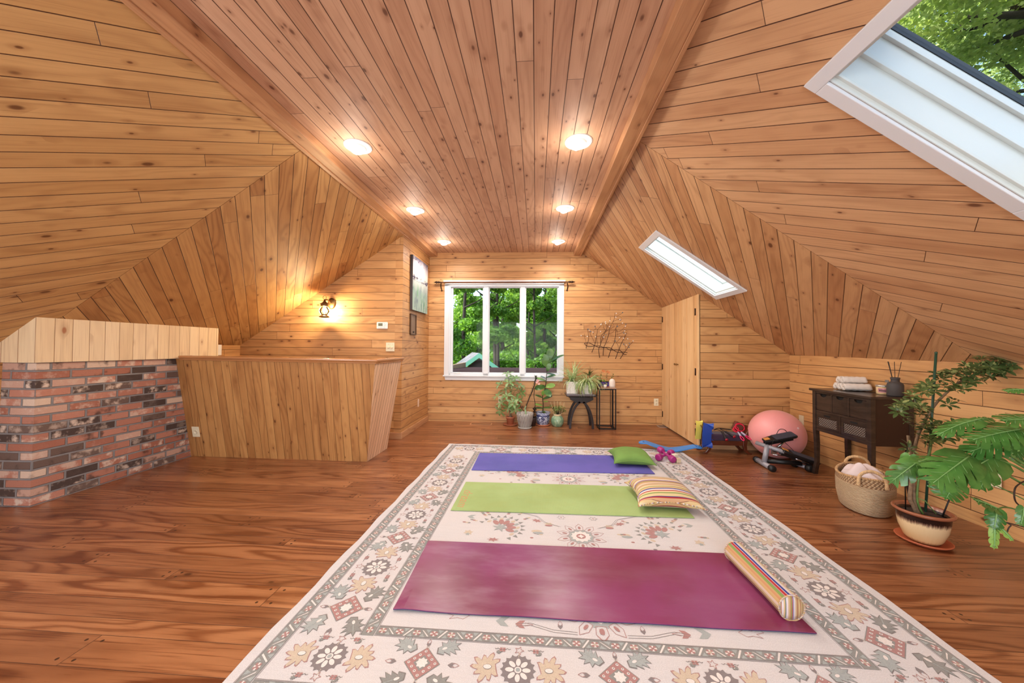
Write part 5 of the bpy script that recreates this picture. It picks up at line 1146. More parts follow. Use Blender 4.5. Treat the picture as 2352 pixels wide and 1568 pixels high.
t_ = thing('ceramic_dome', (TT.location.x + .082, TT.location.y - .04, zt_), 'speckled white ceramic dome diffuser on the right of the tall table', 'diffuser'); m = MB(); m.lathe([(1e-6, 0), (.045, 0), (.047, .02), (.047, .075), (.042, .10), (.03, .118), (.012, .128), (.006, .130), (.004, .128), (1e-6, .12)], 32); m.build('dome', plain('speckled_ceramic', S(222, 208, 196), .5, var=.1, vscale=160), t_)
m = MB(); m.lathe([(.0478, .018), (.049, .021), (.0478, .024)], 32); m.build('joint_line', plain('dome_base', S(200, 186, 172), .5), t_)
t_ = thing('potted_dracaena', (XT.location.x + .155, XT.location.y + .12, tz), 'thin dark-stemmed dracaena with spiky green tuft between stool and tall table', 'plant')
m = MB(); m.lathe([(1e-6, 0), (.03, 0), (.035, .09), (1e-6, .09)], 18); m.build('pot', plain('dark_pot', S(44, 34, 34), .5), t_); m = MB(); m.tube(smoothpath([(0, 0, .09), (.01, 0, .2), (-.01, 0, .29)], 5), .005, 6); m.build('stem', DSTEM, t_)
lf = MB(); rp_ = random.Random(4)
for k in range(30): a = rp_.uniform(0, 6.28); e = rp_.uniform(.1, 1.4); lf.blade((-.01, 0, .285), (math.cos(a) * math.cos(e), math.sin(a) * math.cos(e) * .4 - .25, math.sin(e)), (math.cos(a), 0, 1), rp_.uniform(.14, .24), .010, rp_.uniform(.6, 1.8), n=7, prof=lambda t: 1 - t * .95)
lf.build('leaves', leafmat('dracaena_leaf', S(74, 104, 54), S(50, 74, 40)), t_)
# ------------------------------------------------------------------ console table by the right wall
CX0, CX1, CYN, CYF, CZ = 2.705, 3.03, 3.01, 3.61, .826
con = thing('console_table', ((CX0 + CX1) / 2, (CYN + CYF) / 2, 0), 'dark brown console table with three drawers and two basket drawers', 'console table')
ox_, oy_ = con.location.x, con.location.y
hx, hy = (CX1 - CX0) / 2, (CYF - CYN) / 2
def walnut():
    t = NT('dark_walnut'); o = t.sep(t.obj()); n = t.noise(t.comb(t.M('MULTIPLY', o[0], 12), t.M('MULTIPLY', o[1], 5), t.M('MULTIPLY', o[2], 30)), 1, 4, .6, .8)
    t.set(Base_Color=t.mix(t.step(n, .35, .7), S(40, 28, 22), S(62, 46, 37)), Roughness=.32, Coat_Weight=.25); return t.m
WAL = walnut()
m = MB(); m.box((-.002, 0, CZ - .011), (2 * hx + .03, 2 * hy + .04, .022)); m.build('table_top', WAL, con, bevel=.004)
for sx in (-1, 1):
    for sy in (-1, 1):
        m = MB(); x, y = sx * (hx - .018), sy * (hy - .020); lv = [(CZ - .022, .018, 0), (.43, .018, 0), (.30, .017, -.004), (.12, .015, -.004), (.0, .018, .010)]; vs = []; fs = []
        for z, w, o_ in lv:
            for a, b in ((-1, -1), (1, -1), (1, 1), (-1, 1)): vs.append((x + a * w - (o_ if sx < 0 else -o_), y + b * w + sy * o_, z))
        for i in range(len(lv) - 1):
            for k in range(4): fs.append((i * 4 + k, i * 4 + 4 + k, i * 4 + 4 + (k + 1) % 4, i * 4 + (k + 1) % 4))
        fs += [(0, 1, 2, 3), (19, 18, 17, 16)]; m.add(vs, fs); m.build('leg', WAL, con, bevel=.002)
zb0, zm, zt0 = .445, .615, CZ - .03
m = MB(); m.bb((-hx + .006, -hy + .036, zt0 - .012), (-hx + .03, hy - .036, zt0 + .008)); m.bb((-hx + .006, -hy + .036, zm - .010), (-hx + .03, hy - .036, zm + .010)); m.bb((-hx + .006, -hy + .036, zb0 - .02), (-hx + .03, hy - .036, zb0 + .008))
W3 = (2 * hy - .072)
for k in (1, 2): y = hy - .036 - W3 * k / 3; m.bb((-hx + .006, y - .008, zm + .01), (-hx + .03, y + .008, zt0 - .012))
m.bb((-hx + .006, -.008, zb0 + .008), (-hx + .03, .008, zm - .010)); m.build('front_frame', WAL, con, bevel=.001)
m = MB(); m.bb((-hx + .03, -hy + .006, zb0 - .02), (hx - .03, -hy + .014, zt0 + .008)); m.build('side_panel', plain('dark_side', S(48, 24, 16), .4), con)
m = MB(); m.bb((-hx + .03, hy - .014, zb0 - .02), (hx - .03, hy - .006, zt0 + .008)); m.build('side_panel', WAL, con)
m = MB(); m.bb((hx - .02, -hy + .03, zb0 - .02), (hx - .012, hy - .03, zt0)); m.bb((-hx + .03, -hy + .014, zb0 - .02), (hx - .02, hy - .014, zb0 - .012)); m.build('back_panel', WAL, con)
def drawer_front(y0, y1, z0, z1, x, th):
    # board with a scooped finger notch at the top middle
    c = (y0 + y1) / 2; pts = [(x, y0, z0), (x, y1, z0), (x, y1, z1)]; 
    for k in range(11): a = PI * k / 10; pts.append((x, c + .038 * math.cos(a) * (1 if True else 0), z1 - .026 * math.sin(a) ** .8))
    pts.append((x, y0, z1)); m = MB(); m.prism(pts, (th, 0, 0)); return m
for k in range(3):
    y1 = hy - .036 - W3 * k / 3 - (.010 if k else .003); y0 = hy - .036 - W3 * (k + 1) / 3 + (.010 if k < 2 else .003)
    dd = drawer_front(y0, y1, zm + .013, zt0 - .016, -hx + .008, .012).build('drawer', WAL, con, bevel=.001)
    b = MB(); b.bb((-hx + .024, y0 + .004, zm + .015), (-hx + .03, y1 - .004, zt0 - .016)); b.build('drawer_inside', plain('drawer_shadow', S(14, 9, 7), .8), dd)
def weave():
    t = NT('woven_basket_panel'); o = t.sep(t.obj()); y, z = o[1], o[2]
    a = t.M('SINE', t.M('MULTIPLY', z, 620)); r_ = t.M('FLOOR', t.M('DIVIDE', z, .01013)); b = t.M('SINE', t.M('MULTIPLY_ADD', y, 300, t.M('MULTIPLY', r_, PI)))
    f = t.M('MULTIPLY', t.step(a, -.2, .5), t.step(b, -.5, .2)); t.set(Base_Color=t.mix(f, S(50, 36, 30), S(178, 166, 156)), Roughness=.6); t.bump(f, 1, .004); return t.m
WV = weave()
for k in range(2):
    y1 = hy - .038 - k * (hy - .036 + .010) ; y0 = y1 - (hy - .036 - .012); z0, z1 = zb0 + .010, zm - .012
    m = MB(); x = -hx + .006; F_ = .024
    for a, b in (((y0, z0), (y1, z0 + F_)), ((y0, z1 - .045), (y1, z1)), ((y0, z0 + F_), (y0 + F_, z1 - .045)), ((y1 - F_, z0 + F_), (y1, z1 - .045))): m.bb((x, a[0], a[1]), (x + .014, b[0], b[1]))
    dd = m.build('basket_drawer', WAL, con, bevel=.001)
    m = MB(); m.bb((x + .006, y0 + F_, z0 + F_), (x + .012, y1 - F_, z1 - .045)); m.build('woven_panel', WV, dd)
    m = MB(); c = (y0 + y1) / 2; m.box((x - .0005, c, z1 - .022), (.003, .07, .016)); m.build('handle_slot', plain('slot_black_%d' % k, S(8, 6, 6), .8), dd, bevel=.006)

# towels on the console
TOW = plain('white_terry', S(232, 222, 214), .95, bump=.8, bscale=420, Sheen_Weight=.3)
def towel(loc, L, r0, yaw, label):
    t_ = thing('rolled_towel', loc, label, 'towel', yaw, 'rolled white towels on the console'); m = MB(); pts = []; n = 46
    vs = []; fs = []; turns = 2.6
    for i in range(n + 1):
        t = i / n; a = t * turns * 2 * PI; r_ = r0 * (.28 + .66 * t); pts.append((r_ * math.cos(a), r_ * math.sin(a)))
    th_ = .0062; rows = 14
    for j in range(rows + 1):
        u = (j / rows - .5) * L; sq = 1 - .05 * math.sin(j * 1.9)
        for i, (y, z) in enumerate(pts):
            ll = math.hypot(y, z); 
            for s_ in (-1, 1): k = (ll + s_ * th_) / ll * sq; vs.append((u + .004 * math.sin(i * .7), y * k, r0 + z * k * .94))
    C_ = 2 * (n + 1)
    for j in range(rows):
        for i in range(n):
            for s_ in (0, 1): a = j * C_ + 2 * i + s_; fs.append((a, a + 2, a + C_ + 2, a + C_))
    for j in (0, rows):
        for i in range(n): a = j * C_ + 2 * i; fs.append((a, a + 1, a + 3, a + 2))
    for j in range(rows):
        for i in (0, n): a = j * C_ + 2 * i; fs.append((a, a + 1, a + C_ + 1, a + C_))
    m.add(vs, fs, 0, True); m.build('towel_roll', TOW, t_); return t_
zc_ = CZ + .001
towel((2.945, 3.52, zc_), .17, .033, -.3, 'rolled white towel, far one of the bottom row on the console')
towel((2.925, 3.45, zc_), .17, .034, -.26, 'rolled white towel, middle of the bottom row on the console')
towel((2.915, 3.378, zc_), .19, .035, -.3, 'rolled white towel, near one of the bottom row on the console')
towel((2.935, 3.485, zc_ + .062), .16, .032, -.3, 'rolled white towel, far one of the top pair on the console')
towel((2.92, 3.415, zc_ + .064), .17, .033, -.27, 'rolled white towel, near one of the top pair on the console')
# candle
q = FL(2034, 902, CZ); t_ = thing('jar_candle', (2.955, 3.175, zc_), 'squat cream jar candle with a pink label on the console', 'candle')
m = MB(); m.lathe([(1e-6, 0), (.042, 0), (.046, .006), (.046, .062), (.043, .064), (.042, .010), (1e-6, .010)], 32); m.build('jar', plain('milky_glass', S(226, 196, 150), .12), t_)
m = MB(); m.lathe([(1e-6, .064), (.047, .064), (.048, .068), (.047, .078), (.044, .079), (1e-6, .078)], 32); m.build('lid', plain('silver_lid', S(190, 186, 180), .3, .7), t_)
def arcpatch(r_, a0, a1, z0, z1, mt, nm, par):
    m = MB(); n = 10
    m.add([(r_ * math.cos(a0 + (a1 - a0) * i / n), r_ * math.sin(a0 + (a1 - a0) * i / n), z) for z in (z0, z1) for i in range(n + 1)], [(i, i + 1, n + 2 + i, n + 1 + i) for i in range(n)]); return m.build(nm, mt, par)
lab = arcpatch(.0466, PI * 1.02, PI * 1.42, .018, .052, plain('pink_label', S(206, 138, 150), .6), 'label_sticker', t_); arcpatch(.0469, PI * 1.05, PI * 1.22, .042, .046, DKPLAST, 'label_print', lab); arcpatch(.0469, PI * 1.06, PI * 1.36, .028, .036, DKPLAST, 'label_print', lab)
# reed diffuser
t_ = thing('reed_diffuser', (2.945, 3.068, zc_), 'matt charcoal bottle with dark reed sticks on the console', 'reed diffuser')
m = MB(); m.lathe([(1e-6, 0), (.046, 0), (.050, .006), (.050, .088), (.044, .106), (.028, .116), (.026, .118), (.026, .136), (.029, .138), (.029, .150), (.024, .152), (.020, .150), (1e-6, .13)], 36); m.build('bottle', plain('matt_charcoal', S(72, 68, 68), .65), t_)
RD = plain('reed', S(46, 36, 32), .7)
for i, (dx, dy) in enumerate(((-.03, .02), (-.022, .035), (.004, .008), (.03, -.02), (-.026, .028))): m = MB(); m.tube([(0, 0, .05), (dx, dy, .28)], .002, 6); m.build('reed', RD, t_)
m = MB(); m.box((-.040, .026, .118), (.003, .028, .020), M=Matrix.Rotation(.1, 4, 'Z')); m.build('tag', plain('paper_tag', S(120, 112, 106), .6), t_)

# ------------------------------------------------------------------ exercise ball
BP = NT('pink_rubber'); bo_ = BP.sep(BP.obj()); BP.set(Base_Color=S(232, 152, 150), Roughness=.36, Sheen_Weight=.2, Coat_Weight=.1)
BP.bump(BP.M('SINE', BP.M('MULTIPLY', BP.M('SQRT', BP.M('ADD', BP.M('POWER', BP.M('ADD', bo_[0], -.05), 2.0), BP.M('ADD', BP.M('POWER', BP.M('ADD', bo_[1], .26), 2.0), BP.M('POWER', BP.M('ADD', bo_[2], -.40), 2.0)))), 420)), .25, .001)
ball_ = thing('exercise_ball', (2.68, 4.085, 0), 'large pink exercise ball in the right corner', 'exercise ball')
m = MB(); m.ball((0, 0, .262), .266, 64, sc=(1, 1, .985)); m.build('ball_body', BP.m, ball_)
pd = Vector((.07, -.235, .12)).normalized(); m = MB(); a, b = frame(pd); m.lathe([(.011, -.004), (.0115, .001), (.007, .0025), (.006, -.001), (1e-6, -.001)], 16, M=Matrix.Translation(Vector((0, 0, .262)) + pd * .2665) @ Matrix((a, b, pd)).transposed().to_4x4()); m.build('valve_plug', plain('white_plug', S(236, 200, 204), .4), ball_)

# ------------------------------------------------------------------ wooden scroll bench with bands and ropes
BW = plain('red_mahogany', S(86, 40, 22), .3, var=.2, vscale=12, Coat_Weight=.3)
b0, b1 = FL(1617, 1041), FL(1722, 1043); bc = (b0 + b1) / 2; yaw = math.atan2(b1.y - b0.y, b1.x - b0.x); hl = (b1 - b0).length / 2
be = thing('scroll_bench', (bc.x, 4.255, 0), 'small mahogany scroll-ended bench with a purple cushion beside the closet', 'bench', yaw * .3)
def scroll(sx, y):
    P_ = [(hl + .03, .0, .020), (hl + .0, .010, .022), (hl - .035, .05, .026), (hl - .045, .10, .034), (hl - .040, .15, .040), (hl - .035, .20, .030), (hl - .005, .26, .022), (hl + .025, .295, .018), (hl + .045, .305, .012)]
    P_ = [(hl - .02 + (x - hl) * 1.0, z, w) for x, z, w in P_]; m = MB(); vs = []; fs = []; n = len(P_)
    for i, (x, z, w) in enumerate(P_):
        dx = P_[min(n - 1, i + 1)][0] - P_[max(0, i - 1)][0]; dz = P_[min(n - 1, i + 1)][1] - P_[max(0, i - 1)][1]; l = math.hypot(dx, dz); nx, nz = -dz / l, dx / l
        for a, b in ((-w / 1.6, -.013), (w / 1.6, -.013), (w / 1.6, .013), (-w / 1.6, .013)): vs.append((sx * (x + nx * a), y + b, max(.0, z + nz * a)))
    for i in range(n - 1):
        for k in range(4): fs.append((i * 4 + k, i * 4 + (k + 1) % 4, i * 4 + 4 + (k + 1) % 4, i * 4 + 4 + k))
    fs += [(3, 2, 1, 0), tuple((n - 1) * 4 + k for k in range(4))]; m.add(vs, fs); return m
for sx in (-1, 1):
    for y in (-.082, .082): scroll(sx, y).build('scroll_leg', BW, be, bevel=.004)
    m = MB(); m.prism([(sx * (hl - .055), -.078, .2), (sx * (hl - .05), -.078, .22), (sx * (hl + .02), -.078, .31), (sx * (hl + .005), -.078, .315)], (0, .156, 0)); m.build('end_panel', BW, be)
m = MB(); m.bb((-hl + .05, -.093, .10), (hl - .05, -.072, .15)); m.bb((-hl + .05, .072, .10), (hl - .05, .093, .15)); m.bb((-hl + .05, -.08, .12), (hl - .05, .08, .145)); m.build('seat_frame', BW, be, bevel=.003)
m = MB(); m.box((0, 0, .185), (2 * hl - .09, .16, .075)); m.build('seat_cushion', plain('purple_velvet', S(56, 32, 58), .8, bump=.3, Sheen_Weight=.3, var=.2), be, bevel=.02, bseg=3)
def strap(name, path, w, mt, label, cat, thk=.003, upv=(0, 1, 0), group=None):
    c = Vector(path[0]); r = thing(name, c, label, cat, 0, group); P_ = [Vector(p) - c for p in smoothpath(path, 6)]
    m = MB(); vs = []; fs = []; n = len(P_)
    for i, p in enumerate(P_):
        d = (P_[min(n - 1, i + 1)] - P_[max(0, i - 1)]).normalized(); s_ = Vector(upv); s_ = (s_ - d * s_.dot(d)).normalized(); nn = d.cross(s_); ww = w(i / (n - 1)) if callable(w) else w
        for a, b in ((-ww / 2, -thk / 2), (ww / 2, -thk / 2), (ww / 2, thk / 2), (-ww / 2, thk / 2)): vs.append(p + s_ * a + nn * b)
    for i in range(n - 1):
        for k in range(4): fs.append((i * 4 + k, i * 4 + (k + 1) % 4, i * 4 + 4 + (k + 1) % 4, i * 4 + 4 + k))
    fs += [(3, 2, 1, 0), tuple((n - 1) * 4 + k for k in range(4))]; m.add(vs, fs, 0, False); m.build('band', mt, r); return r
bx, by = be.location.x, be.location.y
L_ = bx - hl
strap('resistance_band', [(L_ + .04, by + .06, .25), (L_ + .015, by + .035, .325), (L_ - .015, by + .005, .345), (L_ - .03, by - .03, .30), (L_ - .045, by - .045, .22), (L_ - .05, by - .045, .155)], .075, plain('yellow_band', S(224, 208, 96), .45), 'yellow resistance band hanging over the left end of the bench', 'exercise band', upv=(1, .25, 0))
strap('resistance_band', [(L_ + .11, by - .01, .25), (L_ + .08, by - .04, .315), (L_ + .04, by - .10, .335), (L_ + .015, by - .13, .28), (L_ + .005, by - .14, .20), (L_ + .01, by - .13, .118), (L_ + .03, by - .11, .115), (L_ + .07, by - .08, .19), (L_ + .10, by - .06, .235)], lambda t: .085 + .035 * math.sin(PI * t), plain('blue_band', S(40, 78, 172), .4), 'blue resistance band draped over the bench end in front of the yellow one', 'exercise band', upv=(1, .3, 0))
# jump ropes
def handle(m, a, b, r0, r1, mi=0): m.tube([a, a + (b - a) * .05, a + (b - a) * .5, a + (b - a) * .95, b], [r0 * .6, r0, r0 * .85, r1, r1 * .7], 12, mi)
t_ = thing('jump_rope', (bx - .01, by - .05, .225), 'black jump rope with ribbed handles on the purple cushion', 'jump rope')
for p0, p1 in (((-.02, .02, .02), (-.035, -.11, -.045)), ((.02, .02, .02), (.055, -.10, -.01))):
    m = MB(); handle(m, Vector(p0), Vector(p1), .012, .015); h_ = m.build('handle', plain('dark_grip', S(34, 30, 34), .6), t_); m = MB(); d = (Vector(p1) - Vector(p0)).normalized(); m.tube([Vector(p1) - d * .004, Vector(p1) + d * .002], .0165, 14); m.build('red_ring', plain('red_ring', S(170, 30, 44), .4), h_)
m = MB(); m.tube(smoothpath([(-.02, .02, .02), (-.06, .05, .035), (-.10, .04, .03), (-.04, .07, .045), (.04, .06, .045), (.10, .05, .035), (.05, .07, .03), (-.02, .06, .04), (.02, .02, .02)], 6), .004, 6); m.build('rope', DKPLAST, t_)
t_ = thing('jump_rope', (bx + .155, by - .05, .225), 'bright pink jump rope with looped cord at the right of the bench', 'jump rope')
PK = plain('hot_pink', S(226, 34, 96), .35)
for p0, p1 in (((-.015, .0, .02), (-.015, -.10, -.045)), ((.02, .0, .02), (.065, -.095, -.035))):
    p0, p1 = Vector(p0), Vector(p1); m = MB(); m.tube([p0, p0 + (p1 - p0) * .5], .011, 12); h_ = m.build('handle', plain('grey_handle', S(176, 164, 186), .4), t_)
    c = p0 + (p1 - p0) * .78; d = (p1 - p0).normalized(); sd = Vector((1, 0, 0)) - d * d.x; sd.normalize(); m = MB(); m.tube([c + d * .034 * math.cos(a) + sd * .014 * math.sin(a) for a in [2 * PI * k / 20 for k in range(20)]], .0048, 8, closed=True); m.build('handle_loop', PK, h_)
m = MB()
for r_, c, tl in ((.052, (.02, .03, .07), .2), (.045, (.03, .04, .065), -.3), (.03, (-.02, .03, .05), .5), (.022, (-.03, .03, .035), -.2)): m.tube([(c[0] + r_ * math.cos(a), c[1] + .02 * math.sin(a + tl), c[2] + r_ * .8 * math.sin(a)) for a in [2 * PI * k / 24 for k in range(24)]], .0045, 7, closed=True)
m.build('rope', plain('red_pink_cord', S(222, 30, 66), .35), t_)
t_ = thing('foam_block', (bx + .19, by + .05, .223), 'dull brown block leaning at the back right of the bench', 'block', .0); m = MB(); m.box((.0, 0, .062), (.15, .05, .10), M=Matrix.Rotation(.42, 4, 'Y')); m.build('block_body', plain('brown_foam', S(112, 62, 46), .8, var=.1), t_, bevel=.008)

# ------------------------------------------------------------------ mini stepper
STG = plain('grey_steel_tube', S(148, 148, 156), .35, .2); PEDT = plain('blue_black_rubber', S(58, 60, 72), .55)
s0, s1 = FL(1738, 1066), FL(1779, 1083); c0_ = (s0 + s1) / 2; ste = thing('mini_stepper', (c0_.x, c0_.y + .02, 0), 'grey and black mini stepper in front of the pink ball', 'stepper', 0)
sc0 = c0_; 
def SP(px, py, y): p = PY(px, py, y); return p - ste.location
fa, fb = SP(1738.5, 1056, c0_.y + .17), SP(1773, 1074.5, c0_.y - .10); fa.z = fb.z = .030
m = MB(); m.tube([fa, fb], .026, 20); m.build('foot_tube', STG, ste)
d = (fb - fa).normalized()
for p_, s_ in ((fa, -1), (fb, 1)): m = MB(); m.tube([p_ - d * s_ * .018, p_ + d * s_ * .004, p_ + d * s_ * .022, p_ + d * s_ * .028], [.031, .032, .031, .024], 20); m.build('end_cap', DKPLAST, ste)
mid = (fa + fb) / 2; top = mid + Vector((.045, .02, .185)); m = MB(); m.tube([mid + Vector((0, 0, .01)), top], .024, 18); m.build('upright', STG, ste)
ca, cb = top + Vector((-.055, .09, .0)), top + Vector((.085, -.13, -.03)); m = MB(); m.tube([ca, cb], .020, 18); m.build('cross_tube', STG, ste)
m = MB(); dc = (cb - ca).normalized(); m.tube([cb, cb + dc * .006], [.021, .021], 18); q_ = m.build('tube_plug', DKPLAST, ste); m = MB(); m.tube([cb + dc * .006, cb + dc * .010], .008, 12); m.build('bolt', CHROME, q_)
wh = mid + Vector((.345, -.09, .0)); wh.z = .036
m = MB(); m.tube([mid + Vector((.03, 0, .03)), wh + Vector((-.03, .02, .03))], .018, 12, flat=1.3); m.build('base_rail', DKPLAST, ste)
m = MB(); wd_ = Vector((.25, -.97, 0)).normalized(); m.tube([wh - wd_ * .13, wh + wd_ * .02], .018, 14); m.build('rear_foot_tube', STG, ste)
for k in (-1, 1): m = MB(); c = wh + wd_ * (.02 if k > 0 else -.13); m.tube([c - wd_ * .012, c, c + wd_ * .03, c + wd_ * .036], [.034, .036, .036, .028], 22); m.build('rear_cap', DKPLAST, ste)
def pedal(a, b, nrm, w, label):
    """a: pivot end, b: far end"""
    d = (b - a); L = d.length; d.normalize(); n = Vector(nrm); n = (n - d * n.dot(d)).normalized(); s_ = d.cross(n); M_ = Matrix((d, s_, n)).transposed().to_4x4(); M_.translation = a
    m = MB(); m.prism([(-.01, -w * .30, 0), (.05, -w * .42, 0), (.10, -w / 2, 0), (L - .02, -w / 2, 0), (L, -w * .40, 0), (L, w * .40, 0), (L - .02, w / 2, 0), (.10, w / 2, 0), (.05, w * .42, 0), (-.01, w * .30, 0)], (0, 0, -.022), M=M_); o = m.build('pedal', DKPLAST, ste, bevel=.005); 
    if label: o['label'] = label
    m = MB(); m.prism([(.09, -w * .44, .001), (L - .018, -w * .44, .001), (L - .008, -w * .34, .001), (L - .008, w * .34, .001), (L - .018, w * .44, .001), (.09, w * .44, .001)], (0, 0, .004), M=M_)
    for k in range(16): x = .10 + (L - .13) * k / 15; m.box((x, 0, .0055), (.004, w * .8, .002), M=M_)
    m.build('tread', PEDT, o)
    m = MB(); m.box((.02, 0, .004), (.05, w * .34, .006), M=M_); m.build('orange_mark', plain('orange_mark', S(206, 140, 70), .5), o)
    m = MB(); m.bb((-.005, -w * .18, -.06), (L * .9, -w * .10, -.022), M=M_); m.bb((-.005, w * .10, -.06), (L * .9, w * .18, -.022), M=M_); m.build('pedal_arm', DKPLAST, o)
pedal(top + Vector((-.02, .01, .055)), top + Vector((.27, .0, .125)), (.0, -.25, 1), .105, 'upper pedal')
pedal(top + Vector((.08, -.11, -.005)), top + Vector((.405, -.115, -.115)), (.0, -.25, 1), .105, 'lower pedal')
m = MB(); m.tube([top + Vector((.10, .0, -.02)), top + Vector((.19, .02, .045))], .011, 12); q_ = m.build('piston', CHROME, ste)
m = MB(); m.tube([top + Vector((.16, -.10, -.08)), top + Vector((.31, -.12, -.14))], .014, 14); m.build('piston', CHROME, ste)
m = MB(); m.tube(smoothpath([top + Vector((.02, -.03, .0)), top + Vector((.035, -.05, .065)), top + Vector((.10, -.05, .065)), top + Vector((.16, -.04, .03)), top + Vector((.24, -.08, -.07))], 6), .0028, 6); m.tube(smoothpath([top + Vector((.13, .06, .10)), top + Vector((.16, .06, .15)), top + Vector((.21, .06, .15)), top + Vector((.24, .05, .11))], 6), .003, 6); m.build('cable', DKPLAST, ste)
m = MB(); m.bb(tuple(top + Vector((.01, -.04, -.075))), tuple(top + Vector((.06, -.05, -.01)))); m.tube([top + Vector((.02, -.05, -.08)), top + Vector((.14, -.06, -.085))], .006, 10); m.tube([top + Vector((.14, -.06, -.085)), top + Vector((.18, -.07, -.06))], .009, 10); m.build('linkage', CHROME, ste)

# ------------------------------------------------------------------ balance board, dumbbells, blocks
e0, e1 = FL(1469, 1019, .05), FL(1611, 1031, .05); bcen = (e0 + e1) / 2; yaw = math.atan2(e1.y - e0.y, e1.x - e0.x); HL = (e1 - e0).length / 2 + .01
bb_ = thing('balance_board', (bcen.x, bcen.y, 0), 'blue curved plastic balance board with hand holes behind the dumbbells', 'balance board', yaw)
SKYB = plain('bright_blue_plastic', S(58, 132, 206), .42, var=.06, vscale=18)
bm2 = bmesh.new(); NX, NY = 60, 12; grid = []
def bw(t): a = abs(t); return (.062 + .030 * (1 - a) ** 1.5) * (1 if a < .86 else math.sqrt(max(0, 1 - ((a - .86) / .14) ** 2)) )
def bz(t): return .010 + .095 * abs(t) ** 1.25 * (1 if abs(t) < .75 else 1 - .45 * (abs(t) - .75) / .25) + .0
m = MB(); vs = []; fs = []
for i in range(NX + 1):
    t = -1 + 2 * i / NX
    for j in range(NY + 1): s_ = -1 + 2 * j / NY; vs.append((t * HL, s_ * max(.004, bw(t)), bz(t)))
for i in range(NX):
    t = -1 + 2 * (i + .5) / NX
    for j in range(NY):
        if .86 > abs(t) > .80 and 3 <= j <= 8: continue
        a = i * (NY + 1) + j; fs.append((a, a + NY + 1, a + NY + 2, a + 1))
m.add(vs, fs, 0, True); o = m.build('board_body', SKYB, bb_); md = o.modifiers.new('thick', 'SOLIDIFY'); md.thickness = .012; md.offset = 0; md2 = o.modifiers.new('b', 'BEVEL'); md2.width = .003; md2.limit_method = 'ANGLE'; md2.segments = 2
MAG = plain('magenta_vinyl', S(158, 40, 116), .35)
def dumbbell(a, b, label):
    a, b = Vector(a), Vector(b); t_ = thing('dumbbell', ((a.x + b.x) / 2, (a.y + b.y) / 2, 0), label, 'dumbbell', 0, 'magenta dumbbells beside the green cushion'); o_ = t_.location; d = (b - a).normalized(); L = (b - a).length; A, B_ = a - o_, b - o_
    m = MB(); m.tube([A, B_], .0125, 14); m.build('grip', MAG, t_)
    for P0, s_ in ((A, 1), (B_, -1)):
        m = MB(); x = [0, .004, .016, .020, .030, .034, .046, .052, .062, .066]; r_ = [.026, .034, .036, .0345, .036, .0345, .036, .034, .030, .018]; m.tube([P0 + d * s_ * (xx - .03) for xx in x], r_, 24); m.build('head', MAG, t_)
def q2(px, py, z): return FL(px, py, z)
zr_ = ZR - .001; A_, C_, B2, D_ = q2(1514, 1049.5, zr_ + .036), q2(1541, 1040, zr_ + .036), q2(1518, 1033.5, zr_ + .066), q2(1544, 1053.5, zr_ + .037)
dumbbell(A_, C_, 'lower magenta dumbbell, lying under the other one'); dumbbell(B2, D_, 'upper magenta dumbbell resting across the other one')
p = FL(1559, 1063, ZR); t_ = thing('wood_block', (p.x, p.y + .022, ZR), 'small pale wooden cube on the rug corner, nearer of the two', 'block', .1); m = MB(); m.box((0, 0, .021), (.044, .044, .042)); m.build('block_body', plain('raw_wood', S(202, 184, 154), .7, var=.06), t_, bevel=.003)
p = FL(1553, 1055, ZR); t_ = thing('wood_block', (p.x, p.y + .035, ZR), 'small pale wooden cube farther back, partly behind the dumbbell head', 'block', .5); m = MB(); m.box((0, 0, .024), (.05, .05, .048)); m.build('block_body', plain('raw_wood_pale', S(222, 212, 196), .7, var=.05), t_, bevel=.003)

# ------------------------------------------------------------------ basket with blanket
def seagrass():
    t = NT('seagrass_weave'); x, y, z = t.sep(t.obj()); a = t.M('ARCTAN2', y, x)
    top_ = t.step(z, .205, .215); w1 = t.M('SINE', t.M('MULTIPLY_ADD', z, 760, t.M('MULTIPLY', t.noise(t.comb(a, z, 0), 5, 2), 5)))
    w2 = t.M('MULTIPLY', t.M('SINE', t.M('MULTIPLY_ADD', a, 62, t.M('MULTIPLY', t.M('FLOOR', t.M('DIVIDE', z, .02)), 1.6))), t.M('SINE', t.M('MULTIPLY', z, 314)))
    n = t.noise(t.comb(t.M('MULTIPLY', a, 6), t.M('MULTIPLY', z, 180), 0), 1, 4, .7)
    h = t.mix(top_, t.M('MULTIPLY_ADD', w1, .4, t.M('MULTIPLY', n, 1.0)), t.M('MULTIPLY_ADD', w2, .6, t.M('MULTIPLY', n, .6)))
    hc = t.sep(h)[0]; c = t.mix(t.step(hc, -.1, .75), S(166, 128, 92), S(232, 206, 168)); c = t.mix(t.M('MULTIPLY', top_, .55), c, t.mix(t.step(hc, 0, .7), S(110, 74, 46), S(186, 146, 104)))
    t.set(Base_Color=c, Roughness=.85); t.bump(hc, 1.0, .008); return t.m
SG = seagrass()
bk = thing('seagrass_basket', (2.52, 2.865, 0), 'oval woven seagrass basket with two looped handles', 'basket', math.radians(59))
m = MB(); pr = [(1e-6, .004), (.84, .004), (.90, .012), (1.0, .10), (1.02, .20), (1.0, .255), (.97, .262), (.93, .255), (.95, .20), (.93, .10), (.84, .02), (1e-6, .018)]
m.lathe([(r_ * .235, z) for r_, z in pr], 64, M=Matrix.Diagonal((1, .68, 1, 1)), wave=lambda a, i: (1 + .006 * math.sin(a * 31 + i), .014 * math.cos(2 * a) if 4 < i < 8 else 0)); m.build('basket_body', SG, bk)
rb = MB()
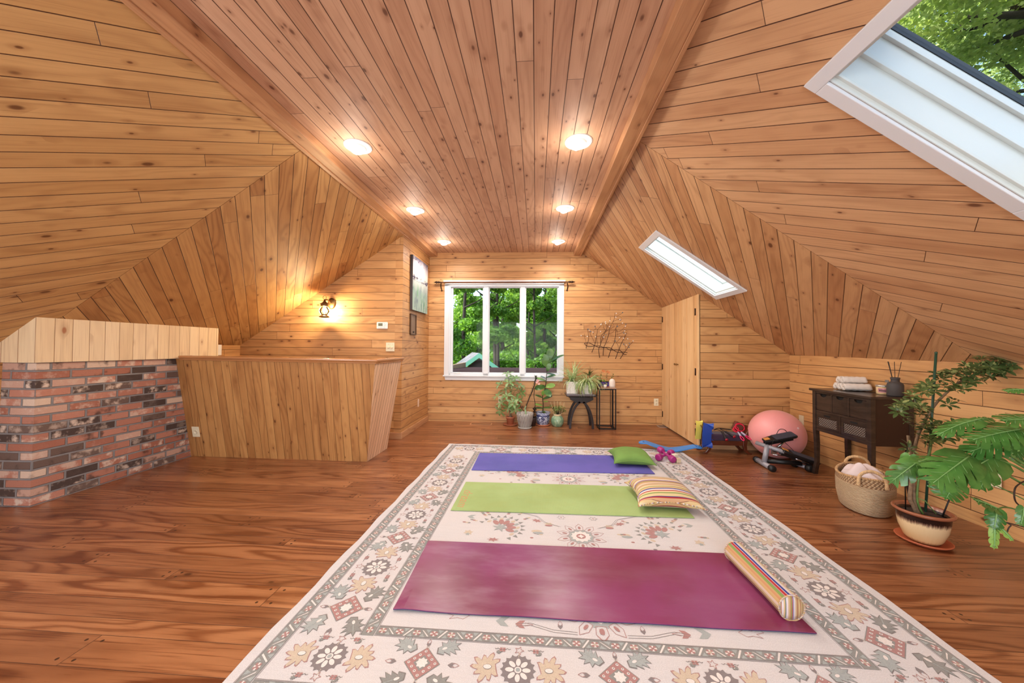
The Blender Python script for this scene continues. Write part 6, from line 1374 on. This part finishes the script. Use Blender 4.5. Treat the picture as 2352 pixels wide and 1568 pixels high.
for k in range(80):
    a = 2 * PI * k / 80; rb.ball((.228 * math.cos(a), .155 * math.sin(a), .262 + .014 * math.cos(2 * a)), .0105, 8, sc=(1, 1, .8))
rb.build('braided_rim', plain('braid', S(186, 150, 108), .85, var=.25, vscale=60, bump=.6), bk)
for sx in (-1, 1):
    m = MB(); pth = smoothpath([(sx * .225, -.072, .22), (sx * .226, -.068, .28), (sx * .222, -.045, .315), (sx * .214, 0, .33), (sx * .222, .045, .315), (sx * .226, .068, .28), (sx * .225, .072, .22)], 7); m.tube(pth, [.010 + .0016 * (i % 2) for i in range(len(pth))], 10); m.build('handle', plain('wrapped_handle', S(206, 172, 128), .8, var=.2, vscale=90, bump=.8), bk)
blk = thing('white_blanket', (2.52, 2.865, .17), 'crumpled white blanket piled in the basket', 'blanket', math.radians(59))
m = MB(); n = 60; vs = []; fs = []; rb_ = random.Random(2); ws_ = [(rb_.uniform(0, 6.28), rb_.uniform(14, 34), rb_.uniform(0, 6.28)) for _ in range(9)]
for j in range(n + 1):
    for i in range(n + 1):
        u, v = -1 + 2 * i / n, -1 + 2 * j / n; k = math.sqrt(max(1e-9, (1 - v * v / 2))); k2 = math.sqrt(max(1e-9, 1 - u * u / 2)); X, Y = u * k, v * k2; r2 = X * X + Y * Y
        w_ = sum(math.sin((math.cos(a) * X + math.sin(a) * Y) * f * .35 + p0 + 1.2 * math.sin(3 * X + p0)) for a, f, p0 in ws_) / 9
        vs.append((X * .203, Y * .134, .120 * math.sqrt(max(0, 1 - r2)) + .10 * w_ * (1 - r2 * .6) ** 1 + .012 + .02 * X))
for j in range(n):
    for i in range(n): a = j * (n + 1) + i; fs.append((a, a + 1, a + n + 2, a + n + 1))
m.add(vs, fs, 0, True); m.build('blanket_folds', plain('white_fleece', S(226, 212, 214), .95, bump=.4, bscale=300, Sheen_Weight=.3), blk, subd=1)

# ------------------------------------------------------------------ schefflera in a glazed pot
sp = FL(2124, 1246); sch = thing('potted_schefflera', (2.44, 2.385, 0), 'leaning schefflera in a cream and dark brown glazed pot by the right wall', 'plant')
TER2 = plain('orange_terracotta', S(178, 92, 58), .5, var=.08)
m = MB(); m.lathe([(1e-6, 0), (.10, 0), (.122, .014), (.126, .022), (.118, .022), (.10, .008), (1e-6, .008)], 44); m.build('saucer', TER2, sch)
def glaze():
    t = NT('drip_glaze'); x, y, z = t.sep(t.obj()); a = t.M('ARCTAN2', y, x); n = t.noise(t.comb(t.M('MULTIPLY', a, 5), t.M('MULTIPLY', z, 4), 0), 3, 4, .7)
    e = t.M('ADD', z, t.M('MULTIPLY_ADD', n, .05, -.025)); c = t.ramp(t.M('DIVIDE', e, .25), [(0, S(150, 112, 74)), (.12, S(214, 180, 130)), (.5, S(226, 200, 156)), (.57, S(120, 90, 72)), (.61, S(40, 24, 20)), (1, S(34, 20, 18))])
    c = t.mix(t.step(z, .181, .184), c, S(150, 92, 66)); t.set(Base_Color=c, Roughness=.2); return t.m
pot(sch, [(1e-6, .01), (.072, .01), (.086, .03), (.108, .09), (.116, .14), (.119, .175), (.124, .182), (.136, .190), (.137, .200), (.126, .204), (.114, .196), (.112, .165), (1e-6, .165)], glaze(), 48, soil=(.112, .168))
def SQ(px, py, dy=0.0): return PY(px, py, 2.385 + dy) - sch.location
trunk = MB()
trunk.tube(smoothpath([(-.03, .0, .165), SQ(2098, 1160), SQ(2090, 1145), SQ(2093, 1110), SQ(2095, 1060), SQ(2090, 1030), SQ(2086, 1000)], 5), [.012 - .004 * i / 30 for i in range(31)], 8)
trunk.tube(smoothpath([(-.02, .0, .165), SQ(2100, 1150), SQ(2097, 1075), SQ(2099, 1040, .02), SQ(2112, 990, .04), SQ(2140, 940, .06), SQ(2160, 915, .08), SQ(2200, 880, .10), SQ(2240, 860, .12), SQ(2300, 835, .10)], 5), [.010 - .004 * i / 45 for i in range(46)], 8)
trunk.build('trunk', BARK, sch)
st = MB(); st.tube(smoothpath([(.005, .0, .165), SQ(2107, 1150, -.01), SQ(2110, 1100, -.01), SQ(2120, 1060), SQ(2135, 1040), SQ(2140, 1000)], 5), .006, 7); st.tube([SQ(2110, 1100, -.01), SQ(2130, 1075), SQ(2150, 1050)], .004, 6); st.tube([SQ(2097, 1140), SQ(2125, 1150, -.03), SQ(2150, 1180, -.05)], .003, 5)
rp_ = random.Random(17); lf = MB()
hd = []
def cluster(px, py, rad, n, dy=0.0):
    for k in range(n):
        a = rp_.uniform(0, 2 * PI); r_ = rad * math.sqrt(rp_.random()); hd.append((SQ(px + r_ * math.cos(a), py + r_ * .72 * math.sin(a), dy + rp_.uniform(-.05, .05)), SQ(px, py + rad * .4, dy)))
for c in ((2080, 935, 26, 9), (2068, 960, 20, 5), (2105, 950, 25, 7), (2115, 915, 22, 6, .03), (2140, 985, 30, 10), (2165, 1000, 26, 8), (2120, 1020, 24, 7), (2085, 1020, 20, 4), (2150, 890, 28, 9, .05), (2185, 872, 32, 12, .08), (2215, 858, 32, 13, .09), (2240, 865, 28, 10, .1), (2265, 830, 34, 13, .1), (2290, 845, 34, 12, .1), (2320, 845, 30, 9, .1), (2340, 830, 26, 6, .08), (2175, 925, 16, 2, .05), (2205, 900, 14, 2, .06), (2130, 1080, 16, 3), (2190, 980, 14, 2)): cluster(c[0], c[1], c[2], max(2, int(c[3] * .72)), *(c[4:]))
for p_, b_0 in hd:
    st.tube([b_0 * .35 + p_ * .65 + Vector((0, 0, -.01)), p_], .0014, 4); ax = (p_ - b_0); ax = ax.normalized() * .7 + Vector((-.1, -.5, .8)) if ax.length > 1e-4 else Vector((0, -.5, .8)); whorl(lf, p_, ax, rp_.choice((6, 7, 8)), .052, .019, 1.15, .8, nseg=4, stalk=.009)
st.build('stems', GSTEM, sch); lf.build('leaves', G_SCH, sch)
STK = plain('green_stake', S(38, 72, 56), .4)
for a, b, r_ in ((SQ(2125, 1185, .03), SQ(2150, 810, .06), .0065), ((-.06, .04, .166), SQ(2078, 1040, .03), .003), (SQ(2163, 1190, -.03), SQ(2195, 1110, .0), .004)):
    m = MB(); m.tube([a, b], r_, 8); m.ball(b, r_ * 1.25, 10); m.build('plant_stake', STK if r_ > .005 else BLACK, sch)

# ------------------------------------------------------------------ monstera reaching in from the right
mo_y = 1.80
mon = thing('potted_monstera', (2.80, 1.62, 0), 'big monstera with split leaves reaching in from the right edge', 'plant')
def MQ(px, py, y): return PY(px, py, y) - mon.location
m = MB(); m.lathe([(1e-6, 0), (.12, 0), (.15, .26), (.155, .28), (.145, .28), (.14, .25), (1e-6, .25)], 36); m.build('pot', TER2, mon); s = MB(); s.lathe([(1e-6, .258), (.142, .252)], 24); s.build('soil', SOIL, mon)
def monleaf(base, tip, W, nrm, bend=.35, lobes=5, cut=.42, mt=None):
    """a monstera leaf: midrib strip plus lobes that leave it on both sides and join near the rib"""
    b, tpt = Vector(base), Vector(tip); d = (tpt - b); L = d.length; d.normalize(); n = Vector(nrm); n = (n - d * n.dot(d)).normalized(); s_ = d.cross(n); m = MB()
    def P_(u, v):  # u along (0..1), v across (-1..1 times half width)
        z = -bend * L * .5 * (u ** 2) - .22 * W * abs(v) ** 1.8 * .5 + .03 * W * math.sin(u * 16) * abs(v); return b + d * (u * L) + s_ * (v * W / 2) + n * z
    def half(u): return max(.05, math.sin(PI * min(1, (u * .72 + .26))) ** .55 * (1.08 - .3 * u))
    for sg in (-1, 1):
        for k in range(lobes):
            u0, u1 = k / lobes, (k + 1) / lobes; g = (u1 - u0); vs = []; fs = []; NR = 8
            for i in range(NR + 1):
                t = i / NR; sweep = .22 * t ** 1.3; gap_ = 0 if t < cut else (t - cut) / (1 - cut)
                pinch = g * .26 * gap_ ** .9; a0 = u0 + sweep + (pinch if k > 0 or gap_ > .6 else 0); a1 = u1 + sweep - pinch * .55; vmax = half((u0 + u1) / 2 + .04)
                if k == lobes - 1: a1 = min(a1, 1.0 - .0 + .03 * (1 - t)); 
                if k == 0: a0 = -.12 * math.sin(PI * min(1, t * 1.0)) + .04 * t
                mid_ = (a0 + a1) / 2; vs += [P_(a0, sg * t * half(u0)), P_(mid_, sg * t * (half(u0) + half(u1)) / 2 * 1.07), P_(a1, sg * t * half(u1))]
            for i in range(NR): a = i * 3; fs += [(a, a + 1, a + 4, a + 3), (a + 1, a + 2, a + 5, a + 4)]
            m.add(vs, fs, 0, True)
    tipw = MB(); m.add([P_(.9, -.16), P_(.9, .16), P_(1.04, .05), P_(1.12, 0), P_(1.04, -.05)], [(0, 1, 2, 3, 4)], 0, True)
    o = m.build('leaf', mt or G_MON, mon); r = MB(); r.tube([P_(u, 0) + n * .002 for u in [i / 8 for i in range(9)]], [.0035 - .0003 * i for i in range(9)], 6)
    for sg in (-1, 1):
        for k in range(lobes): r.tube([P_((k + .4) / lobes, 0) + n * .001, P_((k + .5) / lobes + .12, sg * .5 * half(k / lobes)) + n * .001], [.0016, .0006], 4)
    r.build('leaf_veins', plain('pale_vein', S(120, 164, 96), .4), o); return o
y1 = 1.78
monleaf(MQ(2225, 1048, y1), MQ(2158, 1095, y1 - .12), .16, (-.35, -.75, .75), .3)
monleaf(MQ(2285, 1045, y1 + .02), MQ(2214, 1088, y1 - .08), .17, (-.2, -.8, .75), .25)
monleaf(MQ(2170, 1060, y1 + .05), MQ(2120, 1055, y1), .11, (-.3, -.5, .9), .4, 5)
monleaf(MQ(2190, 1105, y1 - .02), MQ(2178, 1145, y1 - .03), .14, (-.1, -.9, .5), .3, 5)
monleaf(MQ(2110, 1060, y1 + .06), MQ(2050, 1100, y1 + .06), .10, (-.1, -.6, .8), .5, 4)
monleaf(MQ(2090, 1045, y1 + .1), MQ(2085, 1095, y1 + .08), .07, (-.8, -.6, .3), .4, 4)
monleaf(MQ(2244, 965, y1), MQ(2165, 975, y1 - .05), .085, (0, -.3, 1), .5, 5)
monleaf(MQ(2240, 965, y1), MQ(2280, 955, y1), .05, (0, -.4, 1), .4, 4)
monleaf(MQ(2350, 985, y1 - .06), MQ(2240, 1000, y1 - .10), .16, (0, -.45, 1), .2, 7, .3)
monleaf(MQ(2345, 1000, y1), MQ(2235, 1028, y1), .13, (.1, -.6, .9), .3, 7, .3)
monleaf(MQ(2400, 965, y1 - .1), MQ(2310, 958, y1 - .12), .12, (0, -.5, 1), .2, 6)
monleaf(MQ(2275, 1060, y1 + .12), MQ(2258, 1125, y1 + .12), .11, (-.3, -.9, .3), .3, 5)
monleaf(MQ(2350, 1030, y1 + .1), MQ(2318, 1045, y1 + .1), .13, (-.1, -.8, .5), .2, 5)
monleaf(MQ(2291, 1168, y1 - .12), MQ(2246, 1145, y1 - .14), .07, (-.2, -.5, .9), .2, 4, .6)
monleaf(MQ(2290, 1170, y1 - .12), MQ(2286, 1212, y1 - .14), .06, (-.6, -.8, .2), .3, 4, .6)
monleaf(MQ(2290, 1205, y1 - .12), MQ(2330, 1240, y1 - .16), .035, (0, -.6, .9), .2, 3, .7, G_LIME)
monleaf(MQ(2284, 1212, y1 - .12), MQ(2286, 1260, y1 - .13), .032, (-.5, -.9, .1), .2, 3, .7, G_LIME)
monleaf(MQ(2352, 895, y1), MQ(2312, 893, y1), .05, (0, -.4, 1), .3, 4, .7)
monleaf(MQ(2352, 1165, y1 - .1), MQ(2348, 1205, y1 - .12), .04, (-.5, -.9, .1), .3, 4, .7)
crown = Vector((0.02, .02, .25)); pe = MB()
for a, c, r_ in (((2243, 967), (2300, 1030), .006), ((2250, 1045), (2330, 1100), .005), ((2292, 1168), (2340, 1172), .0035), ((2285, 1045), (2330, 1060), .005), ((2275, 1060), (2330, 1070), .005), ((2350, 985), (2380, 1060), .006), ((2180, 1062), (2300, 1085), .003), ((2110, 1060), (2180, 1062), .0025)):
    pe.tube(smoothpath([MQ(*a, y1), MQ(*c, y1), crown * .4 + MQ(*c, y1) * .6 + Vector((.06, 0, -.05)), crown], 6), r_, 7)
pe.build('petioles', GSTEM, mon)
m = MB(); m.tube(smoothpath([MQ(2352, 1105, y1), MQ(2332, 1120, y1 - .05), MQ(2332, 1150, y1 - .05), MQ(2352, 1168, y1)], 6), .003, 6); m.tube(smoothpath([MQ(2312, 1225, y1 - .1), MQ(2322, 1207, y1 - .1), MQ(2352, 1210, y1 - .1), crown], 6), .0025, 6); m.build('aerial_roots', DSTEM, mon)
# ------------------------------------------------------------------ outside: ground, roofs, trees
gr = NT('woodland_ground'); gr.set(Base_Color=gr.mix(gr.noise(gr.obj(), 1.5, 5), S(60, 84, 40), S(96, 100, 60)), Roughness=.95)
m = MB(); m.box((5, 22, -3.3), (90, 60, .2)); o = m.build('ground_outside', gr.m); tag(o, 'shaded green and brown ground of the woodland beyond the window', 'ground'); o['kind'] = 'structure'
RF = planks('weathered_shingles', .09, .7, [S(92, 66, 70), S(120, 96, 98), S(146, 124, 124)], .6, knot=.0, rings=.5, streak=.8, gap=.008)
pr_ = thing('porch_roof', (-.6, 7.4, .56), 'low purple-brown shingled roof just outside the window', 'roof')
m = MB(); m.prism([(-4.2, -1.6, .17), (3.8, -1.6, .17), (3.8, 2.2, .05), (-4.2, 2.2, .05)], (0, 0, .03)); m.build('roof_plane', RF, pr_, uv=((0, 0, 0), (1, 0, 0), (0, 1, 0)))
m = MB()
for k in range(14): y = -1.5 + k * .27; m.bb((-4.2, y, .17 - (y + 1.6) * .0316 + .03), (3.8, y + .03, .17 - (y + 1.6) * .0316 + .05))
m.build('shingle_butts', plain('shingle_edge', S(70, 50, 52), .8), pr_)
pb_ = thing('roof_fascia', (-2.0, 8.6, .62), 'brown plywood-faced parapet at the lower left of the window view', 'fascia')
a1, a2 = PY(1030, 840, 7.6), PY(1070, 832, 9.4)
m = MB(); m.prism([a1 - pb_.location + Vector((0, 0, -.25)), a2 - pb_.location + Vector((0, 0, -.25)), a2 - pb_.location, a1 - pb_.location], (-.06, .02, 0)); m.build('fascia_board', plain('plywood', S(150, 122, 92), .8, var=.15), pb_)
ga = PY(1101, 813, 9.6); gh = thing('shed_roof', (ga.x, 9.6, 0), 'little gabled roof with green trim seen through the window', 'roof')
sl = 1.0; wv_ = .62
gzt = ga.z
grm = plain('grey_shingles', S(104, 102, 106), .8, var=.35, vscale=5); grn = plain('green_trim', S(96, 166, 140), .6)
for sx in (-1, 1):
    m = MB(); m.prism([(0, 0, gzt), (sx * wv_, 0, gzt - wv_ * sl * .72), (sx * wv_ - .5, 1.6, gzt - wv_ * sl * .72), (-.5, 1.6, gzt)], (0, 0, .03)); m.build('roof_slope', grm, gh)
    m = MB(); m.prism([(0, -.04, gzt - .10), (sx * wv_, -.04, gzt - wv_ * sl * .72 - .10), (sx * wv_, -.04, gzt - wv_ * sl * .72 + .03), (0, -.04, gzt + .03)], (0, .04, 0)); m.build('barge_board', grn, gh)
m = MB(); m.prism([(-.58, .1, gzt - .55), (.58, .1, gzt - .55), (0, .1, gzt - .1)], (0, .05, 0)); m.build('gable_wall', plain('dark_gable', S(54, 52, 50), .8), gh)

def treeleaf(name, c, c2, tr=.45):
    t = NT(name); g = t.t.nodes.new('ShaderNodeObjectInfo'); n = t.noise(t.obj(), .9, 3); n2 = t.noise(t.obj(), 7, 2); col = t.mix(t.step(t.M('ADD', t.M('MULTIPLY', n, .6), t.M('MULTIPLY', n2, .4)), .38, .62), c, c2)
    t.set(Base_Color=col, Roughness=.5); x = t.t.nodes.new('ShaderNodeBsdfTranslucent'); t.L(t.mix(1.0, col, (1.5, 1.5, .9, 1), 'MULTIPLY'), x.inputs[0]); mx = t.t.nodes.new('ShaderNodeMixShader'); mx.inputs[0].default_value = tr; t.L(t.b.outputs[0], mx.inputs[1]); t.L(x.outputs[0], mx.inputs[2]); t.L(mx.outputs[0], t.out.inputs[0]); return t.m
TL3 = treeleaf('sunny_maple_foliage', S(124, 146, 84), S(186, 200, 134))
TL1, TL2 = treeleaf('maple_foliage', S(58, 104, 34), S(124, 168, 62)), treeleaf('beech_foliage', S(74, 120, 44), S(150, 186, 82)); TBK = plain('tree_bark', S(50, 42, 36), .9, bump=1, bscale=12, var=.3, vscale=4)
def canopy(seed, n, R_, Hh, ls, blobs=26):
    r = random.Random(seed); m = MB(); bl = []
    for k in range(blobs):
        a = r.uniform(0, 2 * PI); q = math.sqrt(r.random()); bl.append((q * R_ * math.cos(a), q * R_ * math.sin(a), r.uniform(-1, 1) * Hh * math.sqrt(1 - q * q * .8), r.uniform(.16, .36) * R_))
    V = m.V; Fs = m.F
    for k in range(n):
        b = bl[r.randrange(blobs)]; a = r.uniform(0, 2 * PI); z = r.uniform(-1, 1); s_ = math.sqrt(1 - z * z); q = r.random() ** .45; c = (b[0] + b[3] * s_ * math.cos(a) * q, b[1] + b[3] * s_ * math.sin(a) * q, b[2] + b[3] * z * q * .55)
        t1 = Vector((r.uniform(-1, 1), r.uniform(-1, 1), r.uniform(-.6, .6))).normalized(); t2 = t1.cross(Vector((r.uniform(-1, 1), r.uniform(-1, 1), r.uniform(-.2, 1)))).normalized(); L = ls * r.uniform(.6, 1.3); w = L * .38; c = Vector(c)
        i = len(V); V += [c - t1 * L * .5, c + t2 * w, c + t1 * L * .55, c - t2 * w]; Fs.append([i, i + 1, i + 2, i + 3]); m.M.append(0); m.S.append(False)
    m.open = True; return m
def tree(loc, seed, R_, Hh, zc0, n, ls, mt, label, tr=.16, group='woodland trees beyond the window', base=-3.2):
    t_ = thing('woodland_tree', loc, label, 'tree', 0, group)
    m = canopy(seed, n, R_, Hh, ls); m.V = [v + Vector((0, 0, zc0)) for v in m.V]; m.build('foliage', mt, t_)
    r = random.Random(seed); m = MB(); m.tube(smoothpath([(0, 0, base), (.05, 0, base + 3), (-.04, .1, zc0), (.1, 0, zc0 + Hh * .8)], 5), [tr * (1 - .55 * i / 15) for i in range(16)], 10)
    for k in range(7): z = zc0 + Hh * r.uniform(-.7, .4); a = r.uniform(0, 2 * PI); l = R_ * r.uniform(.5, .9); m.tube([(0, 0, z), (l * .5 * math.cos(a), l * .5 * math.sin(a), z + l * .25), (l * math.cos(a), l * math.sin(a), z + l * .6)], [tr * .35, tr * .22, tr * .08], 6)
    m.build('trunk', TBK, t_); return t_
trees = [((-2.6, 12.5, 0), 1, 1.8, 3.6, 1.6, 15000, .12, TL1, 'dense bright green tree filling the left window pane', .10), ((PY(1139, 760, 16.5).x, 16.5, 0), 2, 2.0, 3.5, 3.4, 9000, .13, TL2, 'broad tree with a thick dark trunk in the middle window pane', .20), ((PY(1228, 760, 14).x, 14.0, 0), 3, 1.2, 3.0, 3.4, 5500, .11, TL2, 'slim-trunked tree in the right window pane', .07), ((PY(1252, 760, 17).x, 17.0, 0), 4, 2.0, 3.8, 2.4, 9000, .14, TL1, 'tree at the right edge of the window view', .10)]
trees += [((-1.6, 14.5, 0), 11, 1.8, 2.6, 4.4, 11000, .13, TL2, 'tree with pale leaves behind the left and middle panes', .08), ((.6, 12.0, 0), 12, .9, 1.6, .0, 6000, .10, TL1, 'low leafy bush at the bottom of the right window pane', .04), ((-.4, 19.5, 0), 13, 3.0, 3.6, 1.2, 15000, .16, TL1, 'deep green tree behind the middle pane', .12), ((1.6, 19.0, 0), 14, 2.0, 3.0, 5.0, 12000, .16, TL2, 'high crown behind the right window pane', .10)]
for a in trees: tree(*a)
back = tree((-6.5, 22, 0), 5, 3.2, 5.5, 2.4, 16000, .2, TL1, 'wide tree of the back row, left end', .16)
for x, y, rz_, lb in ((-2.2, 24, 1, 'wide tree of the back row, second from the left'), (2.2, 23, 2.2, 'wide tree of the back row, third from the left'), (6.6, 22.5, 3.4, 'wide tree of the back row, right end')):
    c = copy_tree(back); c.location = (x, y, 0); c.rotation_euler.z = rz_; c['label'] = lb
far_ = tree((-9, 31, 0), 8, 4.2, 7.5, 3.0, 16000, .3, TL2, 'hazy tree far behind the others, left end', .16)
for x, rz_, lb in ((-3, 1, 'hazy tree far behind the others, left of the middle'), (3, 2.2, 'hazy tree far behind the others, right of the middle'), (9, 3.1, 'hazy tree far behind the others, right end')):
    c = copy_tree(far_); c.location = (x, 32, 0); c.rotation_euler.z = rz_; c['label'] = lb
sk = tree((10.2, 7.6, 0), 6, 4.2, 3.8, 7.6, 70000, .105, TL3, 'tall sunlit tree seen through the near skylight, left part', .2, 'trees over the skylight')
for (x, y, z), r_, lb in (((12.5, 3.8, 1.5), 2, 'tall sunlit tree seen through the near skylight, right part'), ((13.5, 9.5, 1.0), 3.3, 'tall tree farther back in the near skylight, behind the left one'), ((9.8, 5.2, -.2), 4.4, 'leafy tree low in the near skylight, nearest the glass')):
    c = copy_tree(sk); c.location = (x, y, z); c.rotation_euler.z = r_; c['label'] = lb
